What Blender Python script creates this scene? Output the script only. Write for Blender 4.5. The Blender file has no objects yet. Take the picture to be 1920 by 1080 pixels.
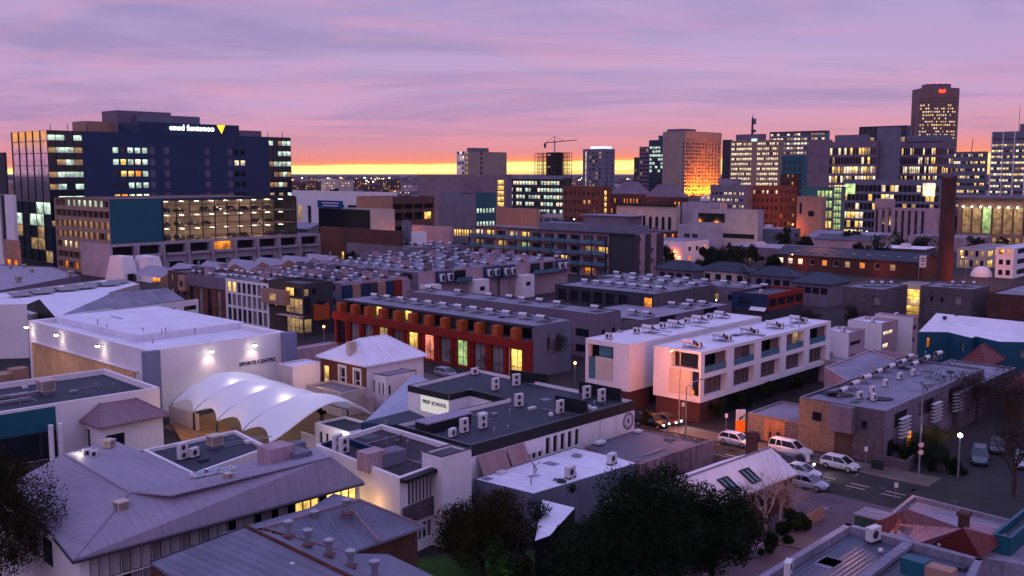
import bpy, math, random
import numpy as np
from mathutils import Vector, Matrix
random.seed(7); rng = np.random.default_rng(7)
sc = bpy.context.scene; COL = sc.collection
R = math.radians
# ------------------------------------------------------------------ camera
F, H, PITCH = 1850.0, 32.0, math.atan(215/1850)
cam = bpy.data.objects.new('camera', bpy.data.cameras.new('camera')); COL.objects.link(cam)
cam.data.sensor_width = 36; cam.data.lens = 36*F/1920
cam.location = (0, 0, H); cam.rotation_euler = (math.pi/2-PITCH, 0, 0)
cam.data.clip_start = .5; cam.data.clip_end = 60000; sc.camera = cam
sc.view_settings.view_transform = 'Standard'; sc.view_settings.look = 'None'
sc.view_settings.exposure = 0.34; sc.view_settings.gamma = 1.0
sc.cycles.max_bounces = 5; sc.cycles.diffuse_bounces = 2; sc.cycles.glossy_bounces = 2
sc.cycles.transmission_bounces = 3; sc.cycles.volume_bounces = 0
sc.cycles.use_denoising = True; sc.cycles.sample_clamp_indirect = 2.0
HAZE = 2.6e-5
# ------------------------------------------------------------------ colours
def lin(c):
    return tuple(((x/255)/12.92 if x/255 <= .04045 else ((x/255+.055)/1.055)**2.4) for x in c[:3])
# ------------------------------------------------------------------ sky
w = bpy.data.worlds.new('World'); sc.world = w; w.use_nodes = True
nt = w.node_tree; nt.nodes.clear(); N = nt.nodes.new; LK = nt.links.new
def ramp(nt, stops, fac, interp='LINEAR'):
    r = nt.nodes.new('ShaderNodeValToRGB'); r.color_ramp.interpolation = interp
    e = r.color_ramp.elements
    while len(e) < len(stops): e.new(.5)
    for k, (p, c) in enumerate(stops):
        e[k].position = p; e[k].color = (*c, 1)
    nt.links.new(fac, r.inputs[0]); return r.outputs[0]
def math_(nt, op, a, b=None, c=None, clamp=False):
    m = nt.nodes.new('ShaderNodeMath'); m.operation = op; m.use_clamp = clamp
    for i, x in enumerate((a, b, c)):
        if x is None: continue
        if isinstance(x, (int, float)): m.inputs[i].default_value = x
        else: nt.links.new(x, m.inputs[i])
    return m.outputs[0]
def mixc(nt, fac, a, b, mode='MIX'):
    m = nt.nodes.new('ShaderNodeMix'); m.data_type = 'RGBA'; m.blend_type = mode
    for s, x in ((m.inputs[0], fac), (m.inputs[6], a), (m.inputs[7], b)):
        if isinstance(x, (int, float)): s.default_value = x
        elif isinstance(x, tuple): s.default_value = (*x, 1)
        else: nt.links.new(x, s)
    return m.outputs[2]
tc = N('ShaderNodeTexCoord'); sx = N('ShaderNodeSeparateXYZ'); LK(tc.outputs['Generated'], sx.inputs[0])
X, Y, Z = sx.outputs
def wnoise(vec, scale, detail=5, rough=.55, dist=0.):
    n = N('ShaderNodeTexNoise'); n.inputs['Scale'].default_value = scale; n.inputs['Detail'].default_value = detail
    n.inputs['Roughness'].default_value = rough; n.inputs['Distortion'].default_value = dist
    LK(vec, n.inputs['Vector']); return n.outputs['Fac']
zc = math_(nt, 'MAXIMUM', Z, 0.0); den = math_(nt, 'ADD', zc, .07)
cv = N('ShaderNodeCombineXYZ'); LK(math_(nt, 'DIVIDE', X, den), cv.inputs[0]); LK(math_(nt, 'DIVIDE', Y, den), cv.inputs[1])
cs = N('ShaderNodeVectorMath'); cs.operation = 'MULTIPLY'; cs.inputs[1].default_value = (.55, 1, 1); LK(cv.outputs[0], cs.inputs[0])
n1 = wnoise(cs.outputs[0], .42, 8, .66, .5); n2 = wnoise(cs.outputs[0], 1.5, 7, .64, .6); n3 = wnoise(cs.outputs[0], .13, 3, .5)
# wavy lower edge of the cloud sheet
ev = N('ShaderNodeCombineXYZ'); LK(math_(nt, 'MULTIPLY', X, 9.), ev.inputs[0]); LK(math_(nt, 'MULTIPLY', Z, 40.), ev.inputs[1])
ne = wnoise(ev.outputs[0], 1., 5, .6)
zz = math_(nt, 'ADD', Z, math_(nt, 'MULTIPLY', math_(nt, 'SUBTRACT', ne, .5), .006))
zz = math_(nt, 'SUBTRACT', zz, math_(nt, 'MULTIPLY', math_(nt, 'MAXIMUM', math_(nt, 'ADD', X, .06), -.35), .016))
zq = math_(nt, 'POWER', math_(nt, 'MAXIMUM', zz, 0.0), .5)   # sqrt spreads the low sky
S = lambda z: math.sqrt(z)
HX = lambda c, k: tuple(v*k for v in lin(c))
front = ramp(nt, [(0, HX((255, 206, 90), 1.5)), (S(.003), HX((255, 232, 130), 1.7)), (S(.0092), HX((255, 226, 110), 1.6)), (S(.0112), HX((255, 150, 64), 1.1)), (S(.0155), lin((236, 136, 112))),
                 (S(.025), lin((212, 136, 142))), (S(.040), lin((198, 138, 160))), (S(.062), lin((182, 142, 182))), (S(.10), lin((168, 142, 186))),
                 (S(.17), lin((158, 142, 188))), (S(.45), lin((172, 168, 242))), (1., HX((180, 184, 255), 1.06))], zq)
rear = ramp(nt, [(0, lin((172, 128, 150))), (S(.03), lin((196, 142, 170))), (S(.08), lin((196, 160, 188))), (S(.3), lin((178, 168, 226))), (1., HX((180, 184, 255), 1.06))], zq)
azf = math_(nt, 'MULTIPLY', math_(nt, 'SUBTRACT', Y, .35), 2.8, clamp=True)
base = mixc(nt, azf, rear, front)
hi = math_(nt, 'MULTIPLY', math_(nt, 'SUBTRACT', Z, .018), 30., clamp=True)
dk = ramp(nt, [(.46, (0, 0, 0)), (.58, (1, 1, 1))], n1)
c1 = mixc(nt, math_(nt, 'MULTIPLY', math_(nt, 'MULTIPLY', dk, hi), .58), base, lin((126, 112, 162)))
pk = ramp(nt, [(.47, (0, 0, 0)), (.66, (1, 1, 1))], n2)
lowp = math_(nt, 'SUBTRACT', 1., math_(nt, 'MULTIPLY', Z, 2.2), clamp=True)
c2 = mixc(nt, math_(nt, 'MULTIPLY', math_(nt, 'MULTIPLY', pk, hi), math_(nt, 'MULTIPLY', lowp, .5)), c1, lin((204, 138, 168)))
lt = ramp(nt, [(.5, (0, 0, 0)), (.72, (1, 1, 1))], n3)
c3 = mixc(nt, math_(nt, 'MULTIPLY', math_(nt, 'MULTIPLY', lt, hi), .45), c2, lin((186, 166, 198)))
# golden cloud bank low in the west, outside the frame (mirrored by the glass tower)
az = math_(nt, 'ARCTAN2', X, Y)
ga = math_(nt, 'SUBTRACT', 1., math_(nt, 'ABSOLUTE', math_(nt, 'MULTIPLY', math_(nt, 'ADD', az, 1.16), 4.5)), clamp=True)
gz = math_(nt, 'SUBTRACT', 1., math_(nt, 'ABSOLUTE', math_(nt, 'MULTIPLY', math_(nt, 'SUBTRACT', Z, .034), 60.)), clamp=True)
gn = ramp(nt, [(.38, (0, 0, 0)), (.55, (1, 1, 1))], wnoise(cs.outputs[0], .5, 4, .5))
gv = N('ShaderNodeTexCoord'); gn = ramp(nt, [(.42, (.15, .15, .15)), (.55, (1, 1, 1))], wnoise(gv.outputs['Generated'], 18, 4, .55))
c4 = mixc(nt, math_(nt, 'MULTIPLY', math_(nt, 'MULTIPLY', ga, gz), math_(nt, 'MULTIPLY', gn, 1.6), clamp=True), c3, lin((255, 176, 50)))
below = math_(nt, 'MULTIPLY', math_(nt, 'MULTIPLY', Z, -1.), 60., clamp=True)
c5 = mixc(nt, below, c4, lin((78, 60, 90)))
# faint physical twilight sky under the painted-by-sunset cloud sheet
sk = N('ShaderNodeTexSky'); sk.sky_type = 'NISHITA'; sk.sun_disc = False; sk.sun_elevation = R(-2); sk.sun_rotation = R(0)
bgs = N('ShaderNodeBackground'); LK(sk.outputs[0], bgs.inputs[0]); bgs.inputs[1].default_value = .06
bg = N('ShaderNodeBackground'); LK(c5, bg.inputs[0]); bg.inputs[1].default_value = .96
ads = N('ShaderNodeAddShader'); LK(bg.outputs[0], ads.inputs[0]); LK(bgs.outputs[0], ads.inputs[1])
wo = N('ShaderNodeOutputWorld'); LK(ads.outputs[0], wo.inputs[0])
# weak, wide fill added from behind and left of the viewer to shape forms
sl = bpy.data.lights.new('fill_sun', 'SUN'); sl.energy = .25; sl.angle = R(35); sl.color = (1, .72, .86)
so = bpy.data.objects.new('fill_sun', sl); COL.objects.link(so); so.rotation_euler = (R(52), 0, R(-25)); so['kind'] = 'structure'
# ------------------------------------------------------------------ projection helpers (pixels of the 1920 photo -> points at real heights)
cp, sp = math.cos(PITCH), math.sin(PITCH)
def ray(px, py):
    a, b = (px-960)/F, (540-py)/F
    return Vector((a, cp+b*sp, -sp+b*cp))
def P(px, py, z=0.):
    d = ray(px, py); t = (z-H)/d.z
    return Vector((d.x*t, d.y*t, z))
def CD(px, D, z=12.): return Vector(((px-960)/F*(D*cp+(H-z)*sp), D, 0))
def zat(c, py):
    b = (540-py)/F      # (z-H) = k*(Y)  on the row py
    # depth d = Y*cp+(H-z)*sp ; up = Y*sp+(z-H)*cp = b*d
    Yc = c[1]; return H + Yc*(b*cp-sp)/(cp+b*sp)
def proj(p):
    q = Vector(p)-Vector((0, 0, H)); d = q.y*cp-q.z*sp; u = q.y*sp+q.z*cp
    return 960+F*q.x/d, 540-F*u/d
AZU, AZV = R(43), R(-47)
DU = Vector((math.sin(AZU), math.cos(AZU), 0)); DV = Vector((math.sin(AZV), math.cos(AZV), 0))
def solve(c, d, px, z):
    k = (px-960)/F
    return (k*(c.y*cp+(H-z)*sp)-c.x)/(d.x-k*d.y*cp)
# ------------------------------------------------------------------ materials
MATS = {}
def newmat(name):
    m = bpy.data.materials.new(name); m.use_nodes = True; n = m.node_tree
    return m, n, n.nodes['Principled BSDF']
def M(name, col, rough=.8, kind='plain', col2=None, metal=0., amt=.22, scale=1., spec=.3):
    """kinds: plain, rib (corrugated), ribv, brick, panel, seam, tile"""
    if name in MATS: return MATS[name]
    m, n, b = newmat(name); c = lin(col) if max(col) > 1.01 else tuple(col)
    b.inputs['Roughness'].default_value = rough; b.inputs['Metallic'].default_value = metal
    b.inputs['Specular IOR Level'].default_value = spec
    uv = n.nodes.new('ShaderNodeUVMap').outputs[0]
    def noise(v, s, d=4, r=.6):
        q = n.nodes.new('ShaderNodeTexNoise'); q.inputs['Scale'].default_value = s; q.inputs['Detail'].default_value = d
        q.inputs['Roughness'].default_value = r; n.links.new(v, q.inputs['Vector']); return q.outputs['Fac']
    geo = n.nodes.new('ShaderNodeNewGeometry').outputs['Position']
    big = noise(geo, .22*scale, 5, .62); fine = noise(geo, 3.2*scale, 3, .7)
    v1 = ramp(n, [(.3, (1-amt,)*3), (.7, (1+amt*.6,)*3)], big)
    v2 = ramp(n, [(.3, (1-amt*.6,)*3), (.7, (1+amt*.4,)*3)], fine)
    colr = c
    if kind == 'brick':
        br = n.nodes.new('ShaderNodeTexBrick'); n.links.new(uv, br.inputs['Vector'])
        br.inputs['Scale'].default_value = 1.; br.inputs['Brick Width'].default_value = .5; br.inputs['Row Height'].default_value = .18
        br.inputs['Mortar Size'].default_value = .025
        c2 = lin(col2) if col2 else tuple(x*.6 for x in c)
        br.inputs['Color1'].default_value = (*c, 1); br.inputs['Color2'].default_value = (*c2, 1)
        br.inputs['Mortar'].default_value = (*tuple(min(1, x*.75+.04) for x in c), 1); colr = br.outputs['Color']
    if kind in ('rib', 'ribv', 'seam', 'panel'):
        sp_ = n.nodes.new('ShaderNodeSeparateXYZ'); n.links.new(uv, sp_.inputs[0])
        ax = sp_.outputs[0] if kind in ('rib', 'seam', 'panel') else sp_.outputs[1]
        per = {'rib': .38, 'ribv': .38, 'seam': 1.1, 'panel': 2.4}[kind]/scale
        fr = math_(n, 'FRACT', math_(n, 'DIVIDE', ax, per))
        if kind in ('rib', 'ribv'):
            hgt = math_(n, 'SINE', math_(n, 'MULTIPLY', fr, 6.2832))
            v3 = ramp(n, [(0, (.90,)*3), (.35, (1.03,)*3)], math_(n, 'MULTIPLY_ADD', hgt, .5, .5))
        else:
            thr = .035 if kind == 'panel' else .09
            ln = math_(n, 'LESS_THAN', fr, thr); hgt = ln
            if kind == 'panel':
                fr2 = math_(n, 'FRACT', math_(n, 'DIVIDE', sp_.outputs[1], 1.5/scale))
                ln = math_(n, 'MAXIMUM', ln, math_(n, 'LESS_THAN', fr2, .035)); hgt = math_(n, 'MULTIPLY', ln, -1)
            v3 = ramp(n, [(0, (1,)*3), (1, (.87,)*3)], ln)
        bp = n.nodes.new('ShaderNodeBump'); bp.inputs['Strength'].default_value = .5; bp.inputs['Distance'].default_value = .04 if kind != 'seam' else .015
        n.links.new(hgt, bp.inputs['Height']); n.links.new(bp.outputs[0], b.inputs['Normal'])
        colr = mixc(n, 1., c, v3, 'MULTIPLY')
    a = mixc(n, 1., colr, v1, 'MULTIPLY'); a = mixc(n, 1., a, v2, 'MULTIPLY')
    # streaks of dirt running down / along
    st = n.nodes.new('ShaderNodeMapping'); st.inputs['Scale'].default_value = (1.7, .14, 1); n.links.new(uv, st.inputs['Vector'])
    v4 = ramp(n, [(.36, (1-amt*1.1,)*3), (.55, (1,)*3)], noise(st.outputs[0], 1.1, 4, .6))
    a = mixc(n, .8, a, v4, 'MULTIPLY')
    n.links.new(a, b.inputs['Base Color'])
    MATS[name] = m; return m
def MG(name, col, rough=.12, spec=.6, metal=0.):
    if name in MATS: return MATS[name]
    m, n, b = newmat(name); b.inputs['Base Color'].default_value = (*lin(col), 1)
    b.inputs['Roughness'].default_value = rough; b.inputs['Specular IOR Level'].default_value = spec; b.inputs['Metallic'].default_value = metal
    g = n.nodes.new('ShaderNodeNewGeometry'); q = n.nodes.new('ShaderNodeTexNoise'); q.inputs['Scale'].default_value = .6
    n.links.new(g.outputs['Position'], q.inputs['Vector'])
    a = mixc(n, .5, lin(col), ramp(n, [(.35, (.55,)*3), (.65, (1.35,)*3)], q.outputs['Fac']), 'MULTIPLY'); n.links.new(a, b.inputs['Base Color'])
    MATS[name] = m; return m
def ME(name, col, st, lamp=False):
    """lit pane: ceiling light and silhouettes of what is inside; lamp=True: even glow"""
    if name in MATS: return MATS[name]
    m, n, b = newmat(name); c = lin(col)
    b.inputs['Base Color'].default_value = (*[x*.5 for x in c], 1); b.inputs['Roughness'].default_value = .25
    b.inputs['Emission Strength'].default_value = st
    if lamp: b.inputs['Emission Color'].default_value = (*c, 1)
    else:
        uv = n.nodes.new('ShaderNodeUVMap').outputs[0]; s = n.nodes.new('ShaderNodeSeparateXYZ'); n.links.new(uv, s.inputs[0])
        g = n.nodes.new('ShaderNodeNewGeometry').outputs['Position']
        q = n.nodes.new('ShaderNodeTexNoise'); q.inputs['Scale'].default_value = .45; q.inputs['Detail'].default_value = 1; n.links.new(g, q.inputs['Vector'])
        q2 = n.nodes.new('ShaderNodeTexNoise'); q2.inputs['Scale'].default_value = 2.3; q2.inputs['Detail'].default_value = 2; n.links.new(g, q2.inputs['Vector'])
        up = ramp(n, [(0, (.34,)*3), (.45, (.6,)*3), (.8, (1.0,)*3), (1, (1.15,)*3)], s.outputs[1])
        k = ramp(n, [(.34, (.35,)*3), (.6, (1.25,)*3)], q.outputs['Fac']); k2 = ramp(n, [(.38, (.55,)*3), (.58, (1.15,)*3)], q2.outputs['Fac'])
        a = mixc(n, 1., mixc(n, 1., mixc(n, 1., c, up, 'MULTIPLY'), k, 'MULTIPLY'), k2, 'MULTIPLY')
        n.links.new(a, b.inputs['Emission Color'])
    MATS[name] = m; return m
W = dict(
    palem=M('pale_mauve_render', (160, 148, 162), .85, amt=.18),
    white=M('white_render', (218, 210, 218), .8, amt=.08), white2=M('white_sheet_roof', (214, 210, 226), .55, 'seam', amt=.11),
    cream=M('cream_render', (188, 170, 164), .85, amt=.16), pink=M('pink_render', (166, 138, 150), .85, amt=.2),
    mauve=M('mauve_render', (112, 98, 116), .85, amt=.18), grey=M('grey_render', (106, 106, 124), .85, amt=.18),
    dgrey=M('dark_grey_cladding', (50, 50, 62), .7, amt=.2), black=M('charcoal_fascia', (15, 19, 28), .6, amt=.15),
    navy=M('navy_panels', (20, 46, 82), .42, 'panel', amt=.12), teal=M('teal_panels', (18, 82, 100), .5, 'panel', amt=.10),
    brick=M('red_brick', (86, 40, 36), .9, 'brick', (62, 28, 28)), bbrick=M('beige_brick', (132, 106, 94), .9, 'brick', (104, 82, 76)),
    obrick=M('orange_brick', (118, 60, 44), .9, 'brick', (90, 44, 34)), mbrick=M('mauve_brick', (96, 82, 94), .9, 'brick', (64, 52, 62)),
    red=M('red_render', (132, 28, 18), .75, amt=.2), orange=M('orange_render', (164, 74, 32), .75, amt=.14), tan=M('tan_render', (156, 120, 106), .8, amt=.15),
    conc=M('concrete', (150, 130, 124), .85, 'panel', amt=.14), beigec=M('beige_concrete', (146, 120, 110), .85, amt=.14),
    roofp=M('pale_membrane_roof', (128, 124, 144), .7, 'seam', amt=.34), roofg=M('grey_membrane_roof', (80, 80, 96), .75, amt=.38),
    roofd=M('dark_membrane_roof', (48, 52, 68), .75, 'panel', amt=.34), roofm=M('mauve_metal_roof', (136, 128, 148), .6, 'seam', amt=.13),
    roofb=M('blue_grey_tile_roof', (44, 52, 70), .7, 'ribv', amt=.2), roofr=M('red_iron_roof', (104, 40, 42), .6, 'rib', amt=.25),
    corr=M('corrugated_grey_roof', (76, 78, 98), .5, 'ribv', amt=.15), asphalt=M('asphalt', (40, 37, 42), .9, amt=.3, scale=2.),
    wood=M('cedar_cladding', (226, 176, 126), .7, 'rib', amt=.3, scale=.6), brown=M('brown_render', (78, 60, 58), .85), stain=M('stained_pink_render', (150, 116, 122), .85, amt=.5),
    metal=M('galvanised_steel', (150, 150, 160), .4, metal=.6, amt=.1), steel=M('painted_steel', (44, 44, 54), .5, amt=.1), panelw=M('ivory_panel', (196, 180, 172), .8, 'panel', amt=.08),
    bark=M('bark', (58, 44, 40), .95), barkp=M('pale_bark', (150, 130, 128), .9), acw=M('ac_casing', (196, 190, 196), .5, amt=.06), solar=MG('solar_glass', (16, 22, 44), .15, .8),
    balg=MG('balcony_glass', (70, 110, 128), .1, .8), glassb=MG('blue_glass', (4, 30, 38), .06, .5), glass=MG('dark_glass', (20, 24, 36), .1, .7),
    mirror=MG('mirror_glass', (236, 226, 232), .05, .9, 1.), tank=M('tank_steel', (200, 196, 204), .35, metal=.3, amt=.05), grill=M('fan_grille', (44, 44, 52), .5),
    blind=M('drawn_blind', (120, 98, 100), .9, 'rib', amt=.2, scale=1.6), shut=M('shutter_panel', (104, 80, 84), .8, amt=.16), curtain=M('pale_curtain', (140, 132, 136), .9, 'rib', amt=.3, scale=1.5))
PANE = dict(pale=M('pale_blind', (176, 168, 176), .85, 'rib', amt=.2, scale=1.2), greyp=M('grey_blind', (96, 92, 118), .8, amt=.1), dark=W['glass'], blue=W['glassb'], mirror=W['mirror'], blind=W['blind'], shut=W['shut'], curtain=W['curtain'], void=M('dark_opening', (14, 13, 18), .95),
    litw=ME('lit_white', (255, 232, 186), 1.35), lity=ME('lit_yellow', (255, 204, 104), 1.35), litc=ME('lit_cool', (206, 236, 206), 1.1), lito=ME('lit_orange', (255, 150, 46), 1.1),
    litd=ME('lit_dim', (220, 180, 120), .45), litg=ME('lit_green', (200, 236, 150), .8), litr=ME('lit_pink', (255, 150, 120), .8), louv=W['grill'], door=W['brown'])
# ------------------------------------------------------------------ mesh builder
class MB:
    def __init__(s): s.v = []; s.f = []; s.m = []; s.uv = []
    def face(s, pts, mi=0, uv=None):
        k = len(s.v); s.v += [tuple(p) for p in pts]; s.f.append(tuple(range(k, k+len(pts)))); s.m.append(mi); s.uv.append(uv)
    def prism(s, poly, z0, z1, mi=0, top=None, bottom=False):
        n = len(poly)
        for i in range(n):
            a, b = poly[i], poly[(i+1) % n]
            s.face([(a[0], a[1], z0), (b[0], b[1], z0), (b[0], b[1], z1), (a[0], a[1], z1)], mi)
        s.face([(p[0], p[1], z1) for p in poly], mi if top is None else top)
        if bottom: s.face([(p[0], p[1], z0) for p in reversed(poly)], mi)
    def box(s, c, size, yaw=0., mi=0, du=None):
        ca, sa = math.cos(yaw), math.sin(yaw)
        ux, uy = Vector((ca, sa, 0)), Vector((-sa, ca, 0))
        c = Vector(c); a, b, h = size[0]/2, size[1]/2, size[2]/2
        q = [c-ux*a-uy*b, c+ux*a-uy*b, c+ux*a+uy*b, c-ux*a+uy*b]
        s.prism([(p.x, p.y) for p in q], c.z-h, c.z+h, mi, bottom=True)
    def bar(s, p0, p1, r, mi=0): s.tube(p0, p1, r, r, 4, mi)
    def tube(s, p0, p1, r0, r1, n=8, mi=0, caps=True):
        p0, p1 = Vector(p0), Vector(p1); d = (p1-p0)
        if d.length < 1e-6: return
        d.normalize(); a = d.orthogonal().normalized() if abs(d.z) < .999 else Vector((1, 0, 0)); b = d.cross(a)
        r = lambda p, rr: [p+(a*math.cos(t)+b*math.sin(t))*rr for t in [2*math.pi*(i+.5)/n for i in range(n)]]
        A, B = r(p0, r0), r(p1, r1)
        for i in range(n): s.face([A[i], A[(i+1) % n], B[(i+1) % n], B[i]], mi)
        if caps: s.face(list(reversed(A)), mi); s.face(B, mi)
    def ball(s, c, r, mi=0, n=8, k=5, sz=1.):
        c = Vector(c); ring = []
        for j in range(k+1):
            t = math.pi*j/k; ring.append([c+Vector((r*math.sin(t)*math.cos(2*math.pi*i/n), r*math.sin(t)*math.sin(2*math.pi*i/n), -r*sz*math.cos(t))) for i in range(n)])
        for j in range(k):
            for i in range(n):
                i2 = (i+1) % n
                if j == 0: s.face([ring[0][0], ring[1][i2], ring[1][i]][::-1], mi)
                elif j == k-1: s.face([ring[j][i], ring[j][i2], ring[k][0]], mi)
                else: s.face([ring[j][i], ring[j][i2], ring[j+1][i2], ring[j+1][i]], mi)
    def build(s, name, mats, parent=None, smooth=False, weld=False):
        if not isinstance(mats, (list, tuple)): mats = [mats]
        off = Vector((0, 0, 0)); r = parent
        while r is not None: off += r.location; r = r.parent
        me = bpy.data.meshes.new(name); me.from_pydata([(p[0]-off.x, p[1]-off.y, p[2]-off.z) for p in s.v], [], s.f)
        for m in mats:
            if m is not None: me.materials.append(m)
        me.polygons.foreach_set('material_index', s.m)
        ul = me.uv_layers.new(name='UVMap'); dat = np.empty((len(me.loops), 2), np.float32); k = 0
        for f, uv in zip(s.f, s.uv):
            if uv is None:
                p = [Vector(s.v[i]) for i in f]; nn = Vector((0, 0, 0))
                for i in range(len(p)):
                    a_, b_ = p[i], p[(i+1) % len(p)]
                    nn.x += (a_.y-b_.y)*(a_.z+b_.z); nn.y += (a_.z-b_.z)*(a_.x+b_.x); nn.z += (a_.x-b_.x)*(a_.y+b_.y)
                L = nn.length or 1; nn = nn/L
                if abs(nn.z) > .4: uv = [(q.dot(DU), q.dot(DV)) for q in p]
                else:
                    t = Vector((-nn.y, nn.x, 0)).normalized(); uv = [(q.dot(t), q.z) for q in p]
            for q in uv: dat[k] = q; k += 1
        ul.data.foreach_set('uv', dat.ravel())
        if smooth: me.polygons.foreach_set('use_smooth', [True]*len(me.polygons))
        me.update()
        o = bpy.data.objects.new(name, me); COL.objects.link(o)
        if parent: o.parent = parent
        return o
def tag(o, label=None, cat=None, group=None, kind=None):
    if label: o['label'] = label
    if cat: o['category'] = cat
    if group: o['group'] = group
    if kind: o['kind'] = kind
    return o
def thing(name, label, cat, loc, group=None, rz=0.):
    o = bpy.data.objects.new(name, None); o.empty_display_size = .3; COL.objects.link(o); o.location = loc; o.rotation_euler = (0, 0, rz)
    return tag(o, label, cat, group)
def struct(mb, name, m): return tag(mb.build(name, m), kind='structure')
def copy_tree(o, parent=None):
    c = o.copy(); COL.objects.link(c); c.parent = parent
    for ch in list(o.children): copy_tree(ch, c)
    return c
KIDS = {}
ORD = ['first', 'second', 'third', 'fourth', 'fifth', 'sixth', 'seventh', 'eighth', 'ninth', 'tenth', 'eleventh', 'twelfth', 'thirteenth', 'fourteenth', 'fifteenth', 'sixteenth', 'seventeenth', 'eighteenth', 'nineteenth', 'twentieth']
# ------------------------------------------------------------------ buildings
FOOT = []   # (x, y, radius)
LAND = []   # landmark (name, px, py)
class Bld:
    def __init__(s, name, label, cat, loc, group=None, frame=None, framed=True, fw=.07, depth=.25):
        s.root = thing(name, label, cat, loc, group); s.wall = MB(); s.roof = MB(); s.extra = MB(); s.win = []
        s.fm = frame or W['steel']; s.framed = framed; s.fw = fw; s.depth = depth
    def facade(s, p0, p1, z0, z1, ops=(), mi=0, depth=None):
        p0, p1 = Vector((p0[0], p0[1], 0)), Vector((p1[0], p1[1], 0)); L = (p1-p0).length; d = (p1-p0)/L; n = Vector((d.y, -d.x, 0))
        t = s.depth if depth is None else depth
        ops = [(max(.01, a), min(L-.01, b), max(z0+.01, c), min(z1-.01, e), k) for a, b, c, e, k in ops if b > a and e > c]
        ops = [o for o in ops if o[1]-o[0] > .05 and o[3]-o[2] > .05]
        us = sorted({0., L, *[round(o[0], 3) for o in ops], *[round(o[1], 3) for o in ops]}); zs = sorted({z0, z1, *[round(o[2], 3) for o in ops], *[round(o[3], 3) for o in ops]})
        pt = lambda u, z, q=0.: (p0.x+d.x*u-n.x*q, p0.y+d.y*u-n.y*q, z)
        for j in range(len(zs)-1):
            zm = (zs[j]+zs[j+1])/2; run = None
            row = [o for o in ops if o[2] < zm < o[3]]
            for i in range(len(us)-1):
                um = (us[i]+us[i+1])/2; hole = any(o[0] < um < o[1] for o in row)
                if not hole and run is None: run = us[i]
                if (hole or i == len(us)-2) and run is not None:
                    e = us[i] if hole else us[i+1]
                    s.wall.face([pt(run, zs[j]), pt(e, zs[j]), pt(e, zs[j+1]), pt(run, zs[j+1])], mi); run = None
        for a, b, c, e, k in ops:
            for q in ([pt(a, c), pt(a, e), pt(a, e, t), pt(a, c, t)], [pt(b, c, t), pt(b, e, t), pt(b, e), pt(b, c)], [pt(a, c, t), pt(b, c, t), pt(b, c), pt(a, c)], [pt(a, e), pt(b, e), pt(b, e, t), pt(a, e, t)]):
                s.wall.face(q, mi)
            s.win.append(((b-a)*(e-c), p0.copy(), d.copy(), n.copy(), a, b, c, e, t, k))
    def pane(s, mb, fr, w_, over=True):
        A, p0, d, n, a, b, c, e, t, k = w_
        pt = lambda u, z, q=0.: (p0.x+d.x*u-n.x*q, p0.y+d.y*u-n.y*q, z)
        mb.face([pt(a, c, t-.002), pt(b, c, t-.002), pt(b, e, t-.002), pt(a, e, t-.002)], uv=[(0, 0), (1, 0), (1, 1), (0, 1)])
        if fr is None or k in ('void',): return
        f = s.fw; yaw = math.atan2(d.y, d.x); dd = .05; q = t-.03
        def bx(u0, u1, z0, z1): fr.box(Vector(pt((u0+u1)/2, (z0+z1)/2, q)), (u1-u0, dd, z1-z0), yaw)
        bx(a, a+f, c, e); bx(b-f, b, c, e); bx(a+f, b-f, c, c+f); bx(a+f, b-f, e-f, e)
        nm = int(round((b-a)/1.5))-1
        for i in range(nm):
            u = a+(b-a)*(i+1)/(nm+1); bx(u-f*.4, u+f*.4, c+f, e-f)
        if e-c > 2.0: bx(a+f, b-f, c+(e-c)*.32, c+(e-c)*.32+f*.8)
    def finish(s, wallm, roofm=None):
        w_ = s.win; w_.sort(key=lambda q: -q[0]); r = s.root
        if s.wall.f: s.wall.build('wall', wallm, r)
        if s.roof.f: s.roof.build('roof', roofm or W['roofg'], r)
        for q in w_[:96]:
            mb = MB(); fr = MB() if s.framed else None; s.pane(mb, fr, q); o = mb.build('window', PANE[q[9]], r)
            if fr and fr.f: fr.build('frame', s.fm, o)
        rest = w_[96:]
        if rest:
            ks = sorted({q[9] for q in rest}); mb = MB(); fr = MB() if s.framed else None
            for q in rest:
                k = len(mb.f); s.pane(mb, fr, q)
                for i in range(k, len(mb.f)): mb.m[i] = ks.index(q[9])
            tag(mb.build('window', [PANE[k] for k in ks], r), kind='stuff')
            if fr and fr.f: tag(fr.build('frame', s.fm, r), kind='stuff')
        return s.root
class Rect:
    def __init__(s, c, xu, xv, z, LU=None, LV=None, yaw=0.):
        """c: near corner, world xy; xu/xv pixel columns of the right and left ends"""
        du = DU.copy(); dv = DV.copy()
        if yaw: m = Matrix.Rotation(-R(yaw), 3, 'Z'); du, dv = m@du, m@dv
        s.c = Vector((c[0], c[1], 0)); s.z = z; s.du, s.dv = du, dv
        s.U = LU if LU else solve(s.c, du, xu, z); s.V = LV if LV else solve(s.c, dv, xv, z)
        s.poly = [s.c, s.c+du*s.U, s.c+du*s.U+dv*s.V, s.c+dv*s.V]
    def at(s, a, b, z=None): q = s.c+s.du*s.U*a+s.dv*s.V*b; return Vector((q.x, q.y, s.z if z is None else z))
    def inset(s, e): 
        q = [s.c+s.du*e+s.dv*e, s.c+s.du*(s.U-e)+s.dv*e, s.c+s.du*(s.U-e)+s.dv*(s.V-e), s.c+s.du*e+s.dv*(s.V-e)]; return q
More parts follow.
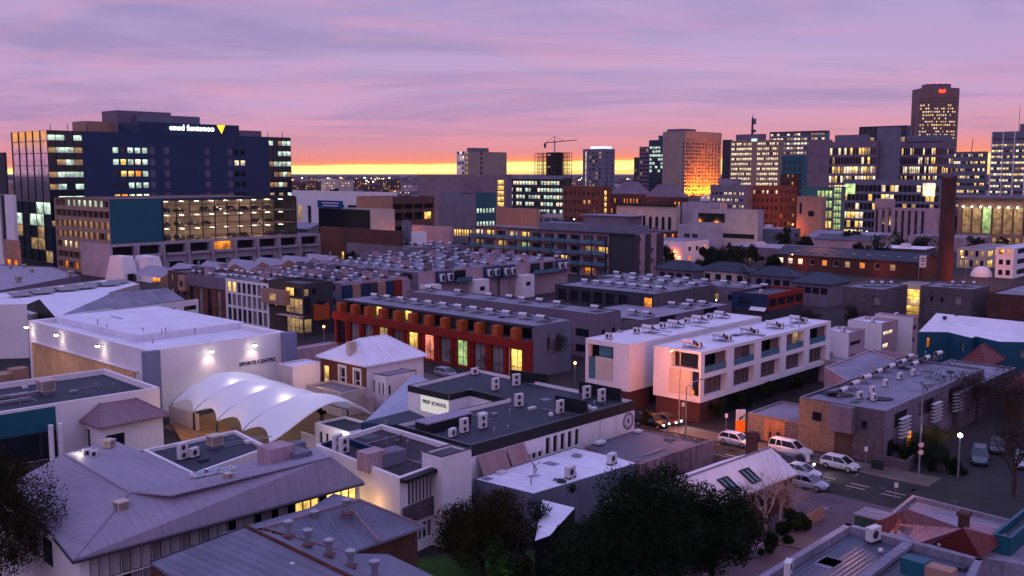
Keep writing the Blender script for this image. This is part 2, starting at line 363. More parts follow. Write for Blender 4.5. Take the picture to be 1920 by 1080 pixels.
def grid(n, rows, wf=.6, kind='dark', m0=.5, m1=.5, pw=None):
    """n windows across, rows [(z0,z1)..]; kind: str or f(i,j)"""
    def g(L):
        out = []; step = (L-m0-m1)/n
        for j, (a, b) in enumerate(rows):
            for i in range(n):
                k = kind(i, j) if callable(kind) else kind
                if not k: continue
                u = m0+step*(i+.5); ww = step*wf/2
                out.append((u-ww, u+ww, a, b, k))
        return out
    return g
def pick(**p):
    ks = list(p); ws = list(p.values())
    return lambda i, j: random.choices(ks, ws)[0]
def levels(z0, h, n, a=.9, b=2.5): return [(z0+h*i+a*h/3.2, z0+h*i+b*h/3.2) for i in range(n)]
def block(name, label, cat, rect, wallm, roofm, opsR=None, opsL=None, z0=0., parapet=.6, pt=.25, group=None, frame=None, framed=True, fw=.07, depth=.25, land=None, cope=None, back=True, wmix=None):
    r = rect; z1 = r.z; b = Bld(name, label, cat, (r.c.x, r.c.y, z0), group, frame, framed, fw, depth)
    mi = 0
    mats = wallm if isinstance(wallm, (list, tuple)) else [wallm]
    P_ = r.poly; mL = 1 if len(mats) > 1 else 0
    b.facade(P_[0], P_[1], z0, z1, opsR(r.U) if opsR else (), 0)
    b.facade(P_[1], P_[2], z0, z1, (), 0); b.facade(P_[2], P_[3], z0, z1, (), mL)
    b.facade(P_[3], P_[0], z0, z1, opsL(r.V) if opsL else (), mL)
    if parapet > 0:
        q = r.inset(pt); zr = z1-parapet
        b.roof.face([(p.x, p.y, zr) for p in q])
        cm = MB()
        for i in range(4):
            a, c, c2, a2 = P_[i], P_[(i+1) % 4], q[(i+1) % 4], q[i]
            b.wall.face([(a2.x, a2.y, zr), (a2.x, a2.y, z1), (c2.x, c2.y, z1), (c2.x, c2.y, zr)], mL if i > 1 else 0)
            o = .04*1.
            cm.face([(a.x, a.y, z1+.05), (c.x, c.y, z1+.05), (c2.x, c2.y, z1+.05), (a2.x, a2.y, z1+.05)])
            cm.face([(a.x, a.y, z1), (c.x, c.y, z1), (c.x, c.y, z1+.05), (a.x, a.y, z1+.05)])
            cm.face([(c2.x, c2.y, z1), (a2.x, a2.y, z1), (a2.x, a2.y, z1+.05), (c2.x, c2.y, z1+.05)])
        b.finish(mats, roofm); cm.build('coping', cope or mats[0], b.root)
    else:
        b.roof.face([(p.x, p.y, z1) for p in P_]); b.finish(mats, roofm)
    cen = r.at(.5, .5); FOOT.append((cen.x, cen.y, math.hypot(r.U, r.V)/2*.9))
    if land: x, y = proj((r.c.x, r.c.y, z1)); LAND.append((land, x, y))
    b.rect = r
    return b
def NR(px, py, z, xu, xv, **k): return Rect(P(px, py, z), xu, xv, z, **k)
def TR(px, D, ytop, xu, xv, **k):
    c = CD(px, D); z = zat(c, ytop); c = CD(px, D, z); return Rect(c, xu, xv, z, **k)
def partbox(b, name, c, size, m, yaw=None):
    mb = MB(); mb.box(c, size, (math.pi/2-AZU) if yaw is None else yaw); return mb.build(name, m, b.root if hasattr(b, 'root') else b)
def bar_on(r, name, parent, s0, s1, t0, t1, z0, z1, m):
    """block of a rect, fractions along U and V"""
    mb = MB(); q = [r.at(s0, t0), r.at(s1, t0), r.at(s1, t1), r.at(s0, t1)]
    mb.prism([(p.x, p.y) for p in q], z0, z1, bottom=True); return mb.build(name, m, parent)
YU = math.pi/2-AZU; YV = math.pi/2-AZV
# ------------------------------------------------------------------ small repeated things
def make_heater():
    t = thing('solar_water_heater', 'x', 'water heater', (0, 0, 0)); m = MB()
    m.tube((-.15, -.85, .95), (-.15, .85, .95), .3, .3, 12); m.build('tank', W['tank'], t)
    for y in (-.85, .85): c = MB(); c.tube((-.15, y, .95), (-.15, y+(.03 if y > 0 else -.03), .95), .25, .25, 12); c.build('end_cap', W['steel'], t)
    p = MB()
    for y0, y1 in ((-.95, -.03), (.03, .95)):
        a, b = Vector((.1, 0, .82)), Vector((1.75, 0, .18)); n = Vector((.36, 0, .93))*.08
        q = [a+Vector((0, y0, 0)), b+Vector((0, y0, 0)), b+Vector((0, y1, 0)), a+Vector((0, y1, 0))]; q2 = [v+n for v in q]
        p.face(q2); p.face(q[::-1])
        for i in range(4): p.face([q[i], q[(i+1) % 4], q2[(i+1) % 4], q2[i]])
    p.build('collector', W['solar'], t)
    f = MB()
    for y in (-.7, .7):
        f.bar((-.35, y, 0), (-.35, y, .75), .035); f.bar((.15, y, 0), (.15, y, .75), .035); f.bar((-.4, y, .72), (.2, y, .72), .035); f.bar((.2, y, .05), (1.8, y, .05), .03); f.bar((-.4, y, .05), (.2, y, .05), .03)
        f.bar((-.35, y, .1), (.15, y, .7), .02)
    f.build('frame', W['metal'], t); return t
def make_ac(w=.95, d=.4, h=1.35, fans=2):
    t = thing('air_conditioner', 'x', 'air conditioner', (0, 0, 0)); m = MB(); m.box((0, 0, .12+h/2), (w, d, h)); m.box((0, 0, .125+h), (w+.04, d+.04, .03)); m.build('casing', W['acw'], t)
    g = MB()
    for i in range(fans):
        z = .12+h*(i+.5)/fans; r = min(w, h/fans)*.32
        g.tube((-.08*w, -d/2-.03, z), (-.08*w, -d/2, z), r, r, 16); 
    g.build('fan_grille', W['grill'], t)
    l = MB(); l.face([(w*.5+.003, -d*.45, .3), (w*.5+.003, d*.45, .3), (w*.5+.003, d*.45, h), (w*.5+.003, -d*.45, h)]); l.build('coil_panel', W['dgrey'], t)
    f = MB(); f.box((-w*.35, 0, .06), (.08, d+.2, .12)); f.box((w*.35, 0, .06), (.08, d+.2, .12)); f.build('foot', W['steel'], t)
    p = MB(); p.tube((w*.5, .05, .4), (w*.5+.35, .05, .3), .03, .03, 6); p.tube((w*.5+.35, .05, .3), (w*.5+.45, .05, 0), .03, .03, 6); p.build('pipe', W['steel'], t)
    return t
def make_cooler():
    t = thing('rooftop_cooler', 'x', 'cooler', (0, 0, 0)); m = MB(); m.box((0, 0, .75), (1.1, 1.1, .8)); m.box((0, 0, 1.19), (1.2, 1.2, .08)); m.build('casing', W['cream'], t)
    l = MB()
    for k in range(5):
        for s in (-1, 1): l.box((0, s*.56, .5+k*.13), (.95, .02, .05)); l.box((s*.56, 0, .5+k*.13), (.02, .95, .05))
    l.build('louvre', W['dgrey'], t)
    f = MB(); f.box((0, 0, .17), (.6, .6, .34)); f.build('duct', W['metal'], t); return t
def make_cowl():
    t = thing('vent_cowl', 'x', 'vent', (0, 0, 0)); m = MB(); m.tube((0, 0, -.3), (0, 0, .75), .2, .2, 12); m.build('pipe', W['metal'], t)
    c = MB(); c.tube((0, 0, .72), (0, 0, 1.0), .3, .34, 14); c.tube((0, 0, 1.0), (0, 0, 1.12), .34, .1, 14); c.build('cap', W['metal'], t)
    f = MB(); f.box((0, 0, -.02), (.75, .75, .08)); f.build('flashing', M('rusty_flashing', (104, 60, 62), .8), t); return t
def make_dish():
    t = thing('satellite_dish', 'x', 'satellite dish', (0, 0, 0)); m = MB(); c = Vector((0, 0, .75)); ax = Vector((.75, -.2, .55)).normalized(); a = ax.orthogonal().normalized(); b = ax.cross(a)
    for k in range(3):
        r0, r1 = .42*k/3, .42*(k+1)/3; h = lambda r: ax*(r*r*.45)
        for i in range(14):
            q = lambda r, j: c+(a*math.cos(j/14*6.2832)+b*math.sin(j/14*6.2832))*r+h(r)
            m.face([q(r0, i), q(r1, i), q(r1, i+1), q(r0, i+1)] if k else [q(0, 0), q(r1, i), q(r1, i+1)])
    m.build('dish', W['dgrey'], t); p = MB(); p.tube((0, 0, 0), c, .03, .03, 6); p.tube(c, c+ax*.5, .015, .015, 5); p.box(c+ax*.5, (.08, .08, .1)); p.tube((-.5, 0, .03), (.5, 0, .03), .025, .025, 5); p.build('mast', W['steel'], t); return t
PROTO = {}
def put(kind, pos, rz, label, group=None, scale=1.):
    mk = dict(heater=make_heater, ac=make_ac, ac1=lambda: make_ac(.9, .4, .75, 1), cooler=make_cooler, cowl=make_cowl, dish=make_dish)[kind]
    if kind not in PROTO: PROTO[kind] = t = mk()
    else:
        t = copy_tree(PROTO[kind])
    t.location = pos; t.rotation_euler = (0, 0, rz); t.scale = (scale,)*3; t['label'] = label
    if group: t['group'] = group
    elif 'group' in t: del t['group']
    return t
def heaters(r, pts, where, rz=None, jit=.12, z=None, group=None):
    """pts: rows [(t, [s...])] measured in fractions of the rect"""
    rows = len(pts)
    for j, (b, ss) in enumerate(pts):
        for i, a in enumerate(ss):
            q = r.at(a, b, (r.z if z is None else z))
            lab = f"solar water heater on {where}, {ORD[i]} from the near end" + (f" of {ORD[j]} row" if rows > 1 else '')
            put('heater', (q.x+random.uniform(-jit, jit), q.y+random.uniform(-jit, jit), q.z), (YU if rz is None else rz)+random.uniform(-.05, .05), lab, group or 'solar water heaters on the townhouse roofs')
# ------------------------------------------------------------------ lamps
LM = {}
def lamp_light(p, col, watts, r=.25, name='lamp_light', spot=None, parent=None):
    l = bpy.data.lights.new(name, 'SPOT' if spot else 'POINT'); l.energy = watts; l.color = lin(col); l.shadow_soft_size = r
    o = bpy.data.objects.new(name, l); COL.objects.link(o)
    if parent: o.parent = parent; p = Vector(p)-parent.location
    o.location = p
    if spot: l.spot_size = spot[0]; l.spot_blend = .6; o.rotation_euler = Vector(spot[1]).to_track_quat('-Z', 'Y').to_euler()
    return o
BULB = dict(o=ME('sodium_lamp', (255, 170, 80), 14, True), w=ME('white_lamp', (255, 246, 226), 14, True), c=ME('cool_lamp', (225, 255, 240), 14, True), r=ME('red_lamp', (255, 40, 20), 7, True))
COLR = dict(o=(255, 136, 44), w=(255, 238, 214), c=(214, 255, 235), r=(255, 60, 30))
def street_lamp(p, h, label, kind='o', watts=300, arm=0., adir=0., globe=False, bulb=.16, group='street lamps', lit=True):
    t = thing('street_lamp', label, 'street lamp', p, group); m = MB(); p = Vector(p); top = p+Vector((0, 0, h))
    m.tube(p, top, .1, .06, 8)
    if arm:
        d = Vector((math.cos(adir), math.sin(adir), 0)); pts = [top+d*arm*x+Vector((0, 0, arm*.35*math.sin(x*1.5708))) for x in (0, .25, .5, .75, 1)]
        for a, b in zip(pts, pts[1:]): m.tube(a, b, .05, .05, 6)
        top = pts[-1]
    m.build('pole', W['metal'], t)
    hd = MB()
    if globe: hd.ball(top+Vector((0, 0, .2)), bulb*1.6, 0, 12, 8)
    else: hd.box(top+Vector((0, 0, .02)), (.5, .28, .14), adir)
    if not globe: hd.build('lamp_head', W['metal'], t); hd = MB(); hd.ball(top+Vector((0, 0, -.1)), bulb, 0, 8, 6)
    hd.build('bulb', BULB[kind] if lit else W['panelw'], t)
    if watts and lit: lamp_light(top+Vector((0, 0, -.35 if not globe else .2)), COLR[kind], watts, .3, parent=t)
    return t
# ------------------------------------------------------------------ cars
PAINT = lambda n, c, r=.3: MG('paint_'+n, c, r, .6)
TYRE = M('tyre_rubber', (26, 26, 28), .9); RIM = M('wheel_rim', (170, 168, 175), .35, metal=.7, amt=.05)
def car(pos, yaw, label, paint, typ='hatch', lights=False, group='parked cars', cat='car', name='parked_car'):
    t = thing(name, label, cat, pos, group); x, y, z = pos
    ca, sa = math.cos(yaw), math.sin(yaw); Wd = lambda a, b, h: Vector((x+a*ca-b*sa, y+a*sa+b*ca, z+h))
    Ls = dict(hatch=4.15, sedan=4.5, suv=4.6, ute=5.0)[typ]; hh = dict(hatch=1.48, sedan=1.42, suv=1.68, ute=1.75)[typ]; wd = 1.76
    bl = dict(hatch=.93, sedan=.90, suv=1.02, ute=1.08)[typ]
    # side profile of the lower body: (x, top z, half width)
    f = Ls/2
    prof = [(-f, .78, .62), (-f+.12, bl-.02, .78), (-f+.5, bl+.02, .85), (-.9, bl, .88), (.2, bl-.02, .88), (f-1.15, bl-.06, .87), (f-.45, bl-.16, .82), (f-.1, bl-.32, .72), (f, .55, .6)]
    m = MB(); rings = []
    for px, tz, hw in prof:
        lowz = .24 if abs(px) < f-.3 else .32
        rings.append([Wd(px, s*b, h) for s, b, h in ((1, hw*.88, lowz), (1, hw, .5), (1, hw, tz-.12), (1, hw*.9, tz), (-1, hw*.9, tz), (-1, hw, tz-.12), (-1, hw, .5), (-1, hw*.88, lowz))])
    for A, B in zip(rings, rings[1:]):
        for i in range(8): m.face([A[i], A[(i+1) % 8], B[(i+1) % 8], B[i]])
    m.face(rings[0][::-1]); m.face(rings[-1])
    body = m.build('body', paint, t, smooth=False)
    cab = dict(hatch=(-f+.12, -f+.55, .3, 1.15), sedan=(-f+.75, -f+1.45, .3, 1.2), suv=(-f+.15, -f+.45, .25, 1.05), ute=(-f+.12, -f+.3, .45, 1.25))[typ]
    g = MB(); b0, b1, b2, b3 = cab; hw = .80; rw = .62
    lo = [Wd(b0, hw, bl), Wd(b3, hw, bl-.06), Wd(b3, -hw, bl-.06), Wd(b0, -hw, bl)]; hi = [Wd(b1, rw, hh-.04), Wd(b2, rw, hh-.04), Wd(b2, -rw, hh-.04), Wd(b1, -rw, hh-.04)]
    for i in range(4): g.face([lo[i], lo[(i+1) % 4], hi[(i+1) % 4], hi[i]][::-1])
    g.build('window', W['glass'], t)
    rf = MB(); q = [Wd(b1-.05, rw+.04, hh-.05), Wd(b1-.05, -rw-.04, hh-.05), Wd(b2+.06, -rw-.04, hh-.05), Wd(b2+.06, rw+.04, hh-.05)]
    q2 = [Wd(b1+.1, rw-.1, hh), Wd(b1+.1, -rw+.1, hh), Wd(b2-.15, -rw+.1, hh+.01), Wd(b2-.15, rw-.1, hh+.01)]
    rf.face(q2[::-1]); rf.face(q)
    for i in range(4): rf.face([q[i], q[(i+1) % 4], q2[(i+1) % 4], q2[i]][::-1])
    for s in (1, -1):       # pillars
        for (xa, xb) in ((b0, b1), (b3, b2)): rf.bar(Wd(xa, s*hw*1.0, bl-.02), Wd(xb, s*rw*1.03, hh-.04), .05)
        rf.bar(Wd((b0+b3)/2-.1, s*hw*1.01, bl-.02), Wd((b1+b2)/2-.05, s*rw*1.03, hh-.04), .04)
        if typ in ('ute', 'suv'): rf.bar(Wd(b0+.9, s*hw*1.01, bl-.02), Wd(b1+.75, s*rw*1.03, hh-.04), .06)
    rf.build('roof_panel', paint, t)
    for a in (-f+.82, f-.82):
        for s in (1, -1):
            w_ = MB(); w_.tube(Wd(a, s*.70, .33), Wd(a, s*.885, .33), .33, .33, 16); o = w_.build('wheel', TYRE, t)
            r_ = MB(); r_.tube(Wd(a, s*.88, .33), Wd(a, s*.90, .33), .21, .19, 12); r_.build('rim', RIM, o)
    for s in (1, -1):
        h = MB(); h.ball(Wd(f-.1, s*.6, .66), .12, 0, 8, 6, .7); h.build('headlight', BULB['w'] if lights else W['balg'], t)
        h = MB(); h.box(Wd(-f+.02, s*.62, .82), (.08, .22, .26), yaw); h.build('tail_light', M('tail_light_red', (120, 16, 18), .3), t)
        h = MB(); h.box(Wd(b3-.25, s*.95, bl+.02), (.12, .18, .13), yaw); h.build('mirror', paint, t)
        if lights: lamp_light(Wd(f+.1, s*.6, .66), (255, 244, 224), 260, .08, 'headlight_beam', spot=(R(70), (ca, sa, -.12)), parent=t)
    h = MB(); h.box(Wd(f+.005, 0, .45), (.05, .8, .2), yaw); h.build('grille', W['grill'], t)
    return t
# ------------------------------------------------------------------ trees
LEAF = {}
def leafmat(name, c0, c1):
    if name in LEAF: return LEAF[name]
    m, n, b = newmat(name); g = n.nodes.new('ShaderNodeNewGeometry'); q = n.nodes.new('ShaderNodeTexNoise'); q.inputs['Scale'].default_value = .9; q.inputs['Detail'].default_value = 3
    n.links.new(g.outputs['Position'], q.inputs['Vector']); a = ramp(n, [(.35, c0), (.65, c1)], q.outputs['Fac']); n.links.new(a, b.inputs['Base Color'])
    b.inputs['Roughness'].default_value = 1.; b.inputs['Specular IOR Level'].default_value = .02; LEAF[name] = m; return m
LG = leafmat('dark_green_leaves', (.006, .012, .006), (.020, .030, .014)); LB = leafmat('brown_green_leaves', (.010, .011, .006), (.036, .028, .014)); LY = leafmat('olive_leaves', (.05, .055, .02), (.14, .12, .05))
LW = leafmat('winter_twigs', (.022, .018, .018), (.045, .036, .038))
def crown_mesh(name, cen, rad, n, size, mat, parent, clumps=14, seed=1, squash=.85):
    g = np.random.default_rng(seed)
    cc = g.normal(size=(clumps, 3)); cc /= np.linalg.norm(cc, axis=1)[:, None]; cc *= (g.random((clumps, 1))**.5)*.80*rad; cc[:, 2] *= squash
    cr = rad*(.16+.24*g.random(clumps))
    k = g.choice(clumps, n, p=cr**2/np.sum(cr**2)); d = g.normal(size=(n, 3)); d /= np.linalg.norm(d, axis=1)[:, None]
    rr = cr[k]*(g.random(n)**.40)*(1+.05*g.normal(size=n))
    p = cc[k]+d*rr[:, None]; p[:, 2] = np.maximum(p[:, 2], -rad*squash*.95)
    a = g.normal(size=(n, 3)); a /= np.linalg.norm(a, axis=1)[:, None]; b = np.cross(a, g.normal(size=(n, 3))); b /= np.linalg.norm(b, axis=1)[:, None]
    s = size*(.6+.8*g.random((n, 1))); v = np.empty((n, 4, 3)); v[:, 0] = p-a*s; v[:, 1] = p-b*s*.45; v[:, 2] = p+a*s; v[:, 3] = p+b*s*.45
    off = Vector(cen)-(parent.location if parent else Vector((0, 0, 0)))
    v = v.reshape(-1, 3)+np.array(off); me = bpy.data.meshes.new(name); me.vertices.add(n*4); me.vertices.foreach_set('co', v.astype(np.float32).ravel())
    me.loops.add(n*4); me.loops.foreach_set('vertex_index', np.arange(n*4, dtype=np.int32)); me.polygons.add(n); me.polygons.foreach_set('loop_start', np.arange(0, n*4, 4, dtype=np.int32)); me.polygons.foreach_set('loop_total', np.full(n, 4, np.int32))
    me.materials.append(mat); me.update(calc_edges=True); o = bpy.data.objects.new(name, me); COL.objects.link(o); o.parent = parent; return o
def branches(mb, p, d, L, r, depth, g, spread=.6):
    q = p+d*L; mb.tube(p, q, r, r*.68, 5 if depth > 1 else 3, 0, False)
    if depth <= 0: return
    for i in range(3 if depth > 1 else 4):
        nd = (d+Vector(g.normal(size=3))*spread*.55+Vector((0, 0, .12))).normalized(); branches(mb, p+d*L*(.55+.45*g.random()), nd, L*(.62+.2*g.random()), r*.55, depth-1, g, spread)
def tree(p, h, r, label, mat=None, n=3000, size=.22, bare=False, group=None, seed=None, depth=4, clumps=14, bark=None, cat='tree', squash=.85, name='tree'):
    seed = seed if seed is not None else int(abs(p[0]*31+p[1]*17)) % 9973; g = np.random.default_rng(seed)
    t = thing(name, label, cat, p, group); p = Vector(p); m = MB()
    if bare:
        m.tube(p, p+Vector((0, 0, h*.3)), h*.022, h*.017, 8, 0, False)
        for i in range(5):
            d = Vector((g.normal()*.35, g.normal()*.35, 1)).normalized(); branches(m, p+Vector((0, 0, h*(.2+.1*i*.5))), d, h*.24, h*.012, depth, g, 1.0)
        m.build('trunk', bark or W['bark'], t)
        if mat: crown_mesh('crown', p+Vector((0, 0, h*.66)), r, n, size, mat, t, clumps, seed)
    else:
        ch = h-r*squash; m.tube(p, p+Vector((0, 0, ch)), max(.1, h*.03), max(.05, h*.016), 8, 0, False)
        for i in range(6):
            d = Vector((g.normal()*.8, g.normal()*.8, .9)).normalized(); m.tube(p+Vector((0, 0, ch*(.45+.08*i))), p+Vector((0, 0, ch*(.5+.08*i)))+d*r*.95, h*.010, h*.003, 5, 0, False)
        m.build('trunk', bark or W['bark'], t); crown_mesh('crown', p+Vector((0, 0, ch)), r, n, size, mat or LG, t, clumps, seed, squash)
    return t
# ------------------------------------------------------------------ roofs from real 3-D corners
def V3(px, py, z): return P(px, py, z)
def hiproof(b, e, ridge, mat, name='roof', over=0.):
    """e: 4 eave corners (3-D), CCW from near-left; ridge: two points; ridge runs between edge e3e0 and edge e1e2"""
    m = MB(); a, b_, c, d = e; r0, r1 = ridge
    m.face([a, b_, r1, r0]); m.face([b_, c, r1]); m.face([c, d, r0, r1]); m.face([d, a, r0])
    for i in range(4):
        p, q = Vector(e[i]), Vector(e[(i+1) % 4]); k = Vector((0, 0, -.18)); m.face([p+k, q+k, q, p])
    m.face([Vector(x)+Vector((0, 0, -.18)) for x in reversed(e)])
    o = m.build(name, mat, b); rc = MB()
    for x, y in ((a, r0), (d, r0), (b_, r1), (c, r1), (r0, r1)): rc.tube(Vector(x)+Vector((0, 0, .02)), Vector(y)+Vector((0, 0, .02)), .09, .09, 6)
    rc.build('ridge_cap', mat, o); return o
def gableroof(b, r, z0, z1, mat, along='U', over=.4, wallm=None, name='roof', off=.5):
    """ridge along U or V over rect r"""
    e = over; fu, fv = e/r.U, e/r.V
    if along == 'U':
        A, B = r.at(-fu, -fv, z0), r.at(1+fu, -fv, z0); Cc, D = r.at(1+fu, 1+fv, z0), r.at(-fu, 1+fv, z0); r0, r1 = r.at(-fu, off, z1), r.at(1+fu, off, z1)
        g0, g1 = (r.at(0, 0, z0), r.at(0, 1, z0), r.at(0, off, z1)), (r.at(1, 0, z0), r.at(1, 1, z0), r.at(1, off, z1))
    else:
        A, B = r.at(1+fu, -fv, z0), r.at(1+fu, 1+fv, z0); Cc, D = r.at(-fu, 1+fv, z0), r.at(-fu, -fv, z0); r0, r1 = r.at(off, -fv, z1), r.at(off, 1+fv, z1)
        g0, g1 = (r.at(0, 0, z0), r.at(1, 0, z0), r.at(off, 0, z1)), (r.at(0, 1, z0), r.at(1, 1, z0), r.at(off, 1, z1))
    m = MB(); k = Vector((0, 0, -.15)); dn = lambda p: p+k
    m.face([A, B, r1, r0]); m.face([Cc, D, r0, r1]); m.face([dn(r0), dn(r1), dn(B), dn(A)]); m.face([dn(r1), dn(r0), dn(D), dn(Cc)])
    for p, q in ((A, B), (Cc, D), (r0, A), (D, r0), (B, r1), (r1, Cc)): m.face([dn(p), dn(q), q, p])
    o = m.build(name, mat, b); rc = MB(); rc.tube(r0+Vector((0, 0, .03)), r1+Vector((0, 0, .03)), .1, .1, 6); rc.build('ridge_cap', mat, o)
    w_ = MB(); w_.face([g0[0], g0[1], g0[2]+k]); w_.face([g1[1], g1[0], g1[2]+k]); w_.build('gable_wall', wallm or W['brick'], b); return o
def polyblock(name, label, cat, pts, z1, wallm, roofm, z0=0., parapet=.5, pt=.3, opsf=None, group=None, land=None, **k):
    """flat roofed block over a polygon of photo corners at roof height, listed counter-clockwise from above; opsf {edge: ops}"""
    Q = [P(x, y, z1) for x, y in pts]; n = len(Q)
    if sum(Q[i].x*Q[(i+1) % n].y-Q[(i+1) % n].x*Q[i].y for i in range(n)) < 0: Q = Q[::-1]
    c = Q[0]; b = Bld(name, label, cat, (c.x, c.y, z0), group, **k)
    for i in range(n):
        L = (Q[(i+1) % n]-Q[i]).length; b.facade(Q[i], Q[(i+1) % n], z0, z1, opsf[i](L) if opsf and i in opsf else ())
    q = []
    for i in range(n):
        d0 = (Q[i]-Q[i-1]).normalized(); d1 = (Q[(i+1) % n]-Q[i]).normalized(); n0, n1 = Vector((-d0.y, d0.x, 0)), Vector((-d1.y, d1.x, 0))
        s = n0+n1; q.append(Q[i]+s*(pt/max(.3, 1+n0.dot(n1))))
    if parapet > 0:
        b.roof.face([(p.x, p.y, z1-parapet) for p in q])
        for i in range(n):
            a, c2, qa, qb = Q[i], Q[(i+1) % n], q[i], q[(i+1) % n]
            b.wall.face([(a.x, a.y, z1), (c2.x, c2.y, z1), (qb.x, qb.y, z1), (qa.x, qa.y, z1)]); b.wall.face([(qa.x, qa.y, z1-parapet), (qa.x, qa.y, z1), (qb.x, qb.y, z1), (qb.x, qb.y, z1-parapet)])
    else: b.roof.face([(p.x, p.y, z1) for p in Q])
    b.Q = Q; b.finish(wallm, roofm); cx = sum(p.x for p in Q)/n; cy = sum(p.y for p in Q)/n
    FOOT.append((cx, cy, max((Vector((cx, cy, z1))-p).length for p in Q)*.85)); return b
def text_mesh(name, txt, origin, du, h, mat, parent, depth=.05, up=Vector((0, 0, 1)), extrude=None):
    cu = bpy.data.curves.new(name, 'FONT'); cu.body = txt; cu.size = h*1.4; cu.extrude = depth; cu.space_character = 1.05; cu.offset = .012*h
    tmp = bpy.data.objects.new(name, cu); COL.objects.link(tmp); bpy.context.view_layer.update()
    me = bpy.data.meshes.new_from_object(tmp.evaluated_get(bpy.context.evaluated_depsgraph_get())); bpy.data.objects.remove(tmp)
    me.materials.clear(); me.materials.append(mat); du = Vector(du).normalized(); nn = du.cross(up)
    Mx = Matrix((du, up, nn)).transposed().to_4x4(); Mx.translation = Vector(origin)-parent.location
    me.transform(Mx); o = bpy.data.objects.new(name, me); COL.objects.link(o); o.parent = parent; return o
# ================================================================== GROUND
g = MB(); g.face([(-18000, -100, 0), (18000, -100, 0), (18000, 14800, 0), (-18000, 14800, 0)]); struct(g, 'ground', M('city_ground', (44, 37, 42), .95, amt=.35, scale=.12))
def strip(name, a, b, w0, w1, z, m, kind='structure'):
    """a,b ground points; widths measured to either side"""
    d = (b-a).normalized(); n = Vector((d.y, -d.x, 0)); mb = MB(); q = [a+n*w0, b+n*w0, b-n*w1, a-n*w1]; mb.face([(p.x, p.y, z) for p in q]); return tag(mb.build(name, m), kind=kind)
kf = P(1611, 885); near = kf-DV*70; far = kf+DV*150      # far kerb line of the street
st = MB(); q0, q1 = near, far
def off(p, w): return p-DU*w
st.face([(*off(near, 12.5).xy, .004), (*off(near, 0).xy, .004), (*off(far, 0).xy, .004), (*off(far, 12.5).xy, .004)])
struct(st, 'street', W['asphalt'])
cut = P(1752, 907)     # side-street mouth
cut2 = P(1870, 940)
pv = M('footpath_paving', (92, 80, 80), .9, 'panel', amt=.25, scale=2.)
fp = MB(); 
def slab(mb, a, b, w0, w1, h): mb.prism([tuple(x) for x in ((a-DU*w0).xy, (a+DU*w1).xy, (b+DU*w1).xy, (b-DU*w0).xy)], 0, h)
aa = kf-DV*((kf-cut).dot(DV)); slab(fp, aa, far, 0, 3.4, .13); struct(fp, 'pavement', pv)
kb = MB(); slab(kb, aa, far, .16, -.003, .15); struct(kb, 'kerb', M('kerb_stone', (120, 108, 104), .85))
fp2 = MB(); slab(fp2, near, P(1530, 934)+DV*8, 15.6, -12.5, .13); struct(fp2, 'near_pavement', pv)
fp3 = MB(); slab(fp3, P(1530, 934)+DV*3+DU*0, far, 15.6, -12.5, .12); 
# side street running away to the right, and the driveway in front of it
ss = MB(); a = kf-DV*((kf-cut).dot(DV)+.0); 
s0 = a-DV*9.5; ss.face([(*(a-DU*.2).xy, .006), (*(s0-DU*.2).xy, .006), (*(s0+DU*120).xy, .006), (*(a+DU*120).xy, .006)]); struct(ss, 'side_street', W['asphalt'])
fp4 = MB(); slab(fp4, near, s0, 0, 4.0, .13); struct(fp4, 'corner_pavement', pv)
dw = MB(); d0 = P(1540, 935); dd = P(1440, 1060); w1 = DV*5; 
dw.face([(*(d0-DU*60+w1).xy, .010), (*(d0-DU*60-DV*9).xy, .010), (*(d0+DU*2-DV*9).xy, .010), (*(d0+DU*2+w1).xy, .010)]); struct(dw, 'driveway', M('driveway_concrete', (86, 72, 84), .85, amt=.25))
ln = MB(); q = d0-DV*1.5; ln.face([(*(q-DU*40).xy, .014), (*(q-DU*40-DV*.25).xy, .014), (*(q-DU*2-DV*.25).xy, .014), (*(q-DU*2).xy, .014)]); struct(ln, 'driveway_drain_line', M('drain_strip', (150, 120, 140), .8))
# road markings: pairs of short white dashes and bay corners
mk = MB()
for px, py in ((1545, 897), (1608, 912), (1675, 927), (1480, 882), (1425, 868), (1370, 857)):
    c = P(px, py)
    for o in (-.55, .55):
        c2 = c+DU*o; mk.prism([tuple(x) for x in ((c2-DU*.07-DV*1.).xy, (c2+DU*.07-DV*1.).xy, (c2+DU*.07+DV*1.).xy, (c2-DU*.07+DV*1.).xy)], .0, .012)
for px, py in ((1604, 889), (1345, 832), (1540, 925)):
    c = P(px, py); 
    for dx, dy, a_, b_ in ((0, 0, .07, 1.0), (-.5, .5, .5, .07)):
        c2 = c+DU*(dx)-DV*.2; mk.prism([tuple(x) for x in ((c2-DU*a_*1.6-DV*b_*.1).xy, (c2+DU*a_*1.6-DV*b_*.1).xy, (c2+DU*a_*1.6+DV*b_*.1).xy, (c2-DU*a_*1.6+DV*b_*.1).xy)], 0, .012)
struct(mk, 'road_marking', M('road_paint', (196, 180, 170), .7))
# left city street under the tall blue block, lit by lamps
ls = MB(); a = P(60, 500); ls.face([(*(a-DU*120-DV*6).xy, .005), (*(a+DU*40-DV*6).xy, .005), (*(a+DU*40+DV*8).xy, .005), (*(a-DU*120+DV*8).xy, .005)]); struct(ls, 'city_street', W['asphalt'])
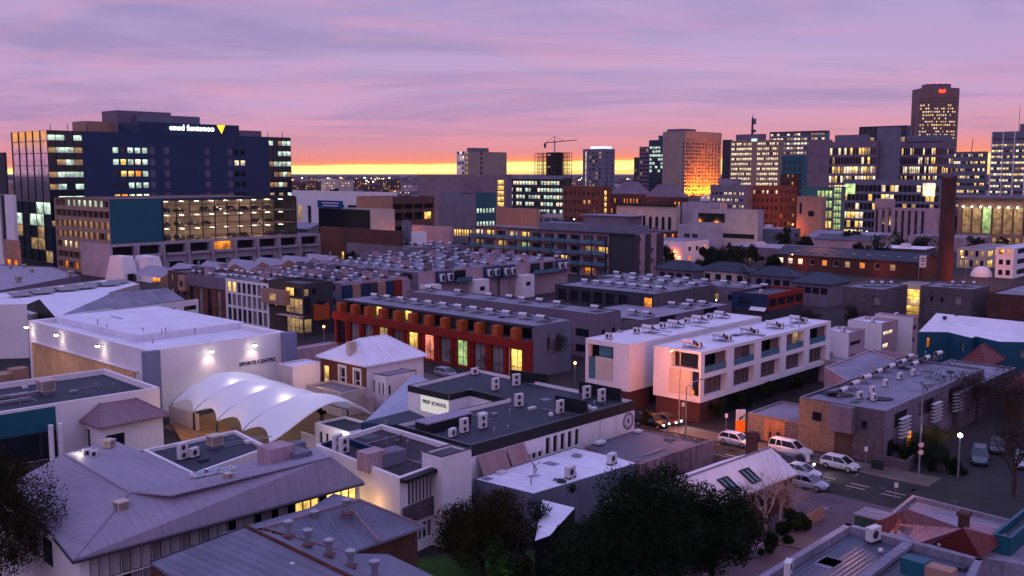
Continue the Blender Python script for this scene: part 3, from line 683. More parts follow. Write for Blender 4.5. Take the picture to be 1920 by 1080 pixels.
# lanes between the terraces
for k, (px, py, zl) in enumerate(((1060, 720, 90), (700, 700, 80))):
    a = P(px, py); lb = MB(); lb.face([(*(a-DV*10-DU*3).xy, .004), (*(a-DV*10+DU*3).xy, .004), (*(a+DV*zl+DU*3).xy, .004), (*(a+DV*zl-DU*3).xy, .004)]); struct(lb, 'lane', W['asphalt'])
gl = MB(); c = P(950, 1075); gl.prism([(c.x+8*math.cos(t)*1.2, c.y+5*math.sin(t)) for t in [i*.628 for i in range(10)]], 0, .02); struct(gl, 'lawn', M('lawn', (48, 80, 26), .9, amt=.4))
# ================================================================== NEAR BLOCKS
# --- classroom block with the hipped metal roof (bottom left)
def edge_slab(mb, a, b, h): pass
E0, E1 = P(137, 1050, 6.5), P(683, 903, 6.5)
b = Bld('school_block', 'long pale hip-roofed school block with a strip of windows, at the bottom left', 'school building', (E0.x, E0.y, 0), frame=W['steel'], fw=.05, depth=.12)
dE = (E1-E0).normalized(); nE = Vector((-dE.y, dE.x, 0)); LE = (E1-E0).length
ins = .7; a0, a1 = E0+dE*ins+nE*ins, E1+nE*ins
ops = []; nW = 30
for i in range(nW):
    u0 = .6+(LE-1.6)*i/nW; u1 = .6+(LE-1.6)*(i+.97)/nW
    lit = i >= 22; kk = ('lity' if lit and i != 25 else (random.choice(['pale', 'pale', 'curtain']) if i < 14 else random.choice(['dark', 'curtain', 'pale', 'pale'])))
    ops.append((u0, u1, 4.3, 6.2, kk)); ops.append((u0, u1, 3.45, 4.2, 'curtain' if i % 3 else 'dark'))
b.facade(a0, a1, 0, 6.45, ops)
back = [a1+nE*11, a0+nE*11+nE*6]
b.facade(a1, a1+nE*11, 0, 6.45); b.facade(a0+nE*30, a0, 0, 6.45, [(2+3*i, 4+3*i, 4, 6, 'dark') for i in range(8)])
b.finish(W['white']); rt = b.root
rz = 9.0; G0, G1 = P(243, 923, rz), P(621, 857, rz); G2 = P(120, 851, rz); L0 = P(20, 905, 6.5); 
m = MB(); K = Vector((0, 0, -.2))
m.face([E0, E1, G1, G0]); m.face([L0, E0, G0, G2])
m.face([G1, E1, E1+nE*2.2, ]); 
for p, q in ((E0, E1), (L0, E0)): m.face([p+K, q+K, q, p])
B0, B1 = P(322, 928, 8.8), P(330, 928, 8.8)
Xa, Xb = P(366, 889, 7.6), P(268, 843, 8.4)
m.face([G0, P(322, 929, 8.7), Xa, P(212, 825, 8.7), G2]); 
m.face([P(322, 929, 8.7), G1, P(592, 838, 7.6), Xa])
hr = m.build('roof', W['roofm'], rt); rc = MB(); rc.tube(G2, G0, .12, .12, 6); rc.tube(G0, E0, .1, .1, 6); rc.tube(G0, P(322, 929, 8.7), .1, .1, 6); rc.tube(P(322, 929, 8.75), G1, .08, .08, 6); rc.build('ridge_cap', W['roofm'], hr)
gt = MB(); gt.tube(E0+K, E1+K, .1, .1, 6); gt.tube(L0+K, E0+K, .1, .1, 6); gt.build('gutter', W['steel'], rt)
sk_ = MB()
for px, py in ((377, 888), (397, 884.5), (422, 880)):
    c = P(px, py, 8.15); sk_ = MB(); sk_.box(c, (1.5, 1.0, .2), YU); o = sk_.build('skylight', W['acw'], rt); s2 = MB(); s2.box(c+Vector((0, 0, .13)), (1.1, .7, .04), YU); s2.build('glass', W['balg'], o)
put('cooler', P(228, 962, 7.9), YU, 'small square louvred vent standing on the slope of the big pale hip roof', scale=.75)
put('ac1', P(164, 856, 8.7), YU, 'low grey box lying on the lit end of the hip roof', scale=.7)
put('ac1', P(176, 858, 8.7), YU, 'second low grey box beside the first on the lit hip roof end', scale=.7)
put('cooler', P(205, 842, 8.6), YU+.4, 'silver rooftop cooler on legs near the peak of the pale hip roof', scale=.7)
put('cooler', P(428, 901, 8.6), YU, 'small grey vent box behind the ridge of the hip roof', scale=.5)
lamp_light(P(150, 842, 9.3), (255, 226, 190), 60, .2); 
m = MB(); t = thing('vent_pipe', 'tall pale vent pipes beside the lit windows of the school block', 'vent pipe', P(603, 912, 7)); 
for k in (0, .35): m.tube(P(603, 925, 6)+dE*k, P(603, 925, 6)+dE*k+Vector((0, 0, 1.4)), .06, .06, 6)
m.build('pipe', W['acw'], t)
for px, py in ((345, 1000), (519, 962)):
    m = MB(); c = P(px, py, 0); 
for (px, py, h, lb) in ((222, 1062, 6.4, 'dark downpipe post near the left end of the school windows'), (519, 985, 6.2, 'thin grey post standing before the school windows')):
    t = thing('post', lb, 'post', P(px, py+60, 0)); m = MB(); m.tube(P(px, py+60, 0), P(px, py+60, 0)+Vector((0, 0, h)), .07, .07, 8); m.build('pole', W['steel'], t)
lamp_light(P(640, 955, 3.2), (255, 214, 110), 110, .3); lamp_light(P(690, 950, 4.0), (255, 190, 110), 60, .3)
# --- old brick hall, two hipped slopes (bottom centre)
zr, ze = 8.6, 6.3
F_, L_, N_, R_ = P(674, 937, zr), P(496, 989, zr-.4), P(653, 1037, ze), P(797, 987, ze)
b = Bld('brick_hall', 'old brick hall with a folded slate-grey metal roof at the bottom centre', 'hall', (N_.x, N_.y, 0), frame=W['white'])
dN = (R_-N_).normalized(); nN = Vector((-dN.y, dN.x, 0)); LN = (R_-N_).length
b.facade(N_+nN*.4, R_+nN*.4-dN*.4, 0, 6.1, [(2+3.4*i, 3.4+3.4*i, 2.8, 4.6, 'dark') for i in range(int(LN/3.6))])
q0, q1 = R_+nN*.4-dN*.4, R_+nN*9-dN*.4; b.facade(q0, q1, 0, 6.1, [(3, 4.2, 3, 5, 'dark')]); b.finish(W['brick'])
hm = M('weathered_metal_roof', (104, 104, 126), .55, 'rib', amt=.18)
m = MB(); m.face([L_, N_, R_, F_]); k = Vector((0, 0, -.18)); m.face([N_+k, R_+k, R_, N_]); m.face([R_+k, F_+k, F_, R_]); Bk = F_-nN*0+nN*6-Vector((0, 0, 2)); m.face([F_, R_, R_+nN*11, Bk]); m.face([L_, F_, Bk, L_+nN*6-Vector((0, 0, 2))])
ro = m.build('roof', hm, b.root); rc = MB(); rc.tube(P(660, 957, 8.2), P(712, 1015, 6.42), .12, .12, 6); rc.tube(L_, F_, .1, .1, 6); rc.tube(F_, R_, .09, .09, 6); rc.tube(L_, N_, .08, .08, 6); rc.build('ridge_cap', M('pink_flashing', (134, 110, 122), .6), ro)
put('cowl', P(590, 984, 7.6), 0, 'round metal vent cowl alone on the left slope of the upper hall roof', 'hall roof vents'); put('cowl', P(650, 962, 8.2), 0, 'round metal vent cowl close to the peak of the upper hall roof', 'hall roof vents')
for i, (px, py) in enumerate(((541, 1004), (577.5, 1021), (617, 1040), (657.6, 1061), (702.6, 1081))):
    put('cowl', P(px, py, 8.3-.25*i*.3), 0, f'round vent cowl, {ORD[i]} from left in the slanting row of five on the front hall', 'row of five roof vents')
J0, J1 = P(462, 987, 9.0), P(700, 1102, 9.0)
b = Bld('front_hall', 'nearest metal-roofed hall with a rusty ridge line at the bottom edge', 'hall', (J0.x, J0.y, 0))
A1, A2 = P(282, 1054, 6.3), P(500, 1200, 6.3); C1, C2 = P(729, 1039, 6.3), P(880, 1112, 6.3)
m = MB(); m.face([A1, A2, J1, J0]); m.face([J0, J1, C2, C1, P(653, 1037.5, 6.32)]); m.face([A1+k, A2+k, A2, A1]); m.face([C2+k, C1+k, C1, C2]); ro = m.build('roof', hm, b.root)
rc = MB(); rc.tube(J0, J1, .13, .13, 6); rc.build('ridge_cap', M('rusty_ridge', (90, 46, 44), .85, amt=.5, scale=3), ro); rc = MB(); rc.tube(A1, J0, .07, .07, 5); rc.build('barge_cap', W['steel'], ro)
b.facade(C2-nN*0, C1, 0, 6.1); b.facade(A1, A2, 0, 6.1); b.finish(W['brick'])
put('ac1', P(556, 1074, 7.9), YU, 'small metal box vent on the near slope of the front hall roof', scale=.8)
# --- grey roof with boxes beside the hip roof
r = Rect(P(362, 889, 7.6), 506, 266, 7.6)
polyblock('flat_roofed_wing', 'flat dark-roofed wing with two boxes between the hip roof and the white canopy', 'school wing', [(362, 889), (505, 838), (442, 806), (268, 843)], 7.6, W['white'], W['roofd'], parapet=.3)
put('ac', P(343, 862, 7.3), YU+.3, 'tall white condenser on the flat dark roof left of the canopy'); put('ac1', P(364, 858, 7.3), YU+.3, 'low white box beside the tall condenser on the flat dark roof'); put('cooler', P(403, 840, 7.3), YU, 'square louvred cooler on the flat dark roof nearest the canopy')
bx = MB(); t = thing('duct_box', 'chunky pink duct housing where the hip roof meets the flat roofs', 'duct', P(518, 855, 7.6)); bx.box(P(518, 858, 8.3), (2.4, 2., 2.2), YU); bx.build('casing', W['pink'], t); bx = MB(); bx.box(P(549, 852, 8.3), (3.4, 1.6, 1.), YV+math.pi); bx.box(P(540, 841, 8.5), (3., 1., .8), YU); bx.build('duct', W['grey'], t)
# --- school wing with the air-handling well (centre)
b = polyblock('classroom_wing', 'two-storey white classroom wing with gravel-dark flat roof and plant well', 'school wing',
    [(749, 896), (832, 866), (884, 846), (716, 795), (592, 834)], 7.0, W['white'], M('gravel_roof', (62, 54, 66), .95, amt=.35, scale=2.), parapet=.45,
    opsf={0: lambda L: [(1.0+(L-2)*i/8, 1.0+(L-2)*(i+.9)/8, 4.3, 6.3, 'curtain') for i in range(8)]+[(1.0+(L-2)*i/6, 1.0+(L-2)*(i+.9)/6, .9, 2.4, 'dark' if i % 2 else 'curtain') for i in range(6)]}, frame=W['steel'])
Qa, Qb = b.Q[0], b.Q[1]; d = (Qb-Qa).normalized(); n = Vector((d.y, -d.x, 0)); m = MB(); m.box((Qa+Qb)/2+n*.12+Vector((0, 0, -3.4)), ((Qb-Qa).length-.6, .2, 1.5), math.atan2(d.y, d.x)); m.build('brick_band', W['mbrick'], b.root)
m = MB(); m.box((Qa+Qb)/2+n*.35+Vector((0, 0, -.25)), ((Qb-Qa).length-.1, .7, .3), math.atan2(d.y, d.x)); m.build('fascia', W['black'], b.root)
m = MB(); well = [P(604, 837, 6.8), P(645, 824, 6.8), P(714, 849, 6.8)]
for i in range(2): A, B_ = well[i], well[i+1]; dq = B_-A; m.box((A+B_)/2, (dq.length, .3, .6), math.atan2(dq.y, dq.x))
m.build('plant_kerb', W['navy'], b.root)
put('ac', P(633, 846, 6.7), YU+.2, 'tall white condenser, left one of the pair in the roof well', scale=1.05); put('ac', P(645, 851, 6.7), YU+.2, 'tall white condenser, right one of the pair in the roof well', scale=1.05)
m = MB(); t = thing('plant_box', 'pinkish plant cabinet with a grey duct on the classroom wing roof', 'plant box', P(697, 868, 6.6)); m.box(P(697, 862, 7.3), (2., 1.6, 1.7), YU); m.build('casing', W['pink'], t); m = MB(); m.box(P(730, 856, 7.2), (2.6, 1.6, 1.2), YU); m.build('duct', W['grey'], t)
m = MB(); t = thing('roof_aerial', 'thin television aerial in the middle of the classroom wing roof', 'aerial', P(707, 832, 6.6)); m.tube(P(707, 832, 6.6), P(707, 832, 6.6)+Vector((0, 0, 1.8)), .03, .02, 5); m.build('mast', W['metal'], t)
# white tower-like wall
rr = Rect(P(828, 866, 7.6), 882, 824, 8.0, LV=2.0); block('stair_tower', 'plain tall white wall of the stair tower next to the black fascia', 'stair tower', Rect(P(828, 858, 8.0), 883, 820, 8.0, LV=2.5), W['white'], W['roofg'], parapet=.2, cope=W['black'])
# --- prep school
def seal(b, c, d, r_):
    n_ = Vector((d.y, -d.x, 0)); m = MB()
    def ring(r0, r1, z=.03):
        for i in range(32):
            t0, t1 = i/32*6.2832, (i+1)/32*6.2832; q = lambda t, r: c+n_*z+d*math.cos(t)*r+Vector((0, 0, math.sin(t)*r)); m.face([q(t0, r0), q(t0, r1), q(t1, r1), q(t1, r0)][::-1])
    ring(r_*.84, r_); ring(r_*.60, r_*.64)
    for t in range(24):
        a = t/24*6.2832; p_ = c+n_*.035+d*math.cos(a)*r_*.73+Vector((0, 0, math.sin(a)*r_*.73)); m.box(p_, (.05, .02, .09), math.atan2(d.y, d.x))
    m.face([c+n_*.035+x for x in (d*-.22*r_+Vector((0, 0, .3*r_)), d*-.18*r_+Vector((0, 0, -.15*r_)), Vector((0, 0, -.38*r_)), d*.18*r_+Vector((0, 0, -.15*r_)), d*.22*r_+Vector((0, 0, .3*r_)))][::1])
    m.build('crest', W['navy'], b)
pts = [(882, 836), (1190, 751), (1046, 723), (896, 692), (765, 723), (842, 740), (881, 731), (951, 748), (862, 768), (797, 784), (741, 796)]
def opsP(L):
    o = []
    for i in range(5): u = L*(.415+.045*i); o.append((u, u+L*.028, 3.9, 5.65, 'void'))
    for i in range(3): u = L*(.30+.035*i); o.append((u, u+L*.025, 3.9, 4.5, 'void'))
    return o
b = polyblock('prep_school', 'white single-storey school with charcoal fascia and wide dark flat roof of two levels', 'school building', pts, 7.0, W['white'], W['roofd'], parapet=.35, opsf={0: opsP}, framed=False)
Q = b.Q
m = MB()
for i in range(len(Q)):
    a_, c_ = Q[i], Q[(i+1) % len(Q)]; d = (c_-a_); L = d.length; d.normalize(); n = Vector((d.y, -d.x, 0))
    hf_ = -.68 if i in (4, 5, 6) else (-.3 if i > 6 else -1.05); m.face([a_+n*.06+Vector((0, 0, hf_)), c_+n*.06+Vector((0, 0, hf_)), c_+n*.06+Vector((0, 0, .03)), a_+n*.06+Vector((0, 0, .03))]); m.face([a_+n*.06+Vector((0, 0, .03)), c_+n*.06+Vector((0, 0, .03)), c_-n*.2+Vector((0, 0, .03)), a_-n*.2+Vector((0, 0, .03))])
m.build('fascia', W['black'], b.root)
d = (Q[1]-Q[0]).normalized(); n = Vector((d.y, -d.x, 0)); LQ = (Q[1]-Q[0]).length
for u0, u1 in ((.03, .175), (.185, .285)):
    m = MB(); A, B_ = Q[0]+d*LQ*u0+n*.1, Q[0]+d*LQ*u1+n*.1; m.face([A+Vector((0, 0, -2.9))+n*.9, B_+Vector((0, 0, -2.9))+n*.9, B_+Vector((0, 0, -1.15)), A+Vector((0, 0, -1.15))]); m.build('awning', M('striped_awning', (150, 118, 120), .8, 'rib', amt=.2), b.root)
seal(b.root, Q[0]+d*LQ*.955+Vector((0, 0, -2.1)), d, .95)
for u in (.64, .76, .87):
    m = MB(); m.tube(Q[0]+d*LQ*u+n*.1+Vector((0, 0, -5)), Q[0]+d*LQ*u+n*.1+Vector((0, 0, -1.1)), .06, .06, 6); m.build('downpipe', W['white'], b.root)
# the prep-school sign wall between 765 and 842
sA, sB = P(793, 745, 5.9), P(844, 757, 5.9)
d2 = (Q[5]-Q[4]).normalized() if (Q[5]-Q[4]).length > 1 else DV*-1
a_, c_ = Q[4], Q[5]; L2 = (c_-a_).length; n2 = Vector((d2.y, -d2.x, 0))
m = MB(); m.face([a_+d2*L2*.33+n2*.1+Vector((0, 0, -2.6)), c_+n2*.1+Vector((0, 0, -2.6)), c_+n2*.1+Vector((0, 0, -.72)), a_+d2*L2*.33+n2*.1+Vector((0, 0, -.72))]); m.build('sign_wall', ME('lit_sign_board', (240, 236, 226), .42, True), b.root)
text_mesh('lettering', 'PREP SCHOOL', a_+d2*L2*.38+n2*.14+Vector((0, 0, -1.6)), d2, L2*.062, W['black'], b.root, .03)
for nm, px, py, k_ in (('condenser behind the front edge, left small one of three', 848, 820, 'ac1'), ('middle condenser of the three near the front edge', 870, 812, 'ac'), ('tall condenser, right one of the three near the front edge', 905, 804, 'ac'), ('tall condenser in the centre of the roof', 973, 763, 'ac'), ('twin-fan condenser beyond the courtyard', 929, 732, 'ac'), ('twin-fan condenser left of the dark screen', 968, 724, 'ac'), ('small blue-grey unit at the far left edge', 890, 703, 'ac1'),
    ('condenser beside the near dark screen', 1050, 776, 'ac'), ('open-fronted condenser before the far screen', 1100, 748, 'ac'), ('white condenser right of the far screen gap', 1128, 754, 'ac')):
    put(k_, P(px, py, 6.65), YU+random.uniform(-.3, .3), 'white '+nm+' of the prep school roof' if len(nm.split()) < 11 else 'white '+nm, 'condensers on the prep school roof')
for nm, p0, p1, h in (('low dark plant screen at the front right of the prep school roof', (1041, 768), (1100, 780), 1.5), ('long dark plant screen at the back of the prep school roof', (957, 714), (1027, 724), 1.3), ('dark plant screen at the street end of the prep school roof', (1086, 738), (1163, 754), 1.4)):
    A, B_ = P(*p0, 6.65), P(*p1, 6.65); t = thing('plant_screen', nm, 'screen', A); dq = (B_-A).normalized(); nq = Vector((dq.y, -dq.x, 0)); m = MB()
    m.box((A+B_)/2+Vector((0, 0, h/2+.1)), ((B_-A).length, .12, h), math.atan2(dq.y, dq.x)); m.build('screen_panel', W['black'], t); m = MB()
    for u in (0, .33, .66, 1): m.tube(A+(B_-A)*u-nq*.15, A+(B_-A)*u-nq*.15+Vector((0, 0, h+.1)), .05, .05, 5)
    m.build('post', W['steel'], t)
t = thing('roof_lantern', 'long corrugated roof lantern at the left corner of the prep school roof', 'roof lantern', P(828, 800, 6.6)); m = MB(); m.box(P(832, 792, 7.2), (6.0, 1.8, 1.0), YU); m.build('wall', W['black'], t); m = MB(); m.box(P(832, 792, 7.2)+Vector((0, 0, .55)), (6.2, 2.0, .12), YU); m.build('cap', W['roofm'], t)
m = MB(); t = thing('roof_ball_vent', 'white ball vent near the front edge of the prep school roof', 'vent', P(1033, 777, 6.65)); m.ball(P(1033, 777, 6.9), .28); m.build('ball', W['acw'], t)
lamp_light(P(905, 752, 4.5), (255, 190, 120), 35, .2)
# covered way, blue roof left of it
polyblock('covered_way', 'low blue-grey corrugated roof beside the small sign wall, left of the prep school', 'covered way', [(740, 797), (800, 783), (768, 769), (677, 792)], 5.6, W['navy'], W['roofb'], parapet=0)
# --- white flat roof and corrugated roof with stained wall
b = polyblock('white_roofed_shed', 'low shed with bright white flat roof, satellite dish and two condensers', 'shed', [(1000, 926), (1203, 866), (1077, 838), (888, 898)], 4.2, W['grey'], W['white2'], parapet=.06, pt=.12)
put('dish', P(1001, 893, 4.2), .4, 'small dark satellite dish on the white flat roof', scale=1.25); put('ac1', P(1069, 896, 4.2), YU+.1, 'square condenser in the middle of the white flat roof', scale=1.25); put('ac1', P(1147, 870, 4.2), YU+.1, 'square condenser near the right edge of the white flat roof', scale=1.2)
b = polyblock('corrugated_shed', 'shed with grey corrugated roof behind a stained pink parapet wall', 'shed', [(1203, 868), (1330, 832), (1200, 804), (1097, 837)], 4.3, W['stain'], W['corr'], parapet=.1, pt=.1)
m = MB(); A, B_ = P(1194, 869, 4.6), P(1334, 823, 4.6); d = (B_-A).normalized(); n = Vector((d.y, -d.x, 0)); 
m.box((A+B_)/2+n*.2+Vector((0, 0, -2.3)), ((B_-A).length, .35, 4.6), math.atan2(d.y, d.x)); e = B_+n*.02
m.prism([tuple(x) for x in ((e+n*2.6+d*.1).xy, (e+n*2.6+d*.4).xy, (e+d*.4).xy, (e+d*.1).xy)], 0, 3.0); m.build('stained_wall', W['stain'], b.root)
t = thing('roof_hatch', 'small white hatch on the grey corrugated roof', 'roof hatch', P(1125, 829, 4.3)); m = MB(); m.box(P(1125, 829, 4.5), (1.2, .7, .25), YU); m.build('lid', W['acw'], t)
# --- cottage with skylights
R0, R1, Ea, Eb = P(1232, 914, 6.2), P(1445, 838, 6.2), P(1344, 948, 3.4), P(1496, 887, 3.4)
b = Bld('cottage', 'brick cottage with pale tin roof, two skylights and a brick chimney', 'cottage', (Eb.x, Eb.y, 0), frame=W['white'])
d = (R1-R0).normalized(); L = (R1-R0).length; n = Vector((d.y, -d.x, 0)); sl_ = (Eb-R1)
E1_ = Eb; E0_ = Eb-d*L*.80; Bq = R1-n*6.+Vector((0, 0, -2.8)); Bp = R0-n*6.+Vector((0, 0, -2.8))
m = MB(); m.face([E0_, E1_, R1, R0]); m.face([Bq, Bp, R0, R1]); kk = Vector((0, 0, -.15)); m.face([E0_+kk, E1_+kk, E1_, E0_]); m.face([E1_+kk, R1+kk, R1, E1_])
ro = m.build('roof', W['white2'], b.root); rc = MB(); rc.tube(R0, R1, .1, .1, 6); rc.build('ridge_cap', W['roofp'], ro)
b.facade(E0_-n*.4, E1_-n*.4-d*.3, 0, 3.3, [(3, 4.2, 1, 2.4, 'dark'), (8, 9.2, 1, 2.4, 'dark')]); b.facade(E1_-n*.4-d*.3, Vector((Bq.x, Bq.y, 0))-d*.3, 0, 3.3, [(2, 3.2, 1, 2.5, 'dark'), (8, 9.3, 1, 2.5, 'dark')])
b.wall.face([(E1_-n*.4-d*.3).xy[:]+(3.3,), (Bq-d*.3).xy[:]+(3.3,), (R1-d*.3)[:]]); b.finish(W['brick'])
for cx, cy in ((1378, 905), (1416, 889)):
    c = P(cx, cy, 4.9); nx = (E1_-R1).normalized(); up = d.cross(nx).normalized(); up = up if up.z > 0 else -up; m = MB(); g2 = MB()
    def q_(a, b_, h): return c+d*a+nx*b_+up*h
    # seat the frame on the slope
    tt = ((R1-c).dot(up)); c = c+up*tt
    for a0_, a1_, b0_, b1_ in ((-.75, .75, -1.0, -.85), (-.75, .75, .85, 1.0), (-.75, -.6, -.85, .85), (.6, .75, -.85, .85), (-.06, .06, -.85, .85)):
        p8 = [q_(a0_, b0_, .16), q_(a1_, b0_, .16), q_(a1_, b1_, .16), q_(a0_, b1_, .16)]; p0_ = [x-up*.16 for x in p8]; m.face(p8)
        for i in range(4): m.face([p0_[i], p0_[(i+1) % 4], p8[(i+1) % 4], p8[i]])
    o = m.build('skylight', W['black'], b.root); g2.face([q_(-.6, -.85, .06), q_(.6, -.85, .06), q_(.6, .85, .06), q_(-.6, .85, .06)]); g2.build('glass', W['balg'], o)
c = P(1409, 858, 5.6); m = MB(); m.box(c+Vector((0, 0, .6)), (.95, .75, 2.8), YU); m.box(c+Vector((0, 0, 2.05)), (1.15, .95, .2), YU); m.box(c+Vector((0, 0, 2.3)), (.85, .65, .3), YU); o = m.build('chimney', W['brick'], b.root)
# --- small white roof poking through the trees
b = polyblock('garden_shed', 'small white-roofed shed half hidden by the dark trees', 'shed', [(1031, 1004), (1078, 952), (1017, 937), (1003, 1014)], 4.0, W['black'], W['white2'], parapet=0)
b = polyblock('lean_to', 'tiny white lean-to roof in a gap of the dark trees', 'lean-to', [(1078, 1016), (1084, 1000), (1070, 994), (1064, 1004)], 3.0, W['black'], W['white2'], parapet=0)
# --- bottom right: corrugated roof and red iron roofs
b = polyblock('corrugated_roof_shop', 'large building with blue-grey corrugated roof behind white parapets at the bottom right', 'building', [(1400, 1096), (1790, 1160), (1842, 1050), (1588, 983)], 5.5, W['roofp'], W['corr'], parapet=.5, pt=.45)
bm = MB(); A, B_ = P(1600, 1100, 5.3), P(1706, 1020, 5.3); dq = (B_-A).normalized(); bm.box((A+B_)/2+Vector((0, 0, .06)), ((B_-A).length, .7, .3), math.atan2(dq.y, dq.x)); bm.build('roof_beam', W['roofp'], b.root)
Qs = b.Q
cm = MB()
for i in range(4):
    a_, c_ = Qs[i], Qs[(i+1) % 4]; dq = (c_-a_).normalized(); nq = Vector((dq.y, -dq.x, 0)); cm.box((a_+c_)/2-nq*.2+Vector((0, 0, .04)), ((c_-a_).length+.1, .5, .08), math.atan2(dq.y, dq.x))
cm.build('coping', W['roofp'], b.root)
put('ac1', P(1637, 1016, 5.1), YU-.2, 'boxy dark-fronted condenser in the corner of the corrugated roof', scale=1.3)
put('ac', P(1477, 1092, 5.1), YU+.3, 'white condenser at the bottom edge of the corrugated roof')
t = thing('duct_cabinet', 'long cabinets, one blue and one tan, side by side on the corrugated roof', 'cabinet', P(1735, 1075, 5.1)); m = MB(); m.box(P(1716, 1062, 5.9), (1.6, 1.1, 1.1), YV+math.pi); m.build('blue_cabinet', W['teal'], t); m = MB(); m.box(P(1752, 1074, 5.8), (2.5, 1.1, 1.0), YV+math.pi); m.build('tan_cabinet', W['tan'], t)
for px, py, lb in ((1651, 1032, 'white ball vent in the middle of the corrugated roof'), (1550, 1019, 'small ball vent near the left parapet of the corrugated roof'), (1530, 1031, 'lower small ball vent by the left parapet of the corrugated roof')):
    t = thing('roof_ball_vent', lb, 'vent', P(px, py, 5.0)); m = MB(); m.ball(P(px, py, 5.2), .2); m.build('ball', W['acw'], t)
# parapet yard + red roofs
b = polyblock('red_roofed_villa', 'old villa with faded red iron roofs and a brick chimney inside white parapets', 'house', [(1640, 1010), (1925, 1060), (1960, 990), (1711, 928), (1640, 985)], 3.6, W['roofp'], W['roofp'], parapet=.4, pt=.3)
rt = b.root
faded = M('faded_red_iron', (150, 116, 132), .6, 'rib', amt=.3)
def poly3(name, pts, m_, parent):
    mb = MB(); mb.face([P(*p) for p in pts]); return mb.build(name, m_, parent)
poly3('faded_roof', [(1664, 980, 3.8), (1722, 1018, 4.0), (1804, 991, 6.0), (1701, 954, 6.0)], faded, rt)
poly3('roof', [(1745, 1021, 4.0), (1840, 1047, 3.9), (1889, 1010, 3.9), (1806, 990, 6.0)], W['roofr'], rt)
poly3('roof', [(1722, 1018, 4.0), (1745, 1021, 4.0), (1806, 990, 6.0)], faded, rt)
poly3('roof', [(1806, 990, 6.0), (1889, 1010, 3.9), (1895, 992, 3.8), (1815, 975, 4.6)], faded, rt)
poly3('roof', [(1620, 988, 4.0), (1668, 1000, 4.0), (1701, 954, 6.0)], W['roofr'], rt); poly3('roof', [(1664, 980, 3.9), (1680, 1004, 4.), (1690, 975, 4.9)], W['roofr'], rt)
c = P(1806, 1004, 5.); m = MB(); m.box(c+Vector((0, 0, .5)), (.75, .6, 2.2), YU); m.box(c+Vector((0, 0, 1.7)), (1., .85, .25), YU); o = m.build('chimney', W['brick'], rt); mm = MB(); mm.box(c+Vector((0, 0, -.3)), (1.1, .9, .35), YU); mm.build('flashing', W['roofp'], o)
block('blue_wall_building', 'plain blue-walled building cut off by the right edge at the bottom', 'building', Rect(P(1897, 1010, 4.6), 2010, 1860, 4.6), W['teal'], W['roofg'])
street_l = lamp_light(P(1866, 1062, 2.0), (255, 200, 130), 25, .1)
# green bin store by the driveway
t = thing('bin_store', 'small dark green hut beside the driveway', 'hut', P(1635, 985)); m = MB(); m.box(P(1635, 985, 1.0)+Vector((0, 0, 0)), (2.4, 2.2, 2.0), YU); m.build('wall', M('green_paint', (40, 70, 66), .7), t); m = MB(); m.box(P(1635, 985, 1.0)+Vector((0, 0, 1.06)), (2.6, 2.4, .1), YU); m.build('roof', W['roofp'], t)
t = thing('gate_wall', 'low pale fence panels at the mouth of the driveway', 'fence', P(1537, 952)); m = MB()
for u in range(5): m.box(P(1540, 962, .6)-DU*(u*1.0), (.95, .08, 1.2), YU)
m.build('panel', W['tan'], t)
t = thing('green_hedge_fence', 'dark green hedge along the driveway under the bare birches', 'hedge', P(1490, 985)); crown_mesh('leaves', P(1500, 975, 1.0), 1.6, 2500, .14, LG, t, 6, 5); crown_mesh('leaves', P(1470, 1000, 1.0), 1.7, 2500, .14, LG, t, 6, 6); crown_mesh('leaves', P(1440, 1020, 1.0), 1.7, 2500, .14, LG, t, 6, 8)
# ================================================================== MIDDLE DISTANCE
fr = lambda n, a=0., b=1.: [a+(b-a)*(i+.5)/n for i in range(n)]
# --- white townhouses, left one (A) and right one (B)
def white_house(name, label, r, Lops, Rops, brickz=2.7):
    b = Bld(name, label, 'townhouses', (r.c.x, r.c.y, 0), 'white townhouse rows', frame=W['steel'], depth=1.0, fw=.09); p = r.poly
    for i in range(4):
        o = {0: Rops, 3: Lops}.get(i); L = (p[(i+1) % 4]-p[i]).length
        b.facade(p[i], p[(i+1) % 4], brickz, r.z, o(L) if o else ())
    b.roof.face([(q.x, q.y, r.z-.12) for q in r.inset(.2)])
    for i in range(4):
        a, c, c2, a2 = p[i], p[(i+1) % 4], r.inset(.2)[(i+1) % 4], r.inset(.2)[i]
        b.wall.face([(a.x, a.y, r.z), (c.x, c.y, r.z), (c2.x, c2.y, r.z), (a2.x, a2.y, r.z)]); b.wall.face([(a2.x, a2.y, r.z-.12), (a2.x, a2.y, r.z), (c2.x, c2.y, r.z), (c2.x, c2.y, r.z-.12)])
    b.wall.face([(q.x, q.y, brickz) for q in reversed(p)]); b.finish(W['white'], W['white2'])
    m = MB(); q = [p[0]+r.du*.25+r.dv*.25, p[0]+r.du*5+r.dv*.25, p[0]+r.du*5+r.dv*1.35, p[1]-r.du*.3+r.dv*1.35, p[2]-r.du*.3-r.dv*.3, p[3]+r.du*.25-r.dv*.3]; m.prism([(x.x, x.y) for x in q], 0, brickz-.02); m.build('brick_base', W['brick'], b.root)
    m = MB(); e_ = Vector((-r.dv.x, -r.dv.y, 0))*.03; q = [p[0]+r.du*5+r.dv*.9, p[1]-r.du*.3+r.dv*.9, p[1]-r.du*.3+r.dv*1.3, p[0]+r.du*5+r.dv*1.3]; m.prism([(x.x, x.y) for x in q], 0, brickz-.03); m.build('undercroft_shade', W['black'], b.root)  # black slab stands in for shade and dark planting under the overhang
    FOOT.append((*r.at(.5, .5).xy, r.U/2)); b.rect = r; return b
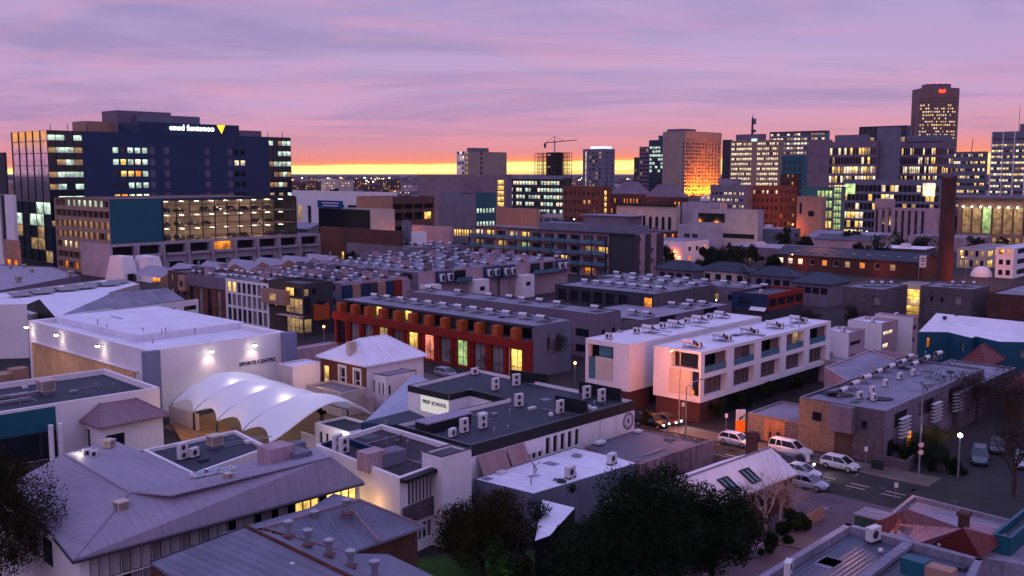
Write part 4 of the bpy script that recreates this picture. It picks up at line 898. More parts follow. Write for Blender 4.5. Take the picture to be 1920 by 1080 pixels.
rA = NR(1181, 646, 9.2, 1428, 1098); rB = NR(1314.5, 661, 9.3, 1558, 1226)
wA = white_house('white_townhouse_row', 'left-hand white townhouse block with plain side wall and five roof heaters', rA,
    lambda L: [(L*.06, L*.64, 3.6, 8.5, 'void')], lambda L: [(L*.30, L*.36, 4.4, 6.2, 'balg' if 0 else 'dark')])
x = lambda r, t, z, q=0.: Vector((*(r.poly[3]+(r.poly[0]-r.poly[3])*t+Vector((-r.dv.y, r.dv.x, 0))*0+r.du*q).xy, z))
def panel_L(r, b, name, t0, t1, z0, z1, q, m):
    """panel in the left-facing front, q metres behind the wall face"""
    mb = MB(); mb.face([x(r, t0, z0, q), x(r, t1, z0, q), x(r, t1, z1, q), x(r, t0, z1, q)]); return mb.build(name, m, b.root)
panel_L(rA, wA, 'shutter', .22, .64, 3.62, 6.9, .12, W['panelw']); panel_L(rA, wA, 'balustrade', .07, .21, 3.62, 6.7, .15, W['balg']); panel_L(rA, wA, 'balustrade', .28, .58, 6.95, 8.4, .4, W['balg'])
def bays(L):
    o = []
    for i in range(5):
        a, b_ = L*(.015+i*.197), L*(.015+i*.197+.16); 
        o.append((a+.35, b_, 6.35, 8.85, ['dark', 'shut', 'dark', 'lity' if 0 else 'litd', 'dark'][i])); o.append((a+.35, b_, 3.3, 5.75, 'shut'))
    return o
wB = white_house('white_townhouse_row', 'right-hand white townhouse block with five framed balcony bays above a shaded base', rB,
    lambda L: [(L*.38, L*.96, 6.9, 9.0, 'dark')], bays)
panel_L(rB, wB, 'shutter', .34, .82, 3.5, 6.75, -.06, W['panelw']); panel_L(rB, wB, 'shutter_slot', .84, .97, 3.6, 6.7, -.04, W['glass'])
for i in range(5):
    u0, u1 = .015+i*.197, .175+i*.197; m = MB(); A, B_ = rB.at(u0, 0), rB.at(u1, 0); A.z = B_.z = 0; nn = Vector((rB.du.y, -rB.du.x, 0)); A += rB.du*.4-nn*.15; B_ -= nn*.15
    m.face([A+Vector((0, 0, 6.36)), B_+Vector((0, 0, 6.36)), B_+Vector((0, 0, 7.3)), A+Vector((0, 0, 7.3))]); m.build('balustrade', W['balg'], wB.root)
    m = MB(); s0 = A-nn*.2+(B_-A)*(.55 if i % 2 == 0 else .0); s1 = A-nn*.2+(B_-A)*(1. if i % 2 == 0 else .45)
    m.face([s0+Vector((0, 0, 6.36)), s1+Vector((0, 0, 6.36)), s1+Vector((0, 0, 8.84)), s0+Vector((0, 0, 8.84))]); m.build('shutter', W['shut'], wB.root)
for i in range(5): heaters(rA, [(.62, [.10+.19*i])], 'x'); 
def relabel(n, f):
    for k, o in enumerate(H_[-n:]): o['label'] = f(k)
def heater_row(r, t, ss, where, acs=None, rz=None, z=None, grp='solar water heaters on the townhouse roofs'):
    for i, a in enumerate(ss):
        q = r.at(a, t, r.z if z is None else z); put('heater', (q.x, q.y, q.z), (YU if rz is None else rz)+random.uniform(-.05, .05), f"solar water heater on {where}, {ORD[i]} from the near end", grp)
        if acs is not None: q = r.at(a+acs[0], t+acs[1], q.z); put('ac1', q, YV+math.pi+random.uniform(-.1, .1), f"boxy condenser on {where}, {ORD[i]} from the near end", 'condensers on the townhouse roofs')
for o in [o for o in bpy.data.objects if o.name.startswith('solar_water_heater') and o.parent is None and o is not PROTO['heater']]:
    for c in list(o.children): bpy.data.objects.remove(c)
    bpy.data.objects.remove(o)
o = PROTO.pop('heater')
for c in list(o.children): bpy.data.objects.remove(c)
bpy.data.objects.remove(o)
heater_row(rA, .55, [.10+.185*i for i in range(5)], 'the left white townhouse roof', acs=(-.045, .12), z=9.08)
heater_row(rB, .45, [.06+.2*i for i in range(5)], 'the right white townhouse roof', acs=(.02, -.14), z=9.18)
# --- red terrace
rR = NR(1000, 612, 8.3, 1071, 640); 
b = Bld('red_terrace', 'long red and orange fronted terrace with a row of heaters along its flat roof', 'terrace', (rR.c.x, rR.c.y, 0), frame=W['steel'], depth=.9, fw=.08); p = rR.poly
nb = 12
b.facade(p[0], p[1], 0, 8.3, [(rR.U*.35, rR.U*.45, 4, 6, 'dark')]); b.facade(p[1], p[2], 0, 8.3); b.facade(p[2], p[3], 0, 8.3)
L = rR.V; ops = []
up = ['dark', 'dark', 'lity', 'curtain', 'lity', 'curtain', 'dark', 'curtain', 'dark', 'curtain', 'dark', 'dark']; lo = ['dark', 'curtain', 'curtain', 'litd', 'blind', 'lity', 'litr', 'curtain', 'litg', 'curtain', 'curtain', 'lity']
for i in range(nb): ops.append((L*i/nb+.3, L*(i+1)/nb-.25, 5.9, 7.9, up[i]))
b.facade(p[3], p[0], 4.9, 8.3, ops, depth=1.6)
n3 = Vector((-rR.du.x, -rR.du.y, 0)); s = 1.6  # lower floors stand forward
a, c = p[3]+n3*s, p[0]+n3*s; ops = []
for i in range(nb): ops.append((L*i/nb+L/nb*.10, L*i/nb+L/nb*.76, .3, 4.6, lo[i]))
b.facade(a, c, 0, 4.9, ops, mi=1, depth=.5); b.facade(c, p[0], 0, 6.2, (), mi=1); b.facade(p[3], a, 0, 6.2, (), mi=1)
b.wall.face([(a.x, a.y, 4.9), (c.x, c.y, 4.9), (p[0].x, p[0].y, 4.9), (p[3].x, p[3].y, 4.9)], 1)
b.roof.face([(q.x, q.y, 8.3) for q in p]); b.finish([W['grey'], W['red']], W['roofp'])
m = MB(); a2, c2 = a+n3*.25-rR.dv*0, c+n3*.25; mid = (a2+c2)/2+Vector((0, 0, 5.5)); m.box(mid-n3*.05, (L+.5, .5, 1.35), YV+math.pi); m.build('balcony_beam', W['red'], b.root)
for i in range(nb):
    u = L*(i+.30)/nb; q = p[3]-rR.dv*u; m = MB(); m.box(q+n3*.85+Vector((0, 0, 6.9)), (1.15, 1.5, 1.9), YV+math.pi); m.build('dividing_box', W['orange'], b.root)
for i in range(nb):
    u = L*(i+.93)/nb; q = p[3]-rR.dv*u+n3*(s+.12); m = MB(); m.box(q+Vector((0, 0, 2.4)), (.42, .2, 4.8), YV+math.pi); m.build('pier', W['red'], b.root)
m = MB(); m.box((p[0]+p[3])/2+n3*.1+Vector((0, 0, 8.22)), (L+.3, .5, .3), YV+math.pi); m.build('eaves', W['dgrey'], b.root)
for px in (693, 956): 
    t_ = solve(a2, -rR.dv, px, 3); q = a2-rR.dv*t_+n3*.1; m = MB(); m.tube(q, q+Vector((0, 0, 6)), .07, .07, 6); m.build('downpipe', W['cream'], b.root)
heater_row(rR, .5, [.5], 'x'); 
o = PROTO['heater']; 
for i in range(12):
    q = rR.at(.45, .04+.078*i); lab = f"solar water heater on the red terrace roof, {ORD[i]} from its near end"
    if i == 0: o.location = q; o['label'] = lab; o['group'] = 'solar water heaters on the red terrace'
    else: put('heater', q, YU+random.uniform(-.04, .04), lab, 'solar water heaters on the red terrace')
# the stray prototype row is now the first of the terrace row; drop the extra copy
for q_ in [q_ for q_ in bpy.data.objects if q_.get('label', '').startswith('solar water heater on x')]:
    for c_ in list(q_.children): bpy.data.objects.remove(c_)
    bpy.data.objects.remove(q_)
lamp_light(P(668, 640, 7)+Vector((0, -1, 0)), (255, 170, 90), 120, .3); lamp_light(P(752, 560, 7), (255, 190, 110), 60, .3)
# second and third terraces behind
def terrace(name, label, r, where, hs, wallm=None, roofm=None, opsR=None, opsL=None, hrow=.5, grp='solar water heaters on the grey terraces', **k):
    b = block(name, label, 'terrace', r, wallm or W['mauve'], roofm or W['roofp'], opsR or grid(2, levels(0, 2.8, 2), .35), opsL or grid(max(3, int(r.V/5)), levels(0, 2.8, 2), .55, pick(dark=5, curtain=3, litd=1)), parapet=.12, pt=.2, cope=W['dgrey'], **k)
    if hs: heater_row(r, 0, [], '')
    for j, (s_, ts) in enumerate(hs or []):
        for i, t in enumerate(ts):
            q = r.at(s_, t, r.z-.12); put('heater', q, YU+random.uniform(-.05, .05), f"solar water heater on {where}, {ORD[i % 20]} from the near end" + (f", {ORD[j]} row" if len(hs) > 1 else ''), grp)
    return b
terrace('grey_terrace', 'grey terrace directly behind the red one, six heaters along its roof', NR(1119, 590, 7.8, 1164, 762), 'the roof behind the red terrace', [(.5, [.06+.175*i for i in range(6)])])
terrace('grey_terrace', 'short grey terrace with two heaters behind the second terrace roof', NR(1014, 577, 7.4, 1068, 880), 'the short terrace roof', [(.5, [.2, .62])])
terrace('grey_terrace', 'low mauve terrace roof left of the white townhouses', NR(1205, 601, 4.6, 1372, 1075), 'the low mauve roof', [(.15, [.15, .35]), (.62, [.2, .4]), (.8, [.18, .36])], roofm=W['roofm'])
terrace('grey_terrace', 'wide grey-roofed terrace with brick end wall and one orange-lit window', NR(1226, 552, 7.2, 1341, 1040), 'the wide centre roof', [(.25, [.1+.125*i for i in range(7)]), (.7, [.05+.15*i for i in range(6)])], wallm=[W['mbrick'], W['dgrey']],
    opsR=grid(1, [(0, .01)], .1), opsL=lambda L: [(L-2.6, L-.5, 4.2, 6.4, 'lito')]+[(1+i*L/8, 1+i*L/8+L/8*.7, 3.9, 6.4, 'dark') for i in range(6)])
terrace('grey_terrace', 'long low roof with a line of heaters behind the wide terrace', NR(1436, 545, 6.6, 1480, 1120), 'the long roof behind the wide terrace', [(.35, [.05+.11*i for i in range(9)])])
# blue and red house
rb = NR(1440, 553, 7.0, 1507, 1372); b = block('blue_and_red_house', 'two-tone house, blue wall to the left and bright red upper floor to the right', 'house', rb, [W['red'], W['navy']], W['roofg'], lambda L: [(L*.03+i*L*.245, L*.03+i*L*.245+L*.21, 4.3, 6.0, 'dark') for i in range(4)], lambda L: [(L*.2, L*.55, 4.6, 6.0, 'dark')], parapet=.5, z0=0)
m = MB(); q = rb.poly; o_ = .12; bot = [q[0]-rb.du*o_-rb.dv*o_, q[1]+rb.du*o_-rb.dv*o_, q[2]+rb.du*o_+rb.dv*o_, q[3]-rb.du*o_+rb.dv*o_]; m.prism([(v_.x, v_.y) for v_ in bot], 0, 3.7); m.build('base', W['dgrey'], b.root)
m = MB(); A, B_ = x(rb, .55, 3.6, -.9), x(rb, .98, 3.6, -.9); A2, B2 = x(rb, .55, 4.3, -.1), x(rb, .98, 4.3, -.1); m.face([A, B_, B2, A2]); m.build('awning', W['white'], b.root)
put('ac1', rb.at(.3, .5, 6.5), YU, 'condenser on the roof of the blue and red house')
# --- dark corner apartments and the long house row to the left
rc_ = NR(567, 533, 10.4, 624, 503); b = block('corner_apartments', 'dark brown corner apartment block with orange boxes and lit corner windows', 'apartments', rc_, [W['dgrey'], M('brown_cladding', (74, 62, 58), .8, 'panel')], W['roofg'],
    lambda L: [(.3, L*.26, 4.3, 7.6, 'dark'), (.3, L*.22, 7.9, 9.4, 'litd'), (L*.30, L*.45, 8, 9.4, 'dark'), (.3, L*.3, .6, 3.4, 'litd')], lambda L: [(L*.48, L-.2, 4.3, 7.4, 'litd'), (L*.48, L*.75, 7.7, 9.5, 'lity'), (L*.75, L-.2, 7.7, 9.5, 'dark'), (L*.5, L-.2, .5, 3.5, 'litd'), (L*.15, L*.25, 5.2, 5.8, 'lito')], fw=.12)
for A, B_, z0_, z1_, nn in ((rc_.at(0, 1.0), rc_.at(0, .45), 6.6, 9.8, -rc_.du),):
    m = MB(); m.box((A+B_)/2.+nn*.55-Vector((0, 0, rc_.z))+Vector((0, 0, 7.3)), ((A-B_).length+1.5, 1.3, 2.9), YV+math.pi); o = m.build('window_box', W['tan'], b.root); m = MB(); m.box((A+B_)/2.+nn*1.22-Vector((0, 0, rc_.z))+Vector((0, 0, 7.3)), (2.0, .05, 1.3), YV+math.pi); m.build('window', PANE['litd'], b.root)
m = MB(); q = rc_.at(.55, 0)+Vector((rc_.du.y, -rc_.du.x, 0))*.5; m.box((q.x, q.y, 4.6), (3.2, 1.1, 3.1), YU); o = m.build('window_box', W['orange'], b.root)
m = MB(); m.box((q.x, q.y, 6.4), (1.2, 1.14, .7), YU); m.build('vent_grille', W['black'], b.root)
m = MB(); m.box(rc_.at(0, .3, 3.9)-rc_.du*.6, (7.5, 1.4, .12), YV+math.pi); m.build('canopy', W['cream'], b.root)
rg = Rect(rc_.poly[3], 560, 422, 9.6, LU=9); b = block('white_framed_apartments', 'apartments faced with a three-storey white window grid', 'apartments', rg, [W['mauve'], W['white']], W['roofp'], None, grid(8, [(.6, 3.4), (3.9, 6.4), (6.8, 9.0)], .72, lambda i, j: 'lity' if (j == 2 and i in (0, 1)) else random.choice(['dark', 'curtain', 'dark', 'curtain'])), parapet=.15)
rg2 = Rect(rg.poly[3], 480, 352, 9.4, LU=9); b = block('orange_brick_flats', 'orange brick flats with white bay windows at the left of the grid front', 'apartments', rg2, [W['mauve'], W['obrick']], W['roofp'], None, lambda L: [(L*(.04+.24*i), L*(.04+.24*i)+L*.11, .5, 6.6, 'curtain' if i % 2 else 'dark') for i in range(4)]+[(L*(.2+.24*i), L*(.2+.24*i)+L*.05, 7.2, 8.6, 'dark') for i in range(3)], parapet=.15)
m = MB(); m.box((rg2.at(0, .5, 8.1)-rg2.du*.15), (rg2.V, .3, 2.4), YV+math.pi); m.build('upper_wall', W['mauve'], b.root)
rg3 = Rect(rg2.poly[3], 400, 314, 9.6, LU=10); b = block('brown_flats', 'brown flats with a pale orange projecting box at the far left end', 'apartments', rg3, [W['mauve'], W['brown']], W['roofg'], None, grid(3, levels(0, 3.1, 3), .3, pick(dark=4, litd=1)), parapet=.3)
m = MB(); q = rg3.at(0, .12); m.box((q.x, q.y, 7.2)-Vector((0, 0, 0)) if 0 else Vector((q.x, q.y, 7.2))-rg3.du*.5, (3.0, 1.2, 3.4), YV+math.pi); m.build('window_box', W['tan'], b.root); m = MB(); m.box(Vector((q.x, q.y, 7.2))-rg3.du*1.12, (1.3, .05, 1.3), YV+math.pi); m.build('window', PANE['dark'], b.root)
def dense(r, where, ns, nt_, lab, sm=(.12, .9), tm=(.04, .95)):
    k = 0
    for j in range(ns):
        for i in range(nt_):
            a, t = sm[0]+(sm[1]-sm[0])*j/max(1, ns-1), tm[0]+(tm[1]-tm[0])*i/max(1, nt_-1); q = r.at(a, t, r.z-.12)
            put('heater', (q.x+random.uniform(-.6, .6), q.y+random.uniform(-.6, .6), q.z), YU+random.uniform(-.1, .1), f"solar water heater on {where}, {ORD[j]} line, {ORD[i]} back", 'solar water heaters on the dense terrace roofs', .82)
            if random.random() < .35: q = r.at(a+.08, t+.02, r.z-.12); tt = thing('roof_box', f"pale stair box on {where}, {ORD[j]} line, {ORD[i]} back", 'roof box', q, 'stair boxes on the dense terrace roofs'); m = MB(); m.box(q+Vector((0, 0, .9)), (1.6, 1.2, 1.8), YU); m.build('wall', random.choice([W['pink'], W['mauve']]), tt); m = MB(); m.box(q+Vector((0, 0, 1.85)), (1.8, 1.4, .1), YU); m.build('cap', W['roofp'], tt)
dense(rg, 'the white-grid apartments', 2, 6, ''); dense(rg2, 'the orange brick flats', 2, 6, '')
def mansard(name, label, r, kinds, left=None):
    b = block(name, label, 'terrace', r, [W['pink'], W['mauve']], W['roofp'], None, left or grid(max(3, int(r.V/6)), levels(0, 3, 3), .5, pick(dark=4, curtain=2, litd=1)), parapet=.12, pt=.2); n = len(kinds); nn = Vector((r.du.y, -r.du.x, 0)); st_ = r.U/n
    for i, kd in enumerate(kinds):
        q = r.c+r.du*st_*(i+.5)
        if kd == 'm':
            m = MB(); A = q-r.du*st_*.48; B_ = q+r.du*st_*.48; 
            for (z0_, o0, z1_, o1) in ((5.6, 1.1, 8.6, .35),):
                m.face([Vector((A.x, A.y, z0_))+nn*o0, Vector((B_.x, B_.y, z0_))+nn*o0, Vector((B_.x, B_.y, z1_))+nn*o1, Vector((A.x, A.y, z1_))+nn*o1]); m.face([Vector((A.x, A.y, z1_))+nn*o1, Vector((B_.x, B_.y, z1_))+nn*o1, Vector((B_.x, B_.y, z1_)), Vector((A.x, A.y, z1_))])
                m.face([Vector((A.x, A.y, z0_)), Vector((A.x, A.y, z0_))+nn*o0, Vector((A.x, A.y, z1_))+nn*o1, Vector((A.x, A.y, z1_))]); m.face([Vector((B_.x, B_.y, z0_))+nn*o0, Vector((B_.x, B_.y, z0_)), Vector((B_.x, B_.y, z1_)), Vector((B_.x, B_.y, z1_))+nn*o1])
            o = m.build('mansard', W['navy'], b.root)
            for s_ in (-.25, .22):
                m = MB(); c = q+r.du*st_*s_+nn*1.0; m.box((c.x, c.y, 7.1), (1.1, .9, 1.7), YU); d_ = m.build('dormer', W['white'], o); m = MB(); c = q+r.du*st_*s_+nn*1.47; m.box((c.x, c.y, 7.1), (.8, .04, 1.4), YU); m.build('window', PANE['dark'], b.root)
        elif kd == 'w':
            m = MB(); c = q+nn*1.2; m.box((c.x, c.y, 2.9), (st_*.9, 2.4, 5.8), YU); m.build('bay', W['white'], b.root); m = MB(); c = q+nn*2.43; m.box((c.x, c.y, 3.6), (1.6, .04, 1.0), YU); m.build('window', PANE['dark'], b.root)
        elif kd == 'b':
            m = MB(); c = q+nn*.9; m.box((c.x, c.y, 5.7), (st_*.95, 1.8, .2), YU); m.build('balcony', W['dgrey'], b.root); m = MB(); c = q+nn*1.8; m.box((c.x, c.y, 6.3), (st_*.95, .06, 1.0), YU); m.build('balustrade', W['balg'], b.root); m = MB(); c = q+nn*.05; m.box((c.x, c.y, 7.2), (st_*.7, .1, 2.3), YU); m.build('window', PANE['dark'], b.root)
        else:
            m = MB(); c = q+nn*.4; m.box((c.x, c.y, 6.0), (st_*.94, .8, 4.6), YU); m.build('wall_panel', {'t': W['tan'], 'n': W['navy'], 'r': W['red'], 'g': W['dgrey'], 'y': W['pink']}[kd], b.root)
    return b
r2 = NR(640, 531, 8.8, 764, 470); mansard('terrace_row', 'first dense terrace row, its end wall a line of coloured panels', r2, 'ntngtnry'); dense(r2, 'the first dense terrace', 4, 9, '')
r3 = NR(784, 511, 8.8, 934, 590); mansard('terrace_row', 'second dense terrace row with navy mansards and pale bays', r3, 'wmbwm'); dense(r3, 'the second dense terrace', 4, 10, '')
r4 = NR(938, 497, 8.8, 1064, 705); mansard('terrace_row', 'third dense terrace row ending in mansards below the balcony apartments', r4, 'mwbbm'); dense(r4, 'the third dense terrace', 4, 9, '')
r5 = NR(800, 466, 8.6, 880, 650); terrace('grey_terrace', 'pale roofed row at the back of the dense terraces', r5, 'the back row roof', [(.3, [.1+.11*i for i in range(8)]), (.75, [.1+.11*i for i in range(8)])])
for (px, py, zz_, kd, lb, wt) in ((952, 495, 6, 'w', 'bare white lamp among the second terrace mansards', 60), (1183, 493, 6, 'w', 'bare white lamp on the third terrace front', 0)): pass
# --- balcony apartments
ra = TR(1190, 298, 440, 1240, 886); za = ra.z; lv = za/4
rows = [(lv*i+.3, lv*i+2.6) for i in range(4)]
def balc(L):
    o = []; n = 11; lit = {(0, 3): 'litw', (1, 3): 'lity', (3, 3): 'litw', (4, 3): 'lity', (2, 2): 'lity', (4, 2): 'litg', (10, 2): 'lity', (9, 2): 'litd', (7, 1): 'lity', (9, 0): 'lito', (0, 2): 'litd'}
    w0 = L*.86
    for j in range(4):
        for i in range(n):
            o.append((w0*(i+.12)/n, w0*(i+.9)/n, rows[j][0], rows[j][1]-.2, lit.get((i, j), random.choice(['dark', 'curtain', 'dark', 'blind']))))
    return o
b = block('balcony_apartments', 'four-storey apartment block with rows of glass-fronted balconies and a dark corner', 'apartments', ra, [W['pink'], W['pink']], W['roofp'], lambda L: [(L*.15, L*.24, rows[j][0]+.5, rows[j][1]-.3, 'lity' if (j == 2) else 'dark') for j in range(4)]+[(L*.62, L*.72, rows[j][0]+.5, rows[j][1]-.3, 'litw' if j in (3, 0) else 'dark') for j in range(4)], balc, depth=1.2, land='the balcony apartments', fw=.1)
nL = -ra.du; cL = ra.V
for j in range(1, 4):
    m = MB(); q = ra.at(0, .57)+nL*.9; q.z = lv*j; m.box(q, (cL*.86, 1.9, .18), YV+math.pi); m.build('balcony_slab', W['mauve'], b.root)
for j in range(1, 4):
    for i in range(11):
        q = ra.c+ra.dv*(cL*(1-.86*(i+.5)/11))+nL*1.85; m = MB(); m.box((q.x, q.y, lv*j+.62), (cL*.86/11*.92, .05, 1.0), YV+math.pi); m.build('balustrade', W['balg'], b.root)
for i in range(12):
    q = ra.c+ra.dv*(cL*(1-.86*i/11))+nL*1.6; m = MB(); m.box((q.x, q.y, za/2-.4), (.35, .5, za-.9), YV+math.pi); m.build('fin', W['navy'], b.root)
m = MB(); q = ra.c+ra.dv*cL*.07+nL*.15; m.box((q.x, q.y, za/2), (cL*.13, .5, za-.1), YV+math.pi); m.build('dark_corner', W['dgrey'], b.root)
for s_ in (.0, .42, .88):
    q = ra.c+ra.du*ra.U*(s_+.06)+Vector((ra.du.y, -ra.du.x, 0))*.2; m = MB(); m.box((q.x, q.y, za/2), (ra.U*(.16 if s_ < .8 else .22), .6, za-.1), YU); m.build('dark_strip', W['dgrey'], b.root)
m = MB(); q = ra.at(0, .5, za+.1)+nL*.4; m.box(q, (cL, 1.6, .35), YV+math.pi); m.build('eaves', W['dgrey'], b.root)
bar_on(ra, 'penthouse', b.root, .35, .85, .05, .62, za-.6, za+2.2, W['grey']); bar_on(ra, 'penthouse', b.root, .4, .95, .1, .35, za+2.2, za+5, W['mauve']); bar_on(ra, 'penthouse_roof', b.root, .36, .97, .08, .37, za+5, za+5.25, W['roofp'])
# --- sports centre
rs = NR(279, 660, 9.0, 537, 53); b = Bld('sports_centre', 'big white sports hall with floodlit walls and timber-clad left side', 'sports hall', (rs.c.x, rs.c.y, 0), framed=False); p = rs.poly; L = rs.V
b.facade(p[0], p[1], 0, 8.6); b.facade(p[1], p[2], 0, 9); b.facade(p[2], p[3], 0, 9); b.facade(p[3], p[0], 0, 9)
q = rs.inset(.5); b.roof.face([(v_.x, v_.y, 8.5) for v_ in q]); b.finish(W['white'], W['white2'])
def ring(r, e0, e1, z0, z1, name, m_, parent):
    a_, c_ = r.inset(e0), r.inset(e1); m = MB()
    for i in range(4):
        j = (i+1) % 4; m.face([(*a_[i].xy, z1), (*a_[j].xy, z1), (*c_[j].xy, z1), (*c_[i].xy, z1)]); m.face([(*a_[i].xy, z0), (*a_[j].xy, z0), (*a_[j].xy, z1), (*a_[i].xy, z1)]); m.face([(*c_[j].xy, z0), (*c_[i].xy, z0), (*c_[i].xy, z1), (*c_[j].xy, z1)])
    return m.build(name, m_, parent)
ring(rs, -.03, .9, 8.4, 9.15, 'parapet', W['white'], b.root)
bar_on(rs, 'roof_step', b.root, .18, .99, .28, .97, 8.5, 9.5, W['white2'])
def wall_panel(r, side, a0, a1, z0, z1, o_, th, name, m_, parent):
    if side == 'L': A, B_ = r.at(0, a0, 0), r.at(0, a1, 0); nn = -r.du; yaw = YV+math.pi
    else: A, B_ = r.at(a0, 0, 0), r.at(a1, 0, 0); nn = -r.dv; yaw = YU
    m = MB(); c = (A+B_)/2+nn*o_; m.box((c.x, c.y, (z0+z1)/2), ((A-B_).length, th, z1-z0), yaw); return m.build(name, m_, parent)
wall_panel(rs, 'L', .97, .10, 0, 5.9, .06, .14, 'timber_cladding', W['wood'], b.root)
wall_panel(rs, 'L', .97, .08, 5.9, 6.05, .12, .3, 'cladding_rail', W['white'], b.root)
for nm_, r0 in (('fin', rs.at(0, 0, 0)), ('fin', rs.at(1, 0, 0))):
    m = MB(); c = r0-rs.dv*.55; m.box((c.x, c.y, 4.55), (2.0, 1.15, 9.3), YU); m.build(nm_, M('grey_blue_fin', (112, 118, 146), .7, amt=.08), b.root)
text_mesh('lettering', 'SPORTS CENTRE', rs.at(.625, 0, 5.2)-rs.dv*.03, rs.du, .54, W['black'], b.root, .06)
for (side, a_, z_, wt) in (('L', .96, 8.4, 260), ('L', .68, 8.4, 260), ('L', .33, 8.4, 260), ('R', .40, 8.1, 500), ('R', .72, 8.1, 520)):
    nn = -rs.du if side == 'L' else -rs.dv; q = (rs.at(0, a_, z_) if side == 'L' else rs.at(a_, 0, z_)); c = q+nn*.9; m = MB(); m.box(c+Vector((0, 0, .1)), (.5, .5, .12), YU); m.bar(q, c, .05); o = m.build('floodlight', W['steel'], b.root)
    m = MB(); m.ball(c+Vector((0, 0, -.06)), .34, 0, 10, 6, .6); m.build('bulb', BULB['w'], o); lamp_light(c+Vector((0, 0, -.35)), (255, 226, 200), wt*.32, .08, 'floodlight_beam', spot=(R(100), (-nn*.34+Vector((0, 0, -1)))), parent=b.root)
q = rs.at(0, 1.0, 8.2)-rs.du*2.; m = MB(); 
# white boxes between hall and old house
def qblock(name, label, c, xu, xv, z, wm, rm, cat='building', **k): return block(name, label, cat, NR(c[0], c[1], z, xu, xv), wm, rm, **k)
qblock('white_annex', 'plain white box annex right of the sports hall', (548, 688), 600, 521, 6.0, [W['white'], W['cream']], W['white2'], parapet=.15, pt=.2)
qblock('pink_annex', 'long pale pink annex behind the white box annex', (552, 656), 633, 538, 5.0, W['pink'], W['white2'], parapet=.2, opsL=lambda L: [(L*.2, L*.8, 1.5, 4, 'dark')])
qblock('pink_garden_wall_room', 'low flat-roofed room with dark coping before the brick house', (640, 738), 690, 575, 3.2, W['cream'], W['grey'], parapet=.2)
# --- old house with hipped roof
rh = Rect(P(686, 687, 6.2), 803, 592, 6.2); b = Bld('old_brick_house', 'old two-storey house with pale hipped roof, brick front and white side', 'house', (rh.c.x, rh.c.y, 0), frame=W['white'], depth=.2, fw=.14)
i_ = .5; pr = rh.inset(i_); L = (pr[3]-pr[0]).length
b.facade(pr[3], pr[0], 0, 6.1, [(L*.42, L*.55, 3.0, 5.2, 'blue'), (L*.74, L*.87, 3.0, 5.2, 'blue'), (L*.05, L*.18, 2.2, 5.0, 'lity')], mi=1); b.facade(pr[0], pr[1], 0, 6.1, [(rh.U*.7, rh.U*.8, 3, 4.4, 'dark')]); b.facade(pr[1], pr[2], 0, 6.1); b.facade(pr[2], pr[3], 0, 6.1); b.finish([W['white'], W['obrick']])
hiproof(b.root, [rh.at(0, 0), rh.at(1, 0), rh.at(1, 1), rh.at(0, 1)], (rh.at(.30, .5, 8.9), rh.at(.72, .5, 8.9)), W['white2'])
c = P(659, 652, 8.0); m = MB(); m.box(c, (1.2, .8, 1.7), YU); m.build('chimney', W['cream'], b.root)
for tt, tz in ((.485, 5.35), (.805, 5.35)):
    q = pr[3]+(pr[0]-pr[3])*tt-rh.du*.04; m = MB()
    for dx in (-.8, .8): m.box(q+(pr[0]-pr[3]).normalized()*dx+Vector((0, 0, 4.1)), (.26, .12, 2.7), YV+math.pi)
    m.box(q+Vector((0, 0, 5.42)), (1.9, .14, .3), YV+math.pi); m.box(q+Vector((0, 0, 2.8)), (1.9, .2, .2), YV+math.pi); m.build('window_surround', W['white'], b.root)
rx = NR(724, 706, 4.9, 778, 686); block('white_extension', 'white lean-to extension with dark-edged flat roof against the old brick house', 'extension', rx, W['white'], W['roofm'], lambda L: [(L*.08, L*.16, 2.2, 3.6, 'dark')], lambda L: [(L*.3, L*.45, 2.4, 4.0, 'dark'), (L*.62, L*.7, 2.2, 3.9, 'dark'), (L*.8, L*.88, 2.2, 3.9, 'dark')], parapet=.1, cope=W['black'], fw=.05)
lamp_light(P(620, 700, 5)-rh.du*1.5, (255, 190, 90), 160, .2)
# sloping blue-grey roof right of the house, down to the canopy
b = Bld('sloped_roof_shelter', 'smooth blue-grey sloping roof between the old house and the prep school', 'shelter', P(700, 790)); m = MB(); m.face([P(684, 790, 3.4), P(770, 772, 3.4), P(815, 716, 4.6), P(775, 702, 4.6)]); m.build('roof', M('smooth_grey_roof', (150, 152, 176), .45, 'seam', amt=.1), b.root); m = MB()
for px, py in ((690, 788), (760, 772)): q = P(px, py, 3.4); m.tube((q.x, q.y, 0), (q.x, q.y, 3.35), .1, .1, 6)
m.build('post', W['white'], b.root)
# courtyard wall, yard, planters beneath the canopy
t = thing('courtyard_wall', 'long pale pink wall at the foot of the brick house', 'wall', P(660, 770)); m = MB(); A, B_ = P(625, 755, 0), P(702, 780, 0); d = (B_-A).normalized(); m.box((A+B_)/2+Vector((0, 0, 1.3)), ((B_-A).length, .25, 2.6), math.atan2(d.y, d.x)); m.build('wall', W['pink'], t)
g_ = MB(); g_.face([(*P(300, 800).xy, .02), (*P(520, 880).xy, .02), (*P(760, 800).xy, .02), (*P(560, 730).xy, .02)]); struct(g_, 'courtyard_paving', M('courtyard_paving_mat', (112, 88, 70), .9, 'panel', amt=.2))
b = qblock('white_classroom', 'low white classroom with round topiary trees under the right end of the canopy', (655, 812), 712, 590, 3.4, W['white'], W['roofd'], parapet=.2, opsL=lambda L: [(L*.12, L*.22, 1.2, 2.6, 'dark'), (L*.3, L*.4, 1.2, 2.6, 'dark'), (L*.6, L*.7, .2, 2.6, 'void'), (L*.8, L*.9, 1.2, 2.5, 'dark')])
